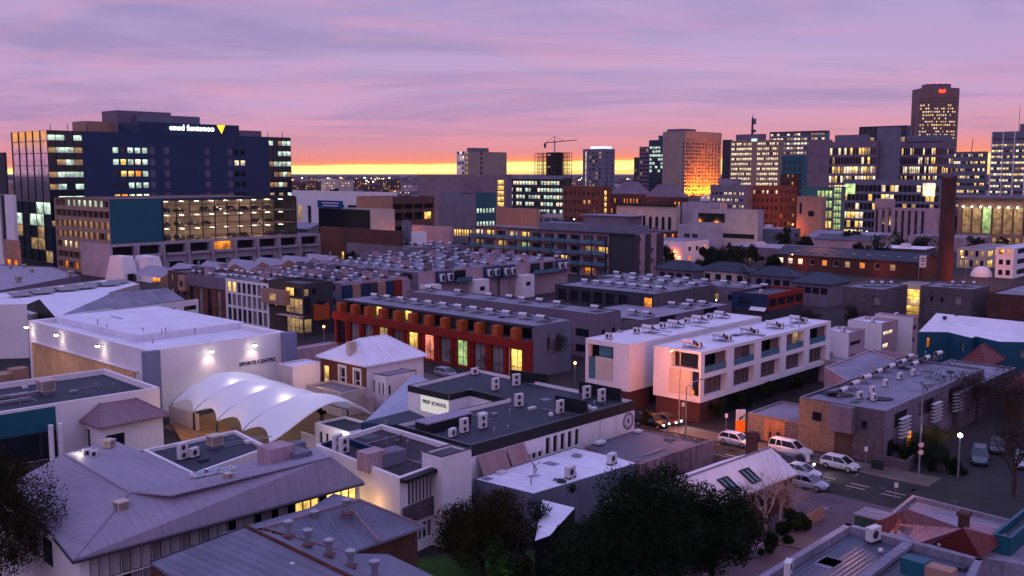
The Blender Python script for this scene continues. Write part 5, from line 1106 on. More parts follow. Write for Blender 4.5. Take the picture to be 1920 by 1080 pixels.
for i, (px, py) in enumerate(((606, 806), (660, 828))): tree(P(px, py), 3.0, .8, ('small round clipped tree before the white classroom wall', 'larger round clipped tree at the corner of the white classroom')[i], LG, 1200, .12, clumps=5)
t = thing('white_gate', 'white panelled gate screen below the front arch of the canopy', 'gate', P(577, 826)); m = MB(); m.box(P(577, 826, 1.0), (2.6, .1, 1.7), YV+math.pi); m.build('panel', W['white'], t)
lamp_light(P(600, 818, 3.2), (255, 232, 200), 90, .3); lamp_light(P(545, 836, 4.5), (236, 244, 236), 130, .3); lamp_light(rs.at(.5, 0, 3.)-rs.dv*5, (255, 226, 206), 150, .4); lamp_light(P(640, 815, 3.4), (240, 240, 220), 140, .3)  # includes unseen lights added to brighten the hall front and canopy front bay
lamp_light(P(345, 775, 3.2), (255, 190, 70), 120, .3); lamp_light(P(390, 800, 3.0), (255, 190, 90), 160, .3)
t = thing('sand_garden', 'sandy garden bed with low wall lit yellow left of the canopy', 'garden bed', P(360, 800)); m = MB(); m.prism([tuple(P(a_, c_).xy) for a_, c_ in ((345, 838), (440, 812), (395, 782), (322, 800))], 0, .35); m.build('bed', M('sandy_soil', (150, 108, 70), .95, amt=.4), t)
t = thing('yellow_wall', 'yellow-lit low wall behind the garden bed left of the canopy', 'wall', P(345, 778)); m = MB(); m.box(P(345, 785, 1.2), (7, .3, 2.4), YV+math.pi); m.build('wall', W['cream'], t)
# --- tensile canopy
A_, B_ = P(505, 829, 2.6), P(706, 784, 2.6); Dd = P(322, 757, 2.6); du_ = (B_-A_); dv_ = (Dd-A_); nb_ = 4
t = thing('tensile_canopy', 'white fabric canopy of four bulging vaults lit from below', 'canopy', (A_.x, A_.y, 0)); m = MB(); NS, NT = 28, 64
def cp_(s_, t_):
    ph = (t_*nb_) % 1.0 if t_ < 1 else 1.0
    sc_ = abs(math.sin(math.pi*t_*nb_)); arch = math.sin(math.pi*s_**(.78+.5*math.exp(-t_*9)))
    low = 1-4*(s_-.5)**2
    inw = (.06*sc_)*(1 if s_ < .5 else -1)*(abs(2*s_-1)**3)
    z = 2.6+arch*(2.2+1.4*sc_**.8+.8*math.exp(-t_*14))+ (1-arch)*.9*sc_
    q = A_+du_*(s_+inw)+dv_*t_; return Vector((q.x, q.y, z))
for j in range(NT):
    for i in range(NS): m.face([cp_(i/NS, j/NT), cp_((i+1)/NS, j/NT), cp_((i+1)/NS, (j+1)/NT), cp_(i/NS, (j+1)/NT)])
fm, fn, fb = newmat('canopy_fabric'); fb.inputs['Base Color'].default_value = (.78, .78, .84, 1); fb.inputs['Roughness'].default_value = .45
tr = fn.nodes.new('ShaderNodeBsdfTranslucent'); tr.inputs[0].default_value = (.8, .8, .8, 1); ms = fn.nodes.new('ShaderNodeMixShader'); ms.inputs[0].default_value = .22
fn.links.new(fb.outputs[0], ms.inputs[1]); fn.links.new(tr.outputs[0], ms.inputs[2]); fn.links.new(ms.outputs[0], fn.nodes['Material Output'].inputs[0])
bpy.ops.object.select_all(action='DESELECT') if False else None
mo = m.build('fabric', fm, t, smooth=True)
import bmesh as _bm
bb = _bm.new(); bb.from_mesh(mo.data); _bm.ops.remove_doubles(bb, verts=bb.verts, dist=.01); bb.to_mesh(mo.data); bb.free(); mo.data.polygons.foreach_set('use_smooth', [True]*len(mo.data.polygons))
for k_ in range(nb_+1):
    mm = MB(); pts_ = [cp_(i/24, min(.9999, max(.0001, k_/nb_))) for i in range(25)]
    for a0, b0 in zip(pts_, pts_[1:]): mm.tube(a0, b0, .10, .10, 6)
    mm.build('arch', W['metal'] if k_ else W['white'], t)
    for e_ in (pts_[0], pts_[-1]): mm = MB(); mm.tube((e_.x, e_.y, 0), e_, .14, .1, 8); mm.build('post', W['steel'], t)
for k_ in range(nb_):
    q = A_+du_*.5+dv_*((k_+.5)/nb_); lamp_light((q.x, q.y, 4.2), (255, 240, 226), 130, .4, parent=None)
for k_, f_ in enumerate((.25, .5, .75)):
    q = cp_(.42, f_); lamp_light(q+Vector((0, 0, .9)), (255, 236, 220), 60, .15)
# --- left side: dark-roofed block, pavilion
b = polyblock('dark_roofed_block', 'white block with deep parapet round a dark roof, teal end wall at left', 'school building', [(299, 726), (197, 691), (-60, 730), (-60, 786)][:0] or [(-40, 779), (299, 726), (197, 691), (-60, 726)], 6.2, W['white'], W['roofd'], parapet=.7, pt=.4)
Q = b.Q; d = (Q[1]-Q[0]).normalized(); n = Vector((d.y, -d.x, 0)); s0_ = solve(Q[0], d, 104, 5); m = MB(); A, B_ = Q[0]+n*.08, Q[0]+d*s0_+n*.08; m.face([(*A.xy, 3.2), (*B_.xy, 3.2), (*B_.xy, 5.9), (*A.xy, 5.9)]); m.build('teal_wall', W['teal'], b.root)
m = MB(); m.face([(*A.xy, .1), (*B_.xy, .1), (*B_.xy, 3.2), (*A.xy, 3.2)]); m.build('glazing', PANE['dark'], b.root)
for u in (.86, .99): m = MB(); q = A+(B_-A)*u+n*1.4; m.tube((q.x, q.y, 0), (q.x, q.y, 4.2), .28, .28, 12); m.build('column', W['white'], b.root)
put('cooler', P(87, 740, 5.5), YU, 'chunky beige cooler in the middle of the dark roof at left', scale=1.5)
for i, (px, py) in enumerate(((20, 742), (50, 739), (22, 752))):
    t = thing('roof_duct', ('long silver duct, left one on the dark roof', 'long silver duct, right one on the dark roof', 'long silver duct, lowest on the dark roof')[i], 'duct', P(px, py, 5.5)); m = MB(); m.box(P(px, py, 5.75), (4, .4, .35), YU); m.build('duct', W['metal'], t)
t = thing('roof_rail', 'thin rail posts on the dark roof at left', 'rail', P(165, 725, 5.5)); m = MB()
for px in (160, 168, 174): m.tube(P(px, 737, 5.5), P(px, 737, 5.5)+Vector((0, 0, 1.1)), .03, .03, 5)
m.build('rail', W['metal'], t)
t = thing('lower_plant', 'jumble of low plant and a box vent behind the dark roof at the left edge', 'plant', P(30, 700, 3)); m = MB(); m.box(P(34, 700, 3.5), (2.2, 2, 1.6), YU); m.box(P(5, 706, 3.2), (4, 3, 1.), YU); m.build('casing', W['tan'], t)
rp = NR(185, 803, 3.8, 321, 110); b = Bld('hip_pavilion', 'small pavilion with pinkish hipped roof and white wall, lamp at its near corner', 'pavilion', (rp.c.x, rp.c.y, 0)); pi = rp.inset(.7)
b.facade(pi[0], pi[1], 0, 3.7, [(.4, 2.6, .1, 2.6, 'dark')]); b.facade(pi[3], pi[0], 0, 3.7, [(1, 6, .4, 2.8, 'dark')]); b.facade(pi[1], pi[2], 0, 3.7); b.finish(W['white'])
hiproof(b.root, [rp.at(0, 0), rp.at(1, 0), rp.at(1, 1), rp.at(0, 1)], (rp.at(.3, .5, 5.5), rp.at(.75, .5, 5.5)), M('pink_metal_roof', (124, 94, 106), .6, 'rib', amt=.2))
street_lamp(P(168, 812), 3.0, 'white lamp glaring at the corner of the hip pavilion', 'c', 160, bulb=.14)
# --- left rear: gabled store, solar roofs, flat roofs
b = Bld('gabled_store', 'long store with pale gable roof, white parapet wall and dark left gable', 'store', P(103, 600)); r0, r1, e0, e1 = P(74, 561, 9.), P(314, 540, 9.), P(103, 594, 7.0), P(347, 562, 7.0)
m = MB(); m.face([e0, e1, r1, r0]); d = (r1-r0).normalized(); n = Vector((d.y, -d.x, 0)); m.face([r1, r0, r0-n*9+Vector((0, 0, -2.2)), r1-n*9+Vector((0, 0, -2.2))]); m.build('roof', W['roofp'], b.root)
m = MB(); k1 = r0+(r1-r0)*.52; k2 = e0+(e1-e0)*.42; m.face([e0+Vector((0, 0, .03)), k2+Vector((0, 0, .03)), k1+Vector((0, 0, .03)), r0+Vector((0, 0, .03))]); m.build('pale_roof_sheets', W['white2'], b.root)  # paler sheet laid over the left part of the near slope
b.facade(e0, P(372, 560, 7.0), 0, 7.0, [(2+i*5, 5+i*5, 4.9, 5.8, 'dark') for i in range(8)]); w_ = b.wall; w_.face([e0, r0, r0-n*9+Vector((0, 0, -2.2)), (*e0.xy, 0)]) if 0 else None
b.finish(W['white']); m = MB(); m.face([(*(r0-n*9).xy, 0), (*e0.xy, 0), e0, r0, r0-n*9+Vector((0, 0, -2.2))]); m.build('gable_wall', W['black'], b.root); FOOT.append((*((r0+e1)/2).xy, 25))
polyblock('white_panel_wall_building', 'tall blank white panel building at the left edge beside the sports hall', 'building', [(50, 570), (45, 561), (-30, 556), (-60, 572)], 9.5, W['white'], W['white2'], parapet=.1)
b = polyblock('solar_roof_hall', 'low hall at left with rows of dark solar panels on a white roof', 'hall', [(60, 590), (262, 532), (222, 521), (-90, 560)], 6.5, W['cream'], W['white2'], parapet=.1)
k = 0
for i, px in enumerate((38, 58, 78, 98, 125, 143, 160, 178, 205, 222)):
    py = 553-.12*(px-38)-(2 if i % 2 else 0); c = P(px, py, 6.8); t = thing('photovoltaic_module', f'dark blue solar panel, {ORD[i]} from the left on the white hall roof', 'solar panel', c, 'solar panels on the hall roof at left'); m = MB()
    a_, d_ = DU*2.1, DV*1.8; m.face([c-a_-d_, c+a_-d_, c+a_+d_+Vector((0, 0, .5)), c-a_+d_+Vector((0, 0, .5))]); m.face([c-a_-d_-Vector((0, 0, .08)), c-a_+d_+Vector((0, 0, .42)), c+a_+d_+Vector((0, 0, .42)), c+a_-d_-Vector((0, 0, .08))]); m.build('panel', W['solar'], t)
b = polyblock('flat_roofed_works', 'wide mauve flat roof at the far left with dark roof vents', 'works', [(-80, 560), (150, 516), (100, 500), (-100, 492)], 6.5, W['mauve'], W['roofm'], parapet=.2)
for i, (px, py) in enumerate(((35, 529), (132, 519), (20, 504), (45, 502), (60, 511))): put('cooler', P(px, py, 6.3), YU, f'dark squat roof vent on the mauve works roof, {ORD[i]} counted clockwise', 'vents on the works roof', scale=1.2 if i < 2 else .8)
# --- villas with framed balconies, saw-tooth roofs, white sloped wings
rv = TR(205, 300, 459, 597, 150); b = block('villa_row', 'long row of white villas with deep framed balconies below the car park', 'villas', rv, W['palem'], W['roofp'], lambda L: [(L*(i+.08)/9, L*(i+.92)/9, rv.z-3.6, rv.z-.8, 'lito' if i == 4 else 'void') for i in range(9)]+[(L*(i+.2)/9, L*(i+.8)/9, 1, 4, 'dark') for i in range(9)], None, parapet=.2, depth=1.5, framed=False, land='the white villa row')
for i in range(9): q = rv.at((i+.5)/9, 0, rv.z-3.9)-rv.dv*.5; m = MB(); m.box(q, (rv.U/9*.8, 1.0, .7), YU); m.build('planter', W['palem'], b.root)
for i in range(10):
    q = rv.at(i/9, 0, rv.z/2)-rv.dv*.7; m = MB(); m.box(q, (.5, 1.4, rv.z), YU); m.build('fin_wall', W['palem'], b.root)
rsw = TR(300, 262, 497, 655, 250); z_ = 7.5; rsw = Rect(P(300, 512, 7.5), 655, 250, 7.5, LV=14); b = Bld('saw_tooth_hall', 'long hall with a zigzag of seven pale gables', 'hall', (rsw.c.x, rsw.c.y, 0)); b.facade(rsw.poly[0], rsw.poly[1], 0, 6.2); nz = 7; b.finish(W['tan'])
for i in range(nz):
    a0, a1 = i/nz, (i+1)/nz; am = (a0+a1)/2; m = MB(); A, B_, T = rsw.at(a0, 0, 6.2), rsw.at(a1, 0, 6.2), rsw.at(am, 0, 8.4); A2, B2, T2 = rsw.at(a0, 1, 6.2), rsw.at(a1, 1, 6.2), rsw.at(am, 1, 8.4)
    m.face([A, T, T2, A2][::-1]); m.face([T, B_, B2, T2][::-1]); o = m.build('roof', W['roofm'], b.root); m = MB(); m.face([A-rsw.dv*.0, B_, T]); m.build('gable_wall', W['tan'], b.root)
    put('cowl', rsw.at(am, .25, 8.3), 0, f'small vent cowl on the zigzag hall roof, {ORD[i]} gable from the left', 'zigzag hall vents')
FOOT.append((*rsw.at(.5, .5).xy, 50))
for i, (px, xr) in enumerate(((232, 262), (280, 312))):
    c = P(px, 530, 0); b = Bld('sloped_wing', ('white wing with leaning side walls, left one before the villa row', 'white wing with leaning side walls, right one before the villa row')[i], 'wing', (c.x, c.y, 0)); m = MB(); u1 = solve(c, DU, xr, 4); pl = [c, c+DU*u1, c+DU*u1+DV*12, c+DV*12]; tp = [q+(pl[2]+pl[0])*0+((pl[0]+pl[2])/2-q)*.35+Vector((0, 0, 7.4)) for q in pl]
    for k in range(4): m.face([pl[k], pl[(k+1) % 4], tp[(k+1) % 4], tp[k]])
    m.face(tp); m.build('wall', W['white'], b.root); m = MB(); m.box(c+DU*u1*.5-DV*.1+Vector((0, 0, 1.4)), (u1*.5, .5, 2.2), YU); m.build('window', PANE['lito' if i else 'dark'], b.root)
# --- mauve brick flats
k = 0
for lab, c, xu, xv, oR, oL in (
  ('mauve brick flats, left half, with heaters and one slatted window', (1656, 543), 1702, 1579, None, lambda L: [(L*.97-1.8, L*.97-.2, 4.4, 6.2, 'curtain')]),
  ('mauve brick flats, right half, with three round tanks on the roof', (1824, 543), 1856, 1726, None, lambda L: [(L*.66, L*.80, 4.3, 6.2, 'curtain'), (L*.2, L*.26, 4.6, 5.6, 'dark'), (L*.4, L*.46, 4.6, 5.6, 'dark')])):
    r = NR(*c, 7.8, xu, xv); b = block('mauve_brick_flats', lab, 'flats', r, W['mbrick'], W['roofp'], oR, oL, parapet=.2, cope=W['roofp'])
    for i in range(3): put('heater', r.at(.4+.1*i, .55-.17*i, 7.6), YV, f"solar water heater on the {'left' if c[0] < 1700 else 'right'} mauve flats, {ORD[i]} from the back", 'solar water heaters on the mauve flats')
r = NR(1727, 534, 7.4, 1745, 1690); b = block('lit_stair_hall', 'recessed glazed stair between the mauve brick flats, glowing yellow on two floors', 'stair hall', r, W['cream'], W['roofp'], None, lambda L: [(.2, L-.3, 3.9, 6.3, 'lity'), (.2, L-.3, .5, 2.6, 'lity')], parapet=.2); lamp_light(r.at(-.15, .3, 4), (255, 214, 130), 120, .3)
block('dark_red_hall', 'plain dark red brick hall at the right edge', 'hall', NR(1990, 560, 7.6, 2100, 1852), W['brick'], W['roofp'], None, None, parapet=.3)
# --- white box houses with slot windows
for i, (c, xu, xv) in enumerate((((1592, 625), 1622, 1540), ((1654, 607), 1684, 1590), ((1712, 596), 1722, 1640))):
    r = NR(*c, 6.8, xu, xv); b = block('box_house', f'pale pink box house with slot windows, {ORD[i]} from the white townhouses', 'house', r, [W['pink'], W['white']], W['white2'], lambda L: [(L*.1, L*.75, 4.6, 5.3, 'dark' if i != 1 else 'litw'), (L*.1, L*.5, 2.4, 3.2, 'dark' if i != 1 else 'litw')], None, parapet=.5, group='pale box houses')
    put('ac1', r.at(.5, .5, 6.4), YU, f'condenser on the roof of the {ORD[i]} pale box house', 'condensers on the box houses')
r = NR(1655, 690, 3.4, 1722, 1520); block('low_pink_rooms', 'low pale rooms with long white walls before the box houses', 'house', r, W['pink'], W['roofp'], None, None, parapet=.7, pt=.3)
put('heater', P(1512, 607, 6.9), YU, 'lone solar heater before the box houses') if 0 else None
# --- teal house
ts = [(1722.4, 622, 6.), (1756, 587, 8.4), (1935, 605, 8.4), (1950, 642, 6.0), (1873, 640.5, 6.), (1830, 630.5, 6.), (1822, 633.5, 6.), (1777, 622.5, 6.)]
b = Bld('teal_house', 'teal-walled house under a broad white sheet roof with stepped eaves', 'house', P(1722, 660)); m = MB(); v_ = [P(*q) for q in ts]; m.face([v_[0], v_[7], v_[6], v_[5], v_[4], v_[3], v_[2], v_[1]]); m.build('roof', W['white2'], b.root)
ww = [Vector((q.x, q.y, 0)) for q in (v_[0], v_[7], v_[6], v_[5], v_[4], v_[3])]
for i in range(5): L = (ww[i+1]-ww[i]).length; b.facade(ww[i], ww[i+1], 0, 5.9, [(L*.3, L*.42, 3.4, 5, 'lito')] if i == 0 else ([(L*.55, L*.7, 3.4, 4.8, 'curtain')] if i in (1, 4) else ()))
b.finish(M('teal_wall_paint', (16, 72, 96), .6, amt=.12)); 
for i, (px, py, h_) in enumerate(((1771, 604, .8), (1794, 604, 1.2), (1826, 596, .7), (1863, 603, 1.))):
    t = thing('roof_vent', f'dark roof vent on the white roof of the teal house, {ORD[i]} from the left', 'vent', P(px, py, 7.2), 'vents on the teal house'); m = MB(); q = P(px, py, 7.2); m.tube(q, q+Vector((0, 0, h_)), .16, .16, 8); m.box(q+Vector((0, 0, h_)), (.6, .5, .4), YU); m.build('vent', W['dgrey'], t)
# --- red hip roofs at right
for lab, c, xu, xv in (('house with dark red hipped iron roof beside the flats', (1850, 688), 1885, 1795), ('second dark red hipped roof running off the right edge', (1925, 735), 1990, 1880)):
    r = NR(*c, 4.2, xu, xv); b = Bld('red_roof_house', lab, 'house', (r.c.x, r.c.y, 0)); pi = r.inset(.5)
    for i in range(4): b.facade(pi[i], pi[(i+1) % 4], 0, 4.1)
    b.finish(W['brick']); hiproof(b.root, [r.at(0, 0), r.at(1, 0), r.at(1, 1), r.at(0, 1)], (r.at(.35, .5, 6.6), r.at(.65, .5, 6.6)), W['roofr'])
# --- right flats
rf = NR(1660, 771, 6.0, 1846, 1500); b = block('brick_flats', 'two-storey beige and mauve brick flats on the street corner, roof full of water heaters', 'flats', rf, [W['mauve'], W['mbrick']], W['roofp'], lambda L: [(L*.03, L*.10, .3, 2.4, 'void'), (L*.2, L*.26, .3, 2.3, 'lito'), (L*.08, L*.2, 3.4, 5.2, 'dark'), (L*.3, L*.45, 3.4, 5.2, 'dark'), (L*.6, L*.75, 3.4, 5.2, 'dark')], lambda L: [(L*.26, L*.33, 3.6, 4.6, 'dark'), (L*.74, L*.8, 3.5, 4.5, 'dark')], parapet=.25, cope=W['roofp'])
wall_panel(rf, 'L', 1.0, .56, 0, 5.9, .05, .12, 'beige_brick', W['bbrick'], b.root); wall_panel(rf, 'L', .60, .33, 3.0, 5.95, .55, 1.1, 'projecting_bay', W['mauve'], b.root); wall_panel(rf, 'L', .56, .36, 0, 2.7, .02, .08, 'door', W['brown'], b.root)
A = rf.at(0, .78, 4.1)-rf.du*.13; m = MB(); m.box(A, (1.1, .05, 1.0), YV+math.pi); m.build('window', PANE['dark'], b.root)
for g_ in (.1, .4, .62):
    for j in range(6):
        q = rf.at(g_+.03, 0, 2.5+j*.42)-rf.dv*.6; m = MB(); m.box(q, (2.6, .5, .07), YU); m.build('louvre_blade', W['acw'], b.root)
rf2 = NR(1846, 708, 4.6, 1905, 1787); block('brick_flats_wing', 'lower wing of the brick flats with dark garage bays', 'flats', Rect(P(1800, 738, 4.6), 1905, 1787, 4.6, LV=9), W['mbrick'], W['roofp'], None, None, parapet=.2, cope=W['roofp'])
rl = NR(1545, 745, 6.4, 1560, 1513)
hp = [(1578, 745), (1600, 732), (1622, 720), (1645, 709), (1668, 699), (1690, 690), (1712, 694), (1735, 683), (1703, 680), (1757, 674)]
polyblock('brick_flats_annex', 'lower flat-roofed annex tucked behind the left side of the corner brick flats', 'annex', [(1604, 722), (1705, 684), (1630, 655), (1546, 688)], 5.4, W['pink'], W['roofp'], parapet=.2)
for i, (px, py) in enumerate(hp): put('heater', P(px, py, 5.75), YV+random.uniform(-.1, .1), f'solar water heater on the corner brick flats, {ORD[i]} going back', 'solar water heaters on the brick flats')
hp = [(1612, 748), (1638, 752), (1635, 738), (1660, 725), (1687, 712), (1712, 705)]
for i, (px, py) in enumerate(hp): put('ac1', P(px, py, 5.75), YU+random.uniform(-.1, .1), f'dark-fronted condenser on the corner brick flats, {ORD[i]} going back', 'condensers on the brick flats')
t = thing('roof_grate', 'dark ring-like mesh patches on the corner brick flats roof', 'mesh', P(1560, 738, 5.75)); m = MB()
for px, py in ((1558, 737), (1578, 741), (1650, 748)): m.prism([tuple((P(px, py, 5.8)+Vector((math.cos(a_)*1.6, math.sin(a_)*1.0, 0))).xy) for a_ in [i*.628 for i in range(10)]], 5.77, 5.85)
m.build('mesh', W['black'], t)
# garages left of the flats
rgz = NR(1500, 792, 3.0, 1560, 1402); b = block('brick_garages', 'low beige brick garages with pale roofs left of the corner flats', 'garages', rgz, W['bbrick'], W['roofp'], None, None, parapet=.15, cope=W['roofp'])
wall_panel(rgz, 'L', .66, .28, 0, 2.7, .04, .08, 'garage_door', M('orange_lit_brick', (186, 120, 84), .9, 'brick', (150, 90, 64)), b.root); wall_panel(rgz, 'L', .27, .02, 0, 2.8, .06, .1, 'garage_door', W['mbrick'], b.root)  # orange lamp light is put into the first door's brick colour
FOOT.append((*rf.at(.5, .5).xy, 25))
# --- warehouse, dark roofed houses, chimney stack
rw = Rect(P(1728, 492, 5.2), 1757, 1455, 5.2); b = Bld('brick_warehouse', 'long brick warehouse with dark slate roof and bright windows', 'warehouse', (rw.c.x, rw.c.y, 0), frame=W['white'], fw=.1); L = rw.V
b.facade(rw.poly[3], rw.poly[0], 0, 5.2, [(L*a_, L*(a_+.035), 2.2, 4.0, k_) for a_, k_ in ((.02, 'litw'), (.09, 'litw'), (.165, 'litw'), (.25, 'dark'), (.34, 'lito'), (.42, 'dark'), (.5, 'litd'), (.6, 'lito'), (.7, 'dark'), (.8, 'litd'))]); b.facade(rw.poly[0], rw.poly[1], 0, 5.2); b.finish(W['brick'])
gableroof(b.root, rw, 5.2, 7.6, W['roofb'], 'V', .4, W['brick']); 
for i in range(9): q = rw.at(.2, .06+.1*i, 6.3); m = MB(); m.box(q, (.8, 1.1, .12), YV+math.pi+.0); m.build('skylight', W['acw'], b.root)
lamp_light(rw.at(-.25, .25, 2.5), (255, 110, 40), 260, .4); lamp_light(rw.at(-.25, .8, 2.5), (255, 120, 40), 200, .4)
t = thing('banner_sign', 'white banner sign on a pole by the warehouse gable', 'sign', P(1722, 525)); c = P(1722, 525); m = MB(); m.tube(c, c+Vector((0, 0, 7.5)), .1, .1, 6); m.build('pole', W['metal'], t); m = MB(); m.box(c+Vector((1.1, 0, 5.6)), (2.2, .1, 3.6), .2); o = m.build('banner', W['white'], t)
for dz, ww_ in ((.9, 1.6), (.2, 1.3), (-.8, 1.0)): m = MB(); m.box(c+Vector((1.1, -.07, 5.6+dz)), (ww_, .04, .3), .2); m.build('printed_band', W['navy'], o)
for i, (c, xu, xv, lab) in enumerate((((1302, 508), 1330, 1224, 'low house with dark hipped roof left of the mauve row'), ((1404, 512), 1428, 1306, 'mauve house with wide dark roof, nearest the balcony apartments'), ((1487, 520), 1512, 1404, 'mauve house with dark roof and skylights in the middle of the row'), ((1556, 534), 1600, 1480, 'last dark-roofed mauve house before the brick flats'))):
    r = NR(*c, 5.6, xu, xv); b = Bld('dark_roof_house', lab, 'house', (r.c.x, r.c.y, 0), 'row of dark-roofed houses'); pi = r.inset(.5); L = (pi[3]-pi[0]).length
    b.facade(pi[0], pi[1], 0, 5.5); b.facade(pi[3], pi[0], 0, 5.5, [(L*(.12+.22*k_), L*(.12+.22*k_)+1.8, 3, 4.6, 'dark') for k_ in range(4)]); b.facade(pi[1], pi[2], 0, 5.5); b.facade(pi[2], pi[3], 0, 5.5); b.finish(W['cream' if i == 1 else 'mauve'])
    hiproof(b.root, [r.at(1, 0), r.at(1, 1), r.at(0, 1), r.at(0, 0)], (r.at(.5, .3, 7.8), r.at(.5, .7, 7.8)), W['roofb']); FOOT.append((*r.at(.5, .5).xy, r.V/2))
c = P(1770, 532); t = thing('brick_chimney_stack', 'tall dark brick chimney stack rising at right above the roofs', 'chimney', c); m = MB(); zt = zat(c, 337); m.tube(c, c+Vector((0, 0, zt)), 2.3, 1.95, 16); m.build('shaft', M('dark_red_brick', (82, 40, 38), .9, 'brick', (62, 30, 30)), t); m = MB(); m.tube(c+Vector((0, 0, zt-.2)), c+Vector((0, 0, zt+.6)), 2.15, 2.15, 16); m.tube(c+Vector((0, 0, zt-1.6)), c+Vector((0, 0, zt-1.2)), 2.1, 2.1, 16); m.build('rim', W['brick'], t)
b = block('white_corner_house', 'white cubic house with glazed corner at the right edge', 'house', TR(1902, 300, 466, 1960, 1868), W['white'], W['white2'], grid(2, levels(0, 3.2, 3), .6), grid(2, levels(0, 3.2, 3), .6, pick(dark=3, litd=1)))
t = thing('white_dome_tent', 'small white domed tent by the orange-lit yard at right', 'tent', P(1840, 518)); m = MB(); m.ball(P(1840, 518), 3.2, 0, 14, 8); m.build('fabric', W['white'], t)
lamp_light(P(1812, 505, 5), (255, 120, 40), 1600, .5); lamp_light(P(1845, 488, 6), (255, 140, 60), 1200, .4)
b = block('yellow_lit_shops', 'small shops with orange and yellow lit fronts right of the chimney stack', 'shops', TR(1850, 330, 468, 1905, 1795), W['cream'], W['roofp'], grid(4, [(.4, 2.8), (4, 6)], .7, pick(lity=3, lito=3, dark=2)), grid(5, [(.4, 2.8), (4, 6)], .6, pick(litd=3, lity=1, dark=2)))
# ================================================================== SKYLINE
def tower(name, label, D, px, xl, xr, yt, wm, opsR=None, opsL=None, rm=None, **k):
    r = TR(px, D, yt, xr, xl); k.setdefault('parapet', .8); k.setdefault('pt', .5); k.setdefault('depth', .5); k.setdefault('framed', False)
    return block(name, label, k.pop('cat', 'tower'), r, wm, rm or W['roofg'], opsR, opsL, **k)
def floors(z, n, a=.3, b=.75, z0=4): h = (z-z0-1)/n; return [(z0+h*(i+a), z0+h*(i+b)) for i in range(n)]
def roofbox(b, name, s0, s1, t0, t1, dz, m=None, z=None): return bar_on(b.rect, name, b.root, s0, s1, t0, t1, (b.rect.z if z is None else z)-.7, (b.rect.z if z is None else z)+dz, m or W['mauve'])
navy = W['navy']
# --- blue slab with the lit sign (far left) and the glass tower end
DB = 335
rb_ = TR(87, DB, 244, 545, 20); zb = rb_.z; Lb = rb_.U
nf = 8; hf = zb/11.2
def bandsg(L):   # glass tower end, left face: full-width ribbon bands
    o = []
    for j in range(11):
        z0 = 1.5+hf*j; k = 'mirror' if j >= 5 else random.choice(['dark', 'litd', 'blue'])
        n = 5
        for i in range(n): o.append((L*i/n+.04, L*(i+1)/n-.04, z0+.1, z0+hf-.12, k if j >= 5 else random.choice(['blue', 'blue', 'litd' if j < 3 else 'litc', 'blue'])))
    return o
def bandsR(L):
    o = []; g0, g1 = 0, L*.122; e0 = L*.893
    for j in range(3, 11):
        z0 = hf*j+1.5
        for a, b_, n in ((g0, g1, 4), (e0, L, 5)):
            for i in range(n): o.append((a+(b_-a)*i/n+.03, a+(b_-a)*(i+1)/n-.03, z0+.2, z0+hf*.48, random.choice(['litc', 'litc', 'litc', 'litd', 'blue']))); o.append((a+(b_-a)*i/n+.03, a+(b_-a)*(i+1)/n-.03, z0+hf*.5, z0+hf*.98, 'blue'))
    pat = ['lllll', 'yllll', 'dylly', 'lyllc', 'dllcy'][::1]
    lit = {5: 'yolwl', 6: 'ddlll', 7: 'dyyol', 8: 'lylcl', 9: 'ldlll'}
    km = {'y': 'lity', 'o': 'lito', 'l': 'litc', 'w': 'litw', 'd': 'dark', 'c': 'litw'}
    for j in range(5, 10):
        z0 = hf*j+1.9
        for i in range(5): u = L*(.232+i*.028); o.append((u, u+L*.021, z0, z0+hf*.46, km[lit[j][i]]))
        for u in (.372, .43, .60, .70): o.append((L*u, L*(u+.024), z0-.2, z0+hf*.6, 'greyp'))
        for i in (0, 1): u = L*(.731+.028*i); o.append((u, u+L*.02, z0, z0+hf*.46, 'litw' if j == 8 else 'void'))
    return o
b = block('blue_office_slab', 'huge dark blue office block with lit glass ends and a glowing roof sign', 'office block', rb_, [navy, M('dark_glass_spandrel', (22, 34, 46), .3, amt=.1)], W['roofg'], bandsR, bandsg, parapet=.8, pt=.6, depth=.25, framed=False, land='the blue office block')
def faceR(r, u0, u1, z0, z1, o_, th, nm, m_, par):
    A, B_ = r.at(u0, 0, 0), r.at(u1, 0, 0); m = MB(); c = (A+B_)/2-r.dv*o_; m.box((c.x, c.y, (z0+z1)/2), ((A-B_).length, th, z1-z0), YU); return m.build(nm, m_, par)
roof_hi = zat(rb_.at(.5, 0), 231)
m = MB(); q = [rb_.at(.335, -.004), rb_.at(.80-.045, -.004), rb_.at(.755, .6), rb_.at(.335, .6)]; m.prism([(v_.x, v_.y) for v_ in q], zb-1, roof_hi); m.build('raised_roof_block', navy, b.root)
for s0, s1, t0, t1, y0, y1, mm_ in ((.33, .55, .5, .9, 244, 209, 'mauve'), (.40, .63, .25, .5, 240, 217, 'grey'), (.22, .36, .6, .95, 244, 228, 'tan'), (.80, .90, .2, .5, 256, 245, 'mauve')):
    m = MB(); q = [rb_.at(s0, t0), rb_.at(s1, t0), rb_.at(s1, t1), rb_.at(s0, t1)]; zz_ = zat(rb_.at((s0+s1)/2, t0), y1); m.prism([(v_.x, v_.y) for v_ in q], zb-1, zz_); m.build('plant_room', W[mm_], b.root)
sgn = ME('sign_white', (240, 250, 250), 2.2, True)
zs = roof_hi-2.6
text_mesh('sign_lettering', 'ened funtoneo', rb_.at(.455, -.006, zs), rb_.du, 2.1, sgn, b.root, .25)
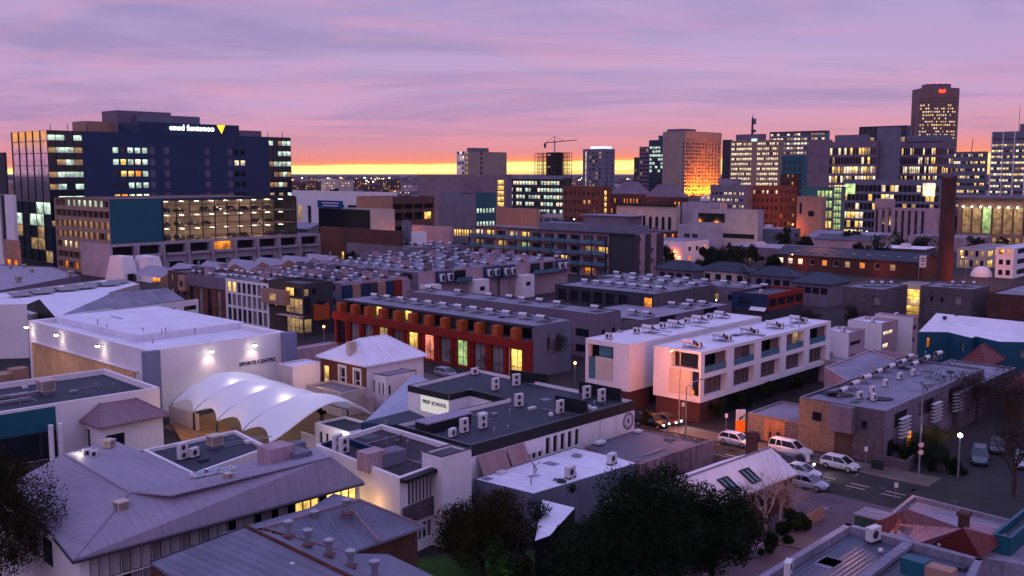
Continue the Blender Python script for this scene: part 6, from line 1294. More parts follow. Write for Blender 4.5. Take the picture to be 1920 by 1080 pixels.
m = MB(); A = rb_.at(.655, -.008, zs+2.4); d = rb_.du; m.face([A, A+d*2.0-Vector((0, 0, 3.2)), A+d*3.6+Vector((0, 0, .1))]); m.face([A, A+d*3.6+Vector((0, 0, .1)), A+d*3.6+rb_.dv*.3+Vector((0, 0, .1)), A+rb_.dv*.3]); m.build('sign_arrow', ME('sign_yellow', (255, 186, 40), 1.8, True), b.root)
for u in (.02, .08, .15, .62, .66, .9, .97): m = MB(); q = rb_.at(u, .05, zb); m.tube(q, q+Vector((0, 0, 2.2)), .12, .12, 5); m.build('roof_post', W['steel'], b.root)
# --- beige car park in front, open decks with parked cars behind mesh
rcp = TR(204, 305, 374, 554, 101); zc_ = rcp.z; Lc = rcp.U; nl = 7; h_ = zc_/nl
def cpL(L):
    o = []
    for j in range(nl):
        k = ['litw', 'dark', 'litd', 'litd', 'litw', 'dark', 'litc'][::-1][j] if 0 else ['lito', 'dark', 'litw', 'litd', 'litd', 'dark', 'litc'][j]
        for i in range(10):
            kk = k if random.random() < .75 else 'dark'
            if j == 6 and i < 2: kk = 'shut'
            o.append((L*(.02+.097*i), L*(.02+.097*(i+1))-.15, h_*j+.9, h_*j+(3.0 if j < 6 else 3.3), kk))
    return o
b = block('beige_car_park', 'beige multi-storey car park with teal panel, lit open decks and parked cars', 'car park', rcp, [W['dgrey'], W['beigec']], W['roofp'], lambda L: [(L*.255, L*.995, .5, zc_-.9, 'void')], cpL, parapet=.6, depth=1., framed=False)
faceR(rcp, .0, .25, 0, zc_-.3, .1, .2, 'teal_panel', W['teal'], b.root)
lv_ = 6; dh = (zc_-6)/4.0
for q_ in b.root.children:
    if q_.name.startswith('window') and PANE['void'] in list(q_.data.materials) and q_.dimensions.z > 12: q_.name = 'rear_wall'; q_.data.materials.clear(); q_.data.materials.append(W['cream']); q_.location = rcp.dv*13
for w_ in [o for o in b.root.children if o.name.startswith('frame')]: pass
for j in range(4):
    z = 5.6+dh*j; m = MB(); q = rcp.at(.625, 0, z)+rcp.dv*7; m.box(q, (Lc*.745, 13.6, .35), YU); m.build('deck', W['beigec'], b.root)
    lampm = ME('car_park_tube', (255, 238, 204), 6, True)
    for i in range(9): m = MB(); q = rcp.at(.30+.08*i, 0, z+dh-.75)+rcp.dv*3.5; m.box(q, (.25, 2.4, .12), YU); m.build('tube_light', lampm, b.root)
    for i in range(3): q = rcp.at(.36+.24*i, 0, z+dh-1.1)+rcp.dv*4; lamp_light(q, (255, 226, 180), 900, .5)
    for i in range(10):
        if random.random() < .82:
            q = rcp.at(.29+.071*i, 0, z+.18)+rcp.dv*3.2; pc = (['red'] if (i, j) == (4, 1) else ['black'])[0]
            car(q, YV+math.pi+(0 if random.random() < .5 else math.pi), f'{"red" if pc == "red" else "dark"} car on the {ORD[j]} lit deck of the car park, {ORD[i]} bay from the left', PAINT(pc, dict(red=(150, 22, 18), black=(22, 22, 26))[pc]), random.choice(['suv', 'hatch', 'sedan']), group='cars inside the multi-storey car park')
for i in range(12):
    q = rcp.at(.255+.745*i/11, 0, zc_/2)-rcp.dv*.25; m = MB(); m.box(q, (.28, .3, zc_-1), YU); m.build('mesh_post', W['dgrey'], b.root)
for j in range(9):
    q = rcp.at(.625, 0, 5.6+dh*.45*j)-rcp.dv*.2; m = MB(); m.box(q, (Lc*.745, .1, .16), YU); m.build('mesh_rail', W['dgrey'], b.root)
# --- left edge scraps
b = tower('white_pillar_building', 'narrow pale building with a tall window strip at the left edge', 330, 24, -8, 30, 366, W['white'], None, lambda L: [(L*.2, L*.5, 3, 26, 'dark')], cat='building')
b = tower('orange_lit_shop', 'low orange-lit shopfront at the foot of the blue block, left edge', 300, 33, 6, 38, 452, W['tan'], None, grid(2, [(.4, 2.6), (3.8, 5.4)], .7, 'lito'), cat='shop'); lamp_light(P(20, 505, 4), (255, 130, 50), 1500, .5); lamp_light(P(70, 505, 5), (255, 140, 60), 1200, .5); lamp_light(P(110, 512, 4), (255, 120, 50), 700, .4)
b = tower('gold_roof_box', 'small dark roof frame against the yellow sky at the left edge', 420, 8, -20, 12, 286, W['dgrey'], cat='building')
# --- centre-left
b = tower('white_slab_hotel', 'pale grey slab building with fine horizontal lines, left of the construction tower', 760, 871, 856, 950, 284, [W['conc'], W['white']], lambda L: [(L*.36, L*.42, z0, z1, 'dark') for z0, z1 in floors(54, 13, .2, .85)]+[(L*.02, L*.09, z0, z1, 'litd') for z0, z1 in floors(54, 13, .2, .85)], grid(3, floors(54, 13, .2, .8), .8, pick(litd=2, litw=1, dark=3)), land='the pale slab building'); roofbox(b, 'plant_room', .2, .6, .2, .8, 3)
b = tower('mauve_blank_hall', 'big blank mauve-walled building with glazed corner and lit spiral stair', 520, 950, 783, 960, 328, W['mauve'], None, lambda L: [(L*.60, L*.74, 8, 27, 'dark')]+[(L*.90, L*.97, 3+2.9*j, 5.2+2.9*j, 'lity') for j in range(9)], cat='building', land='the blank mauve building')
b = tower('glass_office', 'broad low glass office with five glowing floor bands', 600, 1062, 955, 1073, 334, W['dgrey'], None, grid(18, floors(29, 6, .3, .8, 2), .9, pick(litc=4, litw=2, dark=2)), cat='office', land='the low glass office'); roofbox(b, 'roof_disc', -.1, 1.05, .05, 1., 1.5, W['roofp'])
# construction tower: open slabs, columns, netted core
rk = TR(1058, 900, 286, 1073, 1002); t = thing('construction_tower', 'unfinished tower of open concrete floors with dark netting', 'tower', (rk.c.x, rk.c.y, 0)); FOOT.append((*rk.at(.5, .5).xy, 25)); LAND.append(('the construction tower', 1040, 286))
nfl = int(rk.z/3.6)
for j in range(nfl+1): bar_on(rk, 'floor_slab', t, 0, 1, 0, 1, j*rk.z/nfl-.35, j*rk.z/nfl+.05, W['brown'])
m = MB()
for s_ in (.02, .35, .66, .98):
    for q_ in (.01, .14, .28, .42, .56, .7, .85, .99): q = rk.at(s_, q_, 0); m.tube(q, q+Vector((0, 0, rk.z)), .35, .35, 4)
m.build('columns', W['brown'], t); bar_on(rk, 'netted_core', t, .15, .9, .28, .62, 0, rk.z+.5, W['black']); bar_on(rk, 'netting', t, -.02, .6, -.01, .3, 0, rk.z*.55, W['black'])
for j in range(nfl): 
    if j % 3 == 1: m = MB(); q = rk.at(-.02, .5, (j+.5)*rk.z/nfl); m.box(q, (3, .3, 1.0), YV); m.build('work_light', PANE['litd'], t)
t = thing('tower_crane', 'tower crane on top of the unfinished tower', 'crane', rk.at(.5, .45, rk.z)); m = MB(); q = rk.at(.5, .45, rk.z); zt = zat(q, 264); m.tube(q, (q.x, q.y, zt), 1., 1., 4); m.build('mast', W['acw'], t)
m = MB(); A = Vector((q.x-9, q.y-5, zt-2.)); B_ = Vector((q.x+21, q.y+6, zt+1.)); m.tube(A, B_, .45, .35, 4); m.tube((q.x, q.y, zt+4), B_*.6+A*.4, .15, .15, 4); m.tube((q.x, q.y, zt+4), A, .15, .15, 4); m.tube((q.x, q.y, zt-1), (q.x, q.y, zt+4), .4, .3, 4); m.build('jib', W['dgrey'], t); m = MB(); m.box(A+Vector((0, 0, -2.5)), (2, 1.5, 4)); m.build('counterweight', W['black'], t)
b = tower('grey_residential_tower', 'grey apartment tower with stacked balconies and a bright vertical light strip', 800, 1133, 1093, 1153, 279, W['grey'], grid(2, floors(51, 14, .3, .7), .3, 'dark'), lambda L: [(L*.12, L*.16, 2, 50, 'litw')]+[(L*a_, L*(a_+.1), z0, z1, random.choice(['dark', 'dark', 'litd', 'curtain'])) for a_ in (.3, .45, .6, .75) for z0, z1 in floors(51, 14, .2, .75)], land='the grey apartment tower'); roofbox(b, 'lit_crown', .1, .9, .1, .7, 2.2, ME('crown_light', (230, 240, 255), .8, True))
b = tower('dark_balcony_tower', 'narrow dark tower with balconies left of the glass tower', 930, 1217, 1199, 1222, 275, W['mauve'], None, grid(3, floors(60, 15, .2, .75), .75, pick(dark=5, litd=1))); b = tower('slim_dark_block', 'short slim dark block beside the dark balcony tower', 945, 1199, 1189, 1203, 295, W['dgrey'], None, grid(2, floors(45, 11, .2, .7), .6, pick(dark=5, litd=2)))
b = tower('green_glass_tower', 'slim glass tower with glowing greenish floors left of the big hotel', 905, 1250, 1217, 1256, 262, W['navy'], None, grid(6, floors(58, 15, .2, .8), .92, lambda i, j: random.choice(['litc', 'litc', 'litc', 'blue']) if j in (0, 1, 7, 8, 9, 10, 11, 12, 13, 14) and j != 7 or j < 2 else 'blue')); roofbox(b, 'glass_cap', .2, 1, 0, .5, 4, W['teal'])
# the big hotel, uplit orange
rh_ = TR(1284, 880, 246, 1352, 1243); zh = rh_.z
b = block('uplit_hotel', 'tall pale hotel slab floodlit orange from its foot', 'hotel', rh_, [W['conc'], W['conc']], W['roofg'], grid(11, [(7+3.15*j, 7+3.15*j+1.8) for j in range(int((zh-14)/3.15))], .52, pick(dark=9, litd=1), .5, .5), lambda L: [(L*.93, L*.985, 7+3.15*j, 7+3.15*j+1.8, 'dark') for j in range(int((zh-14)/3.15))], parapet=1, pt=.5, depth=.9, framed=False, land='the orange-lit hotel')
roofbox(b, 'plant_room', .05, .35, .1, .9, 2.4); faceR(rh_, 0, 1, zh-6.2, zh+.3, .35, .7, 'crown_band', W['conc'], b.root)
for i in range(12): faceR(rh_, i/11*.985, i/11*.985+.014, 3, zh-6.2, .4, .8, 'rib', W['conc'], b.root)
for i in range(11):
    q = rh_.at((i+.5)/11, 0, 3.5)-rh_.dv*1.3; lamp_light(Vector((q.x, q.y, 12))-rh_.dv*1.5, (255, 146, 26), 22000, .3, 'uplight', spot=(R(130), (rh_.dv*.2+Vector((0, 0, 1)))), parent=b.root)
for i in range(4): q = rh_.at((i+.5)/4, 0, 8)-rh_.dv*12; lamp_light(q, (255, 126, 22), 120000, .6, 'uplight', spot=(R(95), (rh_.dv*.6+Vector((0, 0, 1)))), parent=b.root)
b = tower('dark_slim_tower', 'slim dark tower between the hotel and the lit office', 760, 1370, 1355, 1374, 262, W['dgrey'], None, grid(2, floors(60, 14, .2, .6), .4, 'dark'))
b = tower('lit_office_tower', 'broad office tower, nearly every floor lit, with a rooftop antenna mast', 720, 1462, 1370, 1470, 262, W['beigec'], None, lambda L: [(L*(.02+.0355*i), L*(.02+.0355*i)+L*.029, z0, z1, random.choice(['litw']*8+['litd', 'dark'])) for i in range(27) if not 12 <= i <= 14 for z0, z1 in floors(60, 15, .25, .72)], land='the fully lit office tower')
roofbox(b, 'plant_room', .1, .9, .35, .9, 4.6); roofbox(b, 'logo_box', -.1, .2, .46, .56, 1.2, ME('logo_box_light', (196, 232, 240), 1.0, True)); q = b.rect.at(.5, .6, b.rect.z+4)
t = thing('antenna_mast', 'lattice antenna mast with dishes on top of the lit office tower', 'antenna', q); m = MB(); m.tube(q, q+Vector((0, 0, 13)), .9, .7, 5); m.tube(q+Vector((0, 0, 13)), q+Vector((0, 0, 16)), .2, .1, 5); m.build('mast', W['dgrey'], t)
for dz in (3, 9, 11): m = MB(); m.ball(q+Vector((1.5, -.5, dz)), 1.3); m.build('dish', W['grey'], t)
b = tower('rear_lit_block', 'wide block with lit upper floors behind the teal box', 860, 1548, 1443, 1556, 247, W['grey'], None, grid(16, floors(69, 16, .25, .7), .8, lambda i, j: random.choice(['litw', 'litw', 'litd', 'dark']) if j > 8 else 'dark')); roofbox(b, 'roof_cap', 0, 1, 0, 1, 1.2, W['navy'])
b = tower('teal_box', 'dark teal glass box low between two office towers', 640, 1508, 1466, 1516, 292, W['teal'], None, grid(4, floors(42, 9, .3, .7), .5, 'blue'))
b = tower('blank_mauve_tower', 'blank mauve-walled tower beside the teal box', 600, 1555, 1516, 1561, 262, W['mauve'], None, grid(5, [(3, 14)], .8, 'dark'))
# hospital-like complex, two glazed blocks and a blank slab between them
def meshlit(L, n=22, lo=0, rows=None, lit=lambda i, j: .3): return [(L*i/n+.1, L*(i+1)/n-.1, z0, z1, (random.choice(['litw', 'litw', 'lity', 'litd']) if random.random() < lit(i, j) else 'dark')) for j, (z0, z1) in enumerate(rows) for i in range(n)]
b = tower('glazed_office_left', 'brownish glazed office block with lit windows left of the blank slab', 480, 1644, 1556, 1650, 264, W['mauve'], None, lambda L: meshlit(L, 16, 0, floors(46, 9, .14, .86), lambda i, j: {4: .85, 5: .7, 6: .9, 3: .8, 0: .6, 1: .6, 2: .6}.get(j, .3))); roofbox(b, 'roof_screen', .1, .9, .2, .9, 3.2, W['grey'])
b = tower('blank_slab', 'tall blank blue-grey slab between the two glazed offices', 478, 1682, 1645, 1690, 238, W['grey'], None, lambda L: [(L*.6, L*.9, 3, 18, 'dark')], land='the blank slab'); b = tower('glass_rooftop_block', 'small lit glass block on top behind the blank slab', 520, 1700, 1611, 1708, 235, W['navy'], None, grid(9, [(53, 56), (48, 51)], .9, pick(litd=3, blue=3)))
b = tower('glazed_office_right', 'brownish glazed office block with scattered lit windows right of the blank slab', 485, 1772, 1683, 1790, 264, W['mauve'], lambda L: meshlit(L, 4, 0, floors(46, 9, .2, .72), lambda i, j: .35), lambda L: meshlit(L, 22, 0, floors(46, 9, .14, .86), lambda i, j: {6: .65, 4: .5, 3: .5, 1: .6, 7: .3}.get(j, .3))); roofbox(b, 'roof_screen', 0, 1, .05, .8, 3, W['grey'])
b = tower('lower_glazed_wing', 'lower glazed wing at the foot of the offices with a bright window patch', 455, 1762, 1582, 1776, 337, W['grey'], None, lambda L: meshlit(L, 22, 0, floors(28, 6, .14, .85, 1), lambda i, j: .75 if i < 1 else (.7 if (i < 5 and j < 3) else .25))+[(L*.87, L*.97, 20, 27.2, 'litw')][:0]); m = MB(); q = b.rect.at(0, .10, 24.5)-b.rect.du*.1; m.box(q, (b.rect.V*.12, .4, 6.), YV+math.pi); m.build('bright_window', PANE['litw'], b.root); m = MB(); q = b.rect.at(0, .92, 24.5)-b.rect.du*.1; m.box(q, (b.rect.V*.1, .4, 5.), YV+math.pi); m.build('bright_window', PANE['litg'], b.root)
b = tower('green_glass_stair', 'yellow-green glowing glass stair tower', 445, 1580, 1562, 1586, 350, W['grey'], grid(2, floors(27, 9, .1, .85, 1), .9, 'litg'), grid(3, floors(27, 9, .1, .85, 1), .9, 'litg'), cat='stair tower'); b = tower('green_glass_block', 'pale green glass block left of the glowing stair', 450, 1563, 1503, 1568, 351, W['teal'], None, lambda L: [(L*(.5+.12*i), L*(.5+.12*i)+L*.1, z0, z1, 'litg') for i in range(4) for z0, z1 in floors(26, 5, .15, .8, 2)])
b = tower('salmon_block', 'small salmon-lit block with a slot window before the green glass', 435, 1542, 1495, 1550, 369, W['tan'], None, lambda L: [(L*.1, L*.2, 14, 19, 'dark'), (L*.45, L*.7, 13, 15.4, 'dark'), (L*.5, L*.8, 3, 5, 'dark')], cat='building'); lamp_light(P(1520, 455, 8)+Vector((0, -6, 6)), (255, 150, 80), 4200, 1.)
b = tower('striped_block', 'pinkish low block with tall dark window strips', 430, 1758, 1640, 1768, 392, W['pink'], None, lambda L: [(L*(.02+.105*i), L*(.02+.105*i)+L*.045, 1, 15.5, 'dark') for i in range(8)], cat='building'); roofbox(b, 'tower_box', .0, .6, .72, 1.0, 4, W['pink'])
# tall octagonal bank tower
c0 = CD(1756, 1000); zt = zat(c0, 167); c0 = CD(1756, 1000, zt); hw_ = 36/F*1000; t = Bld('octagonal_tower', 'tallest brown tower at right with a small red roof emblem', 'tower', (c0.x, c0.y, 0), framed=False, depth=.5); oc = [(-1, -.35), (-.72, -.62), (.72, -.62), (1, -.35), (1, .5), (.7, .8), (-.7, .8), (-1, .5)]; oc = [Vector((c0.x+a_*hw_*1.0, c0.y+b_*hw_*1.2, 0)) for a_, b_ in oc]
for i in range(8):
    L = (oc[(i+1) % 8]-oc[i]).length; n = {0: 3, 1: 13, 2: 3}.get(i, 0); rows_ = floors(zt-8, 32, .3, .75)
    t.facade(oc[i], oc[(i+1) % 8], 0, zt, [(L*(k_+.2)/n, L*(k_+.8)/n, z0, z1, (random.choice(['litw', 'lity', 'litw', 'dark']) if (j > 12 and j < 30 and random.random() < (.9 if j not in (17, 22, 25, 29) else .3)) else 'dark')) for k_ in range(n) for j, (z0, z1) in enumerate(rows_)])
t.roof.face([(q.x, q.y, zt) for q in oc]); t.finish(M('brown_tower_stone', (122, 92, 90), .8, amt=.1), W['roofg']); LAND.append(('the tallest tower', 1756, 160))
m = MB(); cr = [c0+(q-c0)*.62 for q in oc]; m.prism([(q.x, q.y) for q in cr], zt-.5, zt+4.5); m.build('crown', W['mauve'], t.root)
m = MB(); y_ = c0.y-.62*hw_*1.2-.4
for s_ in (-1, 0, 1): xx = c0.x+s_*2.2-.5; m.box((xx, y_, zt-3.6+abs(s_)*.7), (1.5, .4, 2.6), .0)
m.build('emblem', BULB['r'], t.root)
for s_ in (-9, -3, 3, 9): m = MB(); m.ball((c0.x+s_, c0.y-8, zt+5), .5); m.build('warning_light', BULB['r'], t.root)
b = tower('banded_office', 'grey office with rows of lit windows right of the chimney stack', 640, 1848, 1784, 1853, 284, W['grey'], None, lambda L: meshlit(L, 14, 0, floors(47, 9, .3, .65), lambda i, j: .62), land='the banded office')
b = tower('mullioned_tower', 'dark mullioned tower with lit floors at the right edge', 600, 1990, 1861, 1996, 244, W['grey'], None, lambda L: meshlit(L, 22, 0, floors(56, 14, .3, .65), lambda i, j: .8 if j < 13 else 0), land='the right-edge tower')
for i in range(6): m = MB(); q = b.rect.at(0, 1-i*.17, b.rect.z/2)-b.rect.du*.25; m.box(q, (.5, .5, b.rect.z), YV+math.pi); m.build('mullion', W['white'], b.root)
roofbox(b, 'plant_room', .1, .9, .2, .6, 4.5); m = MB(); q = b.rect.at(.2, .62, b.rect.z); m.tube(q, q+Vector((0, 0, 16)), .2, .1, 5); m.build('mast', W['dgrey'], b.root)
for px, yt, D in ((1705, 213, 520), (1815, 260, 640)):
    c = CD(px, D); z0_ = zat(c, 262 if px < 1800 else 284); t = thing('rooftop_mast', 'thin mast on the roof behind the blank slab' if px < 1800 else 'leaning crane-like mast on the banded office roof', 'mast', (c.x, c.y, z0_-6)); m = MB(); zt2 = zat(c, yt); m.tube((c.x, c.y, z0_-6), (c.x+(1 if px > 1800 else 0), c.y, zt2), .3, .2, 4); m.build('pole', W['dgrey'], t)
# station hall
rst = TR(2050, 400, 372, 2060, 1797); zst = rst.z; b = block('station_hall', 'long low hall with a broad overhanging pale roof and a row of bright lamps', 'hall', rst, W['tan'], W['white2'], None, lambda L: [(L*.03+i*L*.08, L*.03+i*L*.08+L*.075, 6, zst-4.5, random.choice(['litd', 'litd', 'dark', 'litg'])) for i in range(12)]+[(L*.03+i*L*.06, L*.03+i*L*.06+L*.04, 1, 4.4, 'litd') for i in range(15)], parapet=0, depth=2)
m = MB(); q = rst.at(0, .5, zst)-rst.du*2.5; m.box(q, (rst.V+4, 6, 1.0), YV+math.pi); m.build('roof_overhang', W['roofp'], b.root)
for i in range(14): q = rst.at(0, .04+.07*i, zst-4.4)-rst.du*1.2; m = MB(); m.ball(q, .38); m.build('hall_lamp', BULB['w'], b.root)
# --- orange-lit brick group and pale civic buildings below the hotel
b = tower('brick_office_orange', 'red-brick office lit orange from the street, right of the dotted grey block', 470, 1462, 1400, 1494, 349, W['obrick'], grid(4, floors(26, 6, .3, .7, 2), .4, pick(dark=4, lito=1)), grid(7, floors(26, 6, .3, .7, 2), .45, lambda i, j: 'litw' if j == 5 and i in (1, 3, 4, 6) else 'dark'), cat='office', land='the orange-lit brick office')
for px, w__ in ((1410, 12000), (1440, 16000), (1475, 12000), (1495, 8000)): lamp_light(CD(px, 445, 5)+Vector((0, 0, 6)), (255, 130, 40), w__, 1.)
b = tower('dark_red_block', 'taller dark red block behind the orange-lit office', 520, 1492, 1463, 1500, 328, W['brick'], None, grid(3, floors(38, 8, .3, .7), .4, pick(dark=3, lito=1)), cat='office')
b = tower('dotted_grey_block', 'grey-blue block peppered with small lit windows', 475, 1402, 1332, 1412, 347, [W['mauve'], W['grey']], None, lambda L: [(L*(.05+.06*i)+.5*((i+j) % 2), L*(.05+.06*i)+.5*((i+j) % 2)+.9, 3+3.1*j, 4.2+3.1*j, random.choice(['litw', 'dark', 'litw'])) for i in range(14) for j in range(7)], cat='office'); roofbox(b, 'plant_room', .2, .8, .3, .8, 3, W['roofp'])
b = tower('white_modern_hall', 'white flat-roofed modern hall with a dark glass strip', 420, 1422, 1300, 1432, 394, W['palem'], grid(3, [(3, 5)], .4, 'dark'), lambda L: [(L*.08, L*.5, 10.5, 14.5, 'blue'), (L*.45, L*.95, 4, 6, 'dark')], cat='hall'); b = tower('white_rear_hall', 'plain white block with a bare roof just below the floodlit hotel', 460, 1350, 1279, 1362, 381, W['palem'], None, lambda L: [(L*.75, L*.95, 12, 16, 'dark')], cat='hall')
b = tower('pale_office_low', 'pink-white low office with an orange glowing corner', 370, 1346, 1272, 1356, 424, W['palem'], None, lambda L: [(L*.15, L*.3, 7.5, 9, 'dark'), (L*.36, L*.5, 7.5, 9, 'dark'), (L*.15, L*.32, 2, 3.4, 'dark')], cat='office'); lamp_light(CD(1263, 355, 5)+Vector((0, 0, 3)), (255, 110, 20), 700, .6); lamp_light(CD(1330, 350, 5)+Vector((0, 0, 7)), (255, 130, 40), 350, .6)
b = tower('arcaded_hall', 'cream stone hall with a row of tall arched windows', 470, 1268, 1156, 1276, 386, W['cream'], None, None, cat='hall'); L = b.rect.V; m0 = b.rect
for i in range(9):
    q = m0.at(0, 1-(.06+.105*i), 0)-m0.du*.15; m = MB(); pts_ = [(-.85, 5), (.85, 5), (.85, 10.5)]+[(.85*math.cos(a_), 10.5+.85*math.sin(a_)) for a_ in (.5, 1.0, 1.57, 2.1, 2.6)]+[(-.85, 10.5)]; m.face([q+(-m0.dv)*a_+Vector((0, 0, z_+0)) for a_, z_ in pts_]); m.build('arched_window', PANE['void'], b.root)
m = MB(); m.box(m0.at(0, .5, m0.z+.2)-m0.du*.4, (L+1, 1.2, 1.1), YV+math.pi); m.build('cornice', W['black'], b.root)
for nm_, px, xl, xr, yt, D in (('left', 1205, 1143, 1222, 354, 560), ('right', 1278, 1208, 1290, 360, 540)):
    r = TR(px, D, yt+10, xr, xl); b = Bld('old_palace_wing', f'{nm_} hip-roofed wing of the old stone building lit by small lamps', 'civic building', (r.c.x, r.c.y, 0), framed=False); 
    b.facade(r.poly[3], r.poly[0], 0, r.z, grid(10, floors(r.z, 3, .25, .7, 2), .35, pick(dark=4, lito=2, litd=1))(r.V)); b.facade(r.poly[0], r.poly[1], 0, r.z); b.finish(W['brick']); hiproof(b.root, [r.at(1, 0), r.at(1, 1), r.at(0, 1), r.at(0, 0)], (r.at(.5, .3, r.z+7), r.at(.5, .7, r.z+7)), W['mauve']); FOOT.append((*r.at(.5, .5).xy, 25))
b = tower('orange_brick_civic', 'orange brick civic block with a lit stair strip below the grey tower', 500, 1128, 1056, 1146, 350, W['obrick'], lambda L: [(L*.3, L*.6, 3+3*j, 5.2+3*j, 'lity') for j in range(7)], grid(8, floors(25, 5, .3, .7, 2), .5, lambda i, j: 'lity' if j == 3 and i in (4, 5) or j == 0 else 'dark'), cat='civic building', land='the orange brick civic block'); lamp_light(CD(1100, 470, 5), (255, 140, 60), 5000, .8); lamp_light(CD(1052, 480, 5), (255, 110, 20), 2500, .6)
b = tower('long_brown_wall', 'long blank brown wall block lit faintly orange', 430, 1006, 930, 1012, 392, W['tan'], cat='building'); lamp_light(CD(975, 410, 5)+Vector((0, 0, 6)), (255, 150, 80), 1800, .6)
b = tower('grey_stepped_block', 'blue-grey block with a yellow window band at its foot', 450, 892, 823, 930, 362, [W['teal'], W['grey']], grid(6, [(8, 10), (14, 16)], .8, 'litc'), lambda L: [(L*(.4+.07*i), L*(.4+.07*i)+L*.06, 3.2, 6.2, 'lity') for i in range(8)], cat='building'); roofbox(b, 'roof_box', .0, .5, .1, .35, 5)
rbp = TR(736, 400, 370, 814, 668); b = block('brown_deck_building', 'brown building with dark open decks and a lit yellow upper corner', 'building', rbp, [W['brown'], W['tan']], W['roofg'], lambda L: [(L*(.02+.245*i), L*(.02+.245*i)+L*.22, z0, z1, 'lity' if (i == 3 and j == 2) or (i == 2 and j == 2 and 0) else 'void') for i in range(4) for j, (z0, z1) in enumerate(((2, 5), (7.5, 10.5), (13, 16), (17.5, 19.5)))], None, parapet=.5, framed=False, depth=1.5, land='the brown deck building')
b = tower('white_modern_block', 'white modern block with vertical window slots behind the blue sign', 450, 738, 548, 745, 361, W['white'], None, lambda L: [(L*a_, L*(a_+w_), z0, z1, k_) for a_, w_, z0, z1, k_ in ((.05, .05, 8, 16, 'litd'), (.16, .04, 4, 16, 'dark'), (.3, .03, 4, 16, 'dark'), (.44, .1, 12, 17, 'dark'), (.57, .1, 12, 17, 'dark'), (.72, .06, 4, 16, 'dark'))], cat='building')
rds = TR(694, 355, 394, 740, 597); b = block('dark_sign_building', 'long dark building topped by a blue billboard, pale lit end', 'building', rds, [W['cream'], W['black']], W['roofg'], lambda L: [(L*(.1+.28*i), L*(.1+.28*i)+L*.17, 7.5, 11, 'lity') for i in range(3)], None, parapet=.5)
t = thing('blue_billboard', 'blue rooftop billboard with faint white lines of text', 'billboard', rds.at(0, .93, rds.z)); m = MB(); q = rds.at(0, .74, rds.z+1.6)-rds.du*.5; m.box(q, (rds.V*.5, .3, 2.8), YV+math.pi); m.build('board', M('billboard_blue', (26, 74, 128), .5), t)
for dz, w_ in ((.5, .33), (-.5, .3)): m = MB(); m.box(q-rds.du*.2-rds.dv*.3+Vector((0, 0, dz)), (rds.V*w_, .06, .35), YV+math.pi); m.build('printed_line', W['white'], t)
m = MB()
for s_ in (-.2, .2): m.box(q-Vector((0, 0, 1.9))+rds.dv*rds.V*s_, (.3, .3, 1.6), 0)
m.build('support', W['steel'], t)
b = tower('red_brick_works', 'long red brick works with a few small lit windows', 320, 750, 600, 756, 434, W['brick'], None, lambda L: [(L*.27, L*.31, 2.5, 5, 'lity'), (L*.40, L*.44, 2.5, 5, 'lity'), (L*.62, L*.68, 3, 6.5, 'litw')], cat='works', rm=W['roofp']); b = tower('art_deco_fin_building', 'pale building with a ribbed art deco fin tower', 322, 784, 750, 800, 436, W['white'], grid(1, [(3, 6)], .3, 'dark'), None, cat='building'); faceb = b.rect
for i in range(3): m = MB(); q = faceb.at(-.02, .45+.15*i, (faceb.z+4)/2); m.box(q, (1.0, 1.0, faceb.z+4-abs(i-1)*1.2), YU); m.build('fin', W['grey'], b.root)
b = tower('pink_shopfront', 'pink shopfront with a yellow-lit tree before it', 350, 843, 770, 850, 426, W['pink'], None, lambda L: [(L*.05, L*.4, 1, 4, 'lity'), (L*.55, L*.95, 1, 3.5, 'litw')], cat='shop'); lamp_light(CD(825, 335, 4)+Vector((0, 0, 4)), (255, 190, 60), 2200, .6); lamp_light(CD(780, 335, 4)+Vector((0, 0, 3)), (255, 150, 50), 1500, .6)
for px, D, r_, h_, lb, mt in ((824, 340, 3.4, 8, 'small tree lit bright yellow by a street lamp', LY), (803, 335, 3.8, 8, 'dark tree left of the yellow-lit tree', LG), (868, 338, 4, 8.5, 'dark tree right of the yellow-lit tree', LG), (970, 500, 8, 13, 'dark tree below the low glass office, left', LG), (1000, 495, 9, 14, 'tall dark tree below the low glass office, middle', LG), (1035, 490, 7, 11, 'dark tree below the low glass office, right', LG),
    (1372, 300, 6.5, 12, 'very dark broad tree in front of the white modern hall', LG), (1385, 280, 4, 8, 'lower dark tree beside the broad one', LG), (1325, 300, 4.5, 8, 'dark round tree before the pale low office', LG), (1600, 400, 6, 9, 'dark tree below the green stair', LG), (1680, 395, 7, 10, 'dark tree below the striped block', LG), (1730, 390, 6, 10, 'dark tree between striped block and chimney', LG), (1830, 380, 6, 9, 'dark tree before the station lamps', LG), (1880, 375, 5, 9, 'dark tree at the right below the station', LG), (1500, 340, 4, 7, 'dark clump behind the slate warehouse', LG), (1450, 330, 4, 6, 'low dark tree left of the slate warehouse', LG), (660, 330, 3, 6, 'dark tree before the red brick works', LG)):
    tree(CD(px, D, 5).xy[:]+(0,), h_, r_, lb, mt, 1500, .4)
tree(CD(1405, 262, 4).xy[:]+(0,), 9, 3, 'bare tree glowing faintly before the dark-roofed houses', None, bare=True, depth=3)
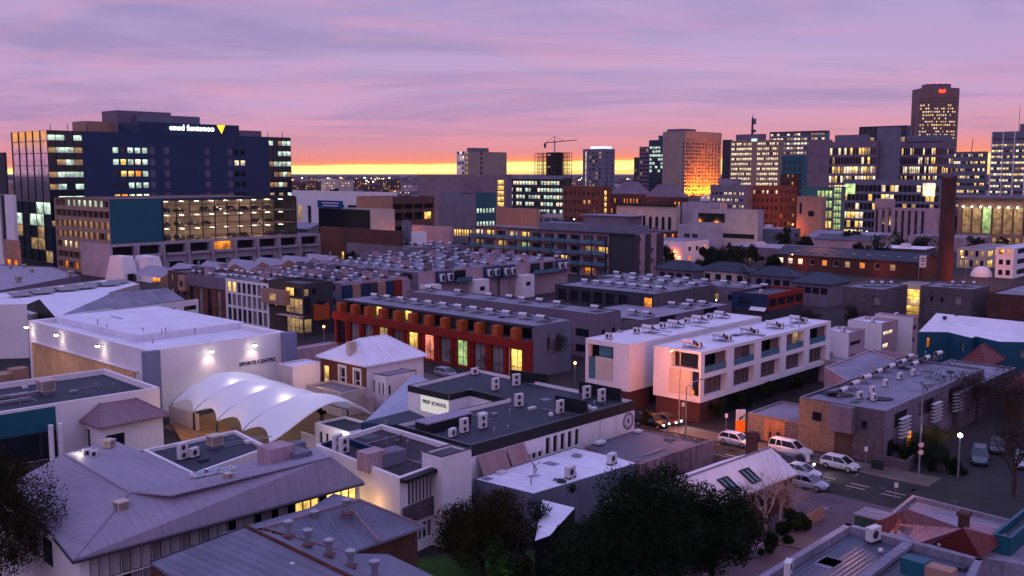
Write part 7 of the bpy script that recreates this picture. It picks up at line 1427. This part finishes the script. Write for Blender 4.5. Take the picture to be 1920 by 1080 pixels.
# --- low buildings filling the plain
bodyc = ['cream', 'pink', 'mauve', 'grey', 'white', 'brown', 'brick', 'tan']; names = dict(cream='cream', pink='pink', mauve='mauve', grey='grey', white='white', brown='brown', brick='red brick', tan='tan')
placed = []; cnt = 0; tries = 0; seen_lab = {}
while cnt < 235 and tries < 9000:
    tries += 1; u = random.random(); D = 330+ (2600-330)*(u**1.7); px = random.uniform(-10, 1930); wd = random.uniform(12, 30)*(1+D/2600); dp = random.uniform(10, 20)*(1+D/2600); c = CD(px, D, 5); rad = math.hypot(wd, dp)/2*.8
    if D < 390 and (px < 620 or px > 1750): continue
    if any((c.x-a_)**2+(c.y-b_)**2 < (rad+r_*.85)**2 for a_, b_, r_ in FOOT+placed): continue
    hmax = 8 if D < 600 else (14 if D < 1200 else 22); h_ = random.uniform(4.5, hmax)*(1.0 if random.random() < .9 else 1.6)
    z = min(h_, H-2-D*.0045) if D > 500 else min(h_, 8)
    wm = random.choice(bodyc); gable = random.random() < .35 and D < 900; placed.append((c.x, c.y, rad)); cnt += 1
    r = Rect((c.x, c.y), 0, 0, z, LU=dp, LV=wd, yaw=random.choice([0, 0, 0, 8, -6])); x_, y_ = proj((c.x, c.y, z)); near_ = min(LAND, key=lambda l: abs(l[1]-x_)+.3*abs(l[2]-y_)); rel = 'left of' if x_ < near_[1]-25 else ('right of' if x_ > near_[1]+25 else 'below' if y_ > near_[2]+40 else 'behind')
    dist_ = 'near' if D < 560 else ('mid-distance' if D < 1100 else 'far'); base_ = f"{dist_} {'wide' if wd > 26 else 'small'} {names[wm]} {'gabled' if gable else 'flat-roofed'} building {rel} {near_[0]}"
    k_ = seen_lab.get(base_, 0); seen_lab[base_] = k_+1; lab = base_ if k_ == 0 else base_.replace('building', f'building, {ORD[k_]} such,', 1)
    b = Bld('low_building', lab, 'building', (c.x, c.y, 0), 'low buildings filling the plain', framed=False, depth=.3); n = max(2, int(wd/4.5)); nfz = max(1, int(z/3.4)); rows_ = [(3.4*j+.8, 3.4*j+2.4) for j in range(nfz)]; lt = random.choice([.12, .25, .5]); 
    kk = lambda i, j: (random.choice(['lity', 'litw', 'lito', 'litd']) if random.random() < lt else random.choice(['dark', 'dark', None]))
    if D > 1000: kk = lambda i, j: (random.choice(['lity', 'litw', 'lito']) if random.random() < lt*.6 else None)
    b.facade(r.poly[3], r.poly[0], 0, z, grid(n, rows_, .4, kk)(r.V)); b.facade(r.poly[0], r.poly[1], 0, z, grid(max(1, int(dp/5)), rows_, .4, kk)(r.U)); b.facade(r.poly[1], r.poly[2], 0, z); b.facade(r.poly[2], r.poly[3], 0, z)
    rmm = random.choice([W['roofp'], W['roofg'], W['white2'], W['roofm'], W['roofd']])
    if gable: b.finish(W[wm]); gableroof(b.root, r, z, z+random.uniform(1.5, 3), rmm, random.choice('UV'), .4, W[wm], off=.5)
    else:
        b.roof.face([(p_.x, p_.y, z) for p_ in r.poly]); b.finish(W[wm], rmm)
        if D < 1300:
            m = MB(); q = r.at(random.uniform(.2, .7), random.uniform(.2, .7), z+.6); m.box(q, (random.uniform(1, 4), random.uniform(1, 3), 1.4), YU); m.build('roof_unit', random.choice([W['acw'], W['dgrey'], W['mauve']]), b.root)
# far trees as rounded clumps between the roofs
cnt = tries = 0
while cnt < 95 and tries < 5000:
    tries += 1; D = 335+1500*random.random()**1.9; px = random.uniform(0, 1920) if cnt % 2 else random.uniform(1250, 1915); c = CD(px, D, 4)
    if any((c.x-a_)**2+(c.y-b_)**2 < (r_*.9+3)**2 for a_, b_, r_ in FOOT+placed): continue
    cnt += 1; rr_ = random.uniform(3, 5.5)*(1+D/2500); x_, y_ = proj((c.x, c.y, 6)); near_ = min(LAND, key=lambda l: abs(l[1]-x_)); lab = f"dark town tree {'left' if x_ < near_[1] else 'right'} of {near_[0]}"; k_ = seen_lab.get(lab, 0); seen_lab[lab] = k_+1
    tree((c.x, c.y, 0), rr_*1.9, rr_, lab if not k_ else lab+f', {ORD[k_]} such', LG, 420, .55+D/2500, clumps=7, group='town trees between the roofs')
# the lights of the plain
m1 = {k: MB() for k in 'owc'}
for i in range(640):
    D = 420+5200*random.random()**1.25; px = random.uniform(-20, 1940); z = random.uniform(4, 9); c = CD(px, D, z); r_ = D*random.uniform(.9, 2.3)*(.00034 if D > 900 else .00040); m1[random.choices('owc', [6, 4, 1])[0]].ball((c.x, c.y, z), r_, 0, 6, 4)
dimm = dict(o=ME('far_sodium', (255, 176, 90), 5, True), w=ME('far_white', (255, 236, 210), 5, True), c=ME('far_cool', (220, 250, 255), 4, True))
for k in 'owc': tag(m1[k].build({'o': 'orange_city_lights', 'w': 'white_city_lights', 'c': 'cool_city_lights'}[k], dimm[k]), {'o': 'countless orange street lights scattered over the far plain', 'w': 'countless white lights scattered over the far plain', 'c': 'scattered cool bluish lights of the far plain'}[k], 'lights', kind='stuff')
# the far suburbs: one mass of tiny roofs and tree tops out to the horizon
m = MB()
for i in range(5200):
    D = 1500+9500*random.random()**1.5; px = random.uniform(-60, 1980); c = CD(px, D, 3); h_ = random.uniform(3, 8); w_ = random.uniform(8, 22)*(D/2600)**.5; m.box((c.x, c.y, h_/2), (w_, w_*random.uniform(.5, 1), h_), random.choice([YU, YV]), random.randrange(4))
tag(m.build('far_suburbs', [M('far_roofs', (88, 70, 82), .9), M('far_dark_roofs', (62, 48, 58), .9), M('far_trees', (36, 32, 38), .95), M('far_pale_roofs', (150, 126, 140), .9)]), 'far suburbs, a mass of tiny roofs and treetops out to the horizon', 'suburbs', kind='stuff')
h1 = MB(); 
for i in range(40):
    a0 = -14000+i*700; 
    pass
h1.face([(-17000, 14000, 0), (17000, 14000, 0), (17000, 14500, 18), (-17000, 14500, 18)]); struct(h1, 'far_hills', M('far_hill', (70, 56, 72), .95))
# ================================================================== STREET LIFE, TREES, LAMPS
vdir = YV  # heading along the street away; cars face the viewer's right-down = -DV
hd = math.atan2(-DV.y, -DV.x)
def gp(px, py): return P(px, py, .004)
Wp = PAINT('white', (206, 200, 208), .3)
car(gp(1380, 834), hd, 'white hatchback parked by the kerb near the orange sign', Wp, 'hatch')
car(gp(1482, 853), hd, 'white utility wagon parked by the brick garages', Wp, 'ute')
car(gp(1575, 879), hd, 'white hatchback parked before the corner flats', Wp, 'hatch')
car(gp(1487, 876), hd, 'dark car driving with headlights on beside the white wagon', PAINT('slate', (44, 46, 56)), 'sedan', True, 'moving cars', name='moving_car')
car(gp(1512, 914), hd+.05, 'silver sedan parked at the end wall of the skylight cottage', PAINT('silver', (150, 148, 166)), 'sedan')
car(gp(1500, 893), hd+.05, 'low pale car half hidden behind the cottage roof', Wp, 'sedan')
car(gp(1222, 800), hd, 'black car with headlights on, nearest the prep school crest', PAINT('black', (22, 22, 26)), 'suv', True, 'moving cars', name='moving_car')
car(gp(1246, 795), hd, 'grey car waiting beyond the black one with lights on', PAINT('grey', (52, 50, 56)), 'sedan', True, 'moving cars', name='moving_car')
hu = math.atan2(-DU.y, -DU.x)
car(gp(1836, 866), hu+.3, 'blue-grey car parked in the side street behind the hedge', PAINT('bluegrey', (56, 66, 84)), 'suv'); car(gp(1868, 846), hu+.3, 'dark car parked farther up the side street', PAINT('slate', (44, 46, 56)), 'hatch'); car(gp(1918, 874), hu+.3, 'silver car at the right edge of the side street', PAINT('silver', (150, 148, 166)), 'hatch')
car(gp(836, 706), hd, 'pale car roof showing between the red terrace and the school roof', PAINT('silver', (150, 148, 166)), 'hatch')
# street lamps
street_lamp(P(1273, 800), 9.5, 'tall galvanised street lamp before the white townhouse corner', 'o', 2000, 2.0, math.atan2(-DU.y, -DU.x), lit=True)
street_lamp(P(1285, 838), 7.2, 'dark curved-arm street lamp at the edge of the corrugated roof', 'o', 0, 2.2, .4, lit=False)
street_lamp(P(1722, 905), 10.2, 'tall street lamp with round signs at the side-street corner', 'o', 0, 1.6, math.atan2(-DU.y, -DU.x)+.6, lit=False)
street_lamp(P(1796, 896), 4.4, 'glowing white globe lamp above the corner hedge', 'c', 200, globe=True, bulb=.15)
street_lamp(P(1078, 722), 3.2, 'small orange post lamp at the white townhouse lane', 'o', 220, globe=True, bulb=.12)
street_lamp(P(608, 648), 3.4, 'small orange post lamp by the corner apartments', 'o', 260, globe=True, bulb=.13)
street_lamp(P(1342, 600), 4.2, 'thin pale lamp beyond the left white townhouse', 'w', 0, globe=True, bulb=.08)
lamp_light(P(1262, 806)+Vector((0, 0, 3.2))-DU*3, (255, 124, 40), 420, .3); lamp_light(P(1310, 822)+Vector((0, 0, 3.5)), (255, 140, 60), 350, .3); lamp_light(P(1240, 795)+Vector((0, 0, 3)), (255, 130, 50), 160, .4); lamp_light(P(1440, 838)+Vector((0, 0, 3.5))-DU*3, (255, 160, 110), 800, .4); lamp_light(P(1600, 880, 7)-DU*4, (255, 170, 140), 700, .5); lamp_light(P(1700, 900, 5), (255, 150, 110), 120, .5)
street_lamp(P(1478, 522), 7, 'pale street lamp glowing orange before the brick warehouse', 'o', 600, 1.2, .3)
street_lamp(P(1810, 528), 7, 'street lamp in the orange-lit yard right of the chimney stack', 'o', 800, 1.2, 2.6)
pt_ = MB()
for px, py, a_, b_ in ((1420, 850, 1.4, 3), (1560, 905, 1.1, 2.2), (1640, 905, .8, 4), (1700, 935, 1.6, 2), (1490, 905, .5, 6), (1760, 925, 1.2, 2.4), (1330, 838, .8, 3)):
    c = P(px, py); pt_.face([tuple((c-DU*a_-DV*b_).xy)+(.008,), tuple((c+DU*a_-DV*b_).xy)+(.008,), tuple((c+DU*a_+DV*b_).xy)+(.008,), tuple((c-DU*a_+DV*b_).xy)+(.008,)])
struct(pt_, 'asphalt_patches', M('asphalt_patch', (30, 28, 32), .85, amt=.3)); mh = MB()
for px, py in ((1450, 872), (1590, 918), (1655, 915), (1790, 940)): c = P(px, py); mh.prism([(c.x+.34*math.cos(t*.5236), c.y+.34*math.sin(t*.5236)) for t in range(12)], 0, .016)
struct(mh, 'manhole_covers', W['dgrey'])
for i, (px, py) in enumerate(((1640, 878), (1650, 880), (1418, 828))):
    c = P(px, py, .13); t = thing('wheelie_bin', ('dark green wheelie bin before the flats wall, left one', 'dark green wheelie bin before the flats wall, right one', 'dark wheelie bin beside the garages')[i], 'bin', c); m = MB(); m.box(c+Vector((0, 0, .5)), (.55, .6, .95), YU); m.build('body', M('bin_green', (26, 44, 34), .6), t); m = MB(); m.box(c+Vector((0, 0, 1.0)), (.6, .66, .08), YU); m.build('lid', W['dgrey'], t)
def sign(px, py, h, lab, face, w_=.35, hh=.5):
    c = P(px, py); t = thing('street_sign', lab, 'sign', c, 'kerbside signs'); m = MB(); m.tube(c, c+Vector((0, 0, h)), .04, .04, 6); m.build('pole', W['metal'], t); m = MB(); m.box(c+Vector((0, -.05, h-.2)), (w_, .04, hh), -.3); m.build('face', face, t); return t
sign(1280, 797, 2.9, 'small white parking sign left of the tall street lamp', W['white']); sign(1361, 815, 2.6, 'small white parking sign beside the orange board', W['white']); sign(1622, 884, 2.7, 'small white parking sign before the corner flats', W['white']); sign(1513, 905, 2.8, 'small striped sign beside the silver sedan', W['white'], .4, .7); sign(1679, 935, 1.6, 'low pale sign by the lane dashes in the road', W['white'])
for dz in (3.2, 4.1):
    pass
c = P(1722, 905); t = thing('round_sign', 'pair of round red-ringed signs on the corner lamp post', 'sign', c+Vector((0, 0, 3))); m = MB(); 
for dz in (.3, 1.1): m.tube(c+Vector((0, -.22, 3+dz)), c+Vector((0, -.18, 3+dz)), .36, .36, 16)
o = m.build('red_ring', M('sign_red', (150, 34, 30), .5), t); m = MB()
for dz in (.3, 1.1): m.tube(c+Vector((0, -.25, 3+dz)), c+Vector((0, -.21, 3+dz)), .26, .26, 16)
m.build('white_disc', W['white'], t)
# orange board
c = P(1388, 812); t = thing('orange_board', 'upright orange and white advertising board on the footpath', 'sign', c); m = MB(); m.box(c+Vector((0, 0, .9)), (1.15, .3, 1.5), .15); m.build('lower_panel', ME('lit_orange_board', (240, 92, 20), .55, True), t); m = MB(); m.box(c+Vector((0, 0, 2.3)), (1.15, .3, 1.3), .15); m.build('upper_panel', W['white'], t)
m = MB()
for a_, z_, w_ in ((-.35, 2.0, .15), (-.1, 1.9, .2), (.15, 2.05, .18), (.38, 2.3, .12)): m.box(c+Vector((a_, -.18, z_)), (w_, .03, .4), .15)
m.build('printed_shapes', W['black'], t)
c = P(1262, 800); t = thing('red_cabinet', 'small dark red cabinet on the footpath corner', 'cabinet', c); m = MB(); m.box(c+Vector((0, 0, .6)), (.7, .6, 1.2), YU); m.build('casing', W['red'], t); m = MB(); m.box(c+Vector((0, 0, 1.24)), (.8, .7, .08), YU); m.build('lid', W['black'], t)
# people on the footpath by the garages
def person(p, yaw, lab, top, legs, pose):
    p = Vector(p); ca, sa = math.cos(yaw), math.sin(yaw); Wd = lambda f, s, z: Vector((f*ca-s*sa, f*sa+s*ca, z))
    J = dict(pel=(0, 0, .95), ch=(.03, 0, 1.25), ne=(.03, 0, 1.46), hd=(.05, 0, 1.62), hdt=(.04, 0, 1.74)); E = [('pel', 'ch'), ('ch', 'ne'), ('ne', 'hd'), ('hd', 'hdt')]; Rr = dict(pel=.15, ch=.17, ne=.07, hd=.105, hdt=.08)
    for s, n in ((1, 'l'), (-1, 'r')):
        st = pose*s*.22; J.update({'hip'+n: (0, s*.1, .9), 'kn'+n: (st*.8+.05, s*.11, .5), 'an'+n: (st*1.2-.02, s*.11, .09), 'to'+n: (st*1.2+.16, s*.12, .05), 'sh'+n: (.02, s*.19, 1.40), 'el'+n: (-st*.6, s*.24, 1.12), 'wr'+n: (-st*.8+.12, s*.22, .88), 'ha'+n: (-st*.8+.15, s*.22, .80)})
        E += [('pel', 'hip'+n), ('hip'+n, 'kn'+n), ('kn'+n, 'an'+n), ('an'+n, 'to'+n), ('ch', 'sh'+n), ('sh'+n, 'el'+n), ('el'+n, 'wr'+n), ('wr'+n, 'ha'+n)]; Rr.update({'hip'+n: .1, 'kn'+n: .065, 'an'+n: .045, 'to'+n: .04, 'sh'+n: .07, 'el'+n: .047, 'wr'+n: .033, 'ha'+n: .04})
    ks = list(J); me = bpy.data.meshes.new('person'); me.from_pydata([Wd(*J[k]) for k in ks], [(ks.index(a), ks.index(b)) for a, b in E], []); o = bpy.data.objects.new('person', me); COL.objects.link(o); o.location = p
    md = o.modifiers.new('skin', 'SKIN'); 
    for i, k in enumerate(ks): me.skin_vertices[0].data[i].radius = (Rr[k],)*2; me.skin_vertices[0].data[i].use_root = (i == 0)
    o.modifiers.new('sub', 'SUBSURF').levels = 2; bpy.context.view_layer.update(); dg = bpy.context.evaluated_depsgraph_get(); m2 = bpy.data.meshes.new_from_object(o.evaluated_get(dg)); o.modifiers.clear(); o.data = m2
    mats = [top, legs, M('skin', (170, 120, 100), .6)]; m2.materials.clear(); [m2.materials.append(x) for x in mats]
    for f_ in m2.polygons:
        z = f_.center.z; f_.material_index = 2 if (z > 1.5 or (z < .86 and abs(f_.center.x*-sa+f_.center.y*ca) > .17 and z > .7)) else (0 if z > .93 else 1); f_.use_smooth = True
    tag(o, lab, 'person'); h = MB(); h.ball(p+Wd(.025, 0, 1.69), .115, 0, 10, 6, .95); h.build('hair', M('dark_hair', (28, 22, 20), .8), o); return o
person(P(1443, 832, .13), hd, 'person in dark clothes standing before the orange-lit garage door', M('dark_jacket', (30, 30, 38), .9), M('dark_trousers', (26, 26, 34), .9), .6)
person(P(1458, 833, .13), hd+2.6, 'person in a dark coat just behind the parked white wagon', M('dark_coat', (40, 30, 34), .9), M('dark_trousers', (26, 26, 34), .9), -.4)
# trees -- foreground crowns
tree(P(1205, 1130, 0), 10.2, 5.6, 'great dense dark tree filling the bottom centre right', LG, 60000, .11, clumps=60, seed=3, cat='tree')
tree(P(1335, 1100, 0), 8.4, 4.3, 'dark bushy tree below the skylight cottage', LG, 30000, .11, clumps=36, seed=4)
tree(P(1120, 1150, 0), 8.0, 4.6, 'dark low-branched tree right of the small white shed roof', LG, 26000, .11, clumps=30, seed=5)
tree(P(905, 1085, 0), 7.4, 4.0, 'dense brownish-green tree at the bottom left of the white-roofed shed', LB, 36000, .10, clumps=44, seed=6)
tree(P(960, 1110, 0), 5.6, 3.0, 'lower dark tree tucked beside the brownish tree', LG, 13000, .12, clumps=18, seed=7)
tree(P(1012, 1060, 0), 6.0, 1.6, 'slender young tree with loose leaves before the small white shed', LG, 900, .09, clumps=9, seed=8)
tree(P(1045, 985, 0), 4.8, 1.8, 'dark shrub-like tree behind the small white shed roof', LG, 5000, .08, clumps=10, seed=18)
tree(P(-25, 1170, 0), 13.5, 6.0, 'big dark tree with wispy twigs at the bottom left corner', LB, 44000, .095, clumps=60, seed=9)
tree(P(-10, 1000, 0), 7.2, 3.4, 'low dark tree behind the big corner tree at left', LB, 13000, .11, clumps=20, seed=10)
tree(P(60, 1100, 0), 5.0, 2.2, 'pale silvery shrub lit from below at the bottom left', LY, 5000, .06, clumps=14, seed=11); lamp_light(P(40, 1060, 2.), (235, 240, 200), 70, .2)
lamp_light(P(925, 1085, 2.4), (220, 255, 170), 90, .2)
tree(P(1040, 1075, 0), 4.6, 2.3, 'brownish bush-like tree in front of the small white shed walls', LB, 9000, .09, clumps=18, seed=71)
tree(P(715, 990, 0), 8.6, 2.4, 'leafless tree against the classroom wing wall', None, bare=True, depth=5, seed=12)
tree(P(775, 985, 0), 6.0, 2.0, 'smaller leafless tree right of the first, before the window strip', None, bare=True, depth=4, seed=13)
tree(P(603, 1000, 0), 6.0, 2.0, 'thin leafless tree before the lit school windows', None, bare=True, depth=4, seed=14)
for i, (px, py, h_) in enumerate(((1435, 1008, 6.2), (1462, 990, 5.6), (1478, 985, 5.0))): tree(P(px, py), h_, 1.5, ('white-stemmed bare birch, first from the left along the driveway', 'white-stemmed bare birch, middle of three along the driveway', 'white-stemmed bare birch, last of three by the cottage wall')[i], None, bare=True, depth=4, seed=20+i, bark=W['barkp'])
for i, (px, py, h_, r_, lb) in enumerate(((1735, 815, 6.5, 3.0, 'dark twiggy tree before the louvred flats'), (1775, 800, 7.5, 4.0, 'large dark twiggy tree behind the globe lamp'), (1830, 795, 7.5, 4.2, 'broad twiggy tree in the middle of the side street'), (1885, 800, 7.5, 4.2, 'broad twiggy tree near the right edge'), (1930, 850, 10, 5, 'twiggy tree cut off by the right edge'), (1900, 930, 9, 3.2, 'slim twiggy tree on the corner verge at the right edge'))):
    tree(P(px, py), h_, r_, lb, LW, 2300, .10, bare=True, depth=4, clumps=22, seed=30+i)
for i, (px, py, r_, lb) in enumerate(((1700, 868, 2.0, 'dark hedge bush below the flats'), (1735, 872, 2.4, 'larger dark bush between flats and globe lamp'), (1765, 885, 1.8, 'bush at the foot of the globe lamp'), (1790, 888, 1.4, 'small bush right of the globe lamp'), (1755, 845, 2.2, 'yellowish lit bush behind the globe lamp'))):
    tree(P(px, py), 1.9*r_*.8, r_, lb, LY if 'yellowish' in lb else LG, 4500, .09, clumps=12, seed=40+i, cat='bush', name='bush')
for i, (px, py) in enumerate(((1345, 770), (1395, 752), (1440, 738), (1490, 722))): tree(P(px, py+18), 3.2, 1.7, f'dark courtyard tree below the framed balconies, {ORD[i]} from the street', LG, 3200, .1, clumps=10, seed=50+i)
tree(P(1040, 700), 8, 2.8, 'bare twiggy tree against the end wall of the red terrace', LW, 1600, .12, bare=True, depth=4, seed=60)
for i, (px, py) in enumerate(((845, 690), (905, 704))): tree(P(px, py), 4.2, 1.5, ('bare street tree before the red terrace, left', 'bare street tree before the red terrace, right')[i], None, bare=True, depth=3, seed=61+i)
tree(P(1210, 812), 3.0, 1.2, 'orange-lit shrub at the foot of the townhouse brick wall', LB, 1500, .1, clumps=8, seed=63, cat='bush', name='bush')
tree(P(1515, 645), 7, 2.6, 'dark twiggy tree beyond the right white townhouse', LW, 3000, .14, bare=True, depth=3, seed=64); tree(P(1600, 625), 6, 2.4, 'dark twiggy tree by the box houses', LW, 2500, .14, bare=True, depth=3, seed=65)
tree(P(1830, 600), 6, 3.2, 'dark tree before the dark red hall', LG, 3000, .14, seed=66); tree(P(1150, 655), 5.5, 2.6, 'dark tree between the mauve roof and white townhouses', LB, 2500, .12, seed=67)
tree(P(700, 765), 2.2, 1.0, 'reddish twiggy shrub behind the courtyard wall', LB, 1200, .08, clumps=6, seed=68, cat='bush', name='bush')
# garden wall at the flats corner
t = thing('garden_wall', 'curved low brick wall at the street corner of the flats', 'wall', P(1695, 880)); m = MB(); a_ = P(1645, 872); c_ = P(1700, 884); e_ = P(1722, 862)
for p_, q_ in ((a_, c_), (c_, e_)): d = (q_-p_); m.box((p_+q_)/2+Vector((0, 0, .6)), (d.length, .25, 1.2), math.atan2(d.y, d.x))
m.build('wall', W['mbrick'], t)

# glows of unseen street lamps in the far streets
for i in range(16):
    D = random.uniform(330, 640); px = random.uniform(560, 1900); c = CD(px, D, 6); c.z = 6; lamp_light(c, random.choice([(255, 140, 50), (255, 170, 80), (255, 200, 120)]), D*7, .6)
# pipes, patches and flashings on the nearer roofs
def clutter(pts, z, n, names):
    o_ = next(o for o in bpy.data.objects if o.get('label') == names); Q = [P(x_, y_, z) for x_, y_ in pts]
    for i in range(n):
        a, b_, c_ = random.random(), random.random(), None; q = (Q[0]*(1-a)+Q[1]*a)*(1-b_)+(Q[3]*(1-a)+Q[2]*a)*b_; m = MB(); k = random.random()
        if k < .4: h_ = random.uniform(.3, .8); m.tube(q, q+Vector((0, 0, h_)), .07, .07, 6); m.tube(q+Vector((0, 0, h_)), q+Vector((0, 0, h_+.1)), .13, .1, 6); m.build('vent_pipe', W['metal'], o_)
        elif k < .6: m.box(q+Vector((0, 0, .12)), (random.uniform(.5, 1.1), random.uniform(.4, .8), .24), YU); m.build('roof_hatch', random.choice([W['acw'], W['metal'], W['dgrey']]), o_)
        elif k < .8: L_ = random.uniform(2, 6); m.box(q+Vector((0, 0, .08)), (L_, .09, .09), random.choice([YU, YV])); m.build('conduit', W['metal'], o_)
        else: m.box(q+Vector((0, 0, .012)), (random.uniform(.8, 2.4), random.uniform(.6, 1.6), .016), YU); m.build('roof_patch', random.choice([W['roofg'], W['roofd'], W['roofp']]), o_)
L_of = lambda n: next(o['label'] for o in bpy.data.objects if o.name == n)
for pts, z, n, nm in (([(882, 832), (1180, 752), (1046, 726), (800, 790)], 6.65, 22, 'prep_school'), ([(749, 890), (828, 864), (720, 800), (640, 826)], 6.55, 12, 'classroom_wing'), ([(1000, 920), (1195, 866), (1077, 842), (900, 898)], 4.15, 6, 'white_roofed_shed'),
    ([(1205, 862), (1320, 830), (1200, 808), (1110, 836)], 4.25, 6, 'corrugated_shed'), ([(1655, 765), (1820, 692), (1720, 664), (1520, 742)], 5.75, 22, 'brick_flats'), ([(290, 645), (500, 616), (320, 585), (100, 600)], 9.5, 8, 'sports_centre'), ([(20, 765), (280, 722), (190, 698), (0, 722)], 5.5, 14, 'dark_roofed_block'),
    ([(365, 882), (495, 840), (440, 810), (280, 845)], 7.3, 8, 'flat_roofed_wing'), ([(1480, 1070), (1780, 1100), (1820, 1050), (1600, 1000)], 5.0, 4, 'corrugated_roof_shop'), ([(1180, 642), (1410, 597), (1370, 590), (1110, 628)], 9.1, 8, 'white_townhouse_row'), ([(1310, 657), (1550, 603), (1500, 600), (1240, 652)], 9.2, 8, 'white_townhouse_row.001'), ([(1000, 610), (1068, 600), (700, 548), (650, 554)], 8.3, 10, 'red_terrace')):
    clutter(pts, z, n, L_of(nm))
if HAZE:
    m = MB(); m.prism([(-19000, -150), (19000, -150), (19000, 14900), (-19000, 14900)], -1., 165., bottom=True); o = m.build('haze', None); hm_ = bpy.data.materials.new('haze_air'); hm_.use_nodes = True; n_ = hm_.node_tree; n_.nodes.clear()
    v_ = n_.nodes.new('ShaderNodeVolumePrincipled'); v_.inputs['Color'].default_value = (.86, .74, .86, 1); v_.inputs['Density'].default_value = HAZE; ou = n_.nodes.new('ShaderNodeOutputMaterial'); n_.links.new(v_.outputs[0], ou.inputs['Volume']); o.data.materials.clear(); o.data.materials.append(hm_); o['kind'] = 'stuff'; o['label'] = 'thin purple dusk haze over the city'
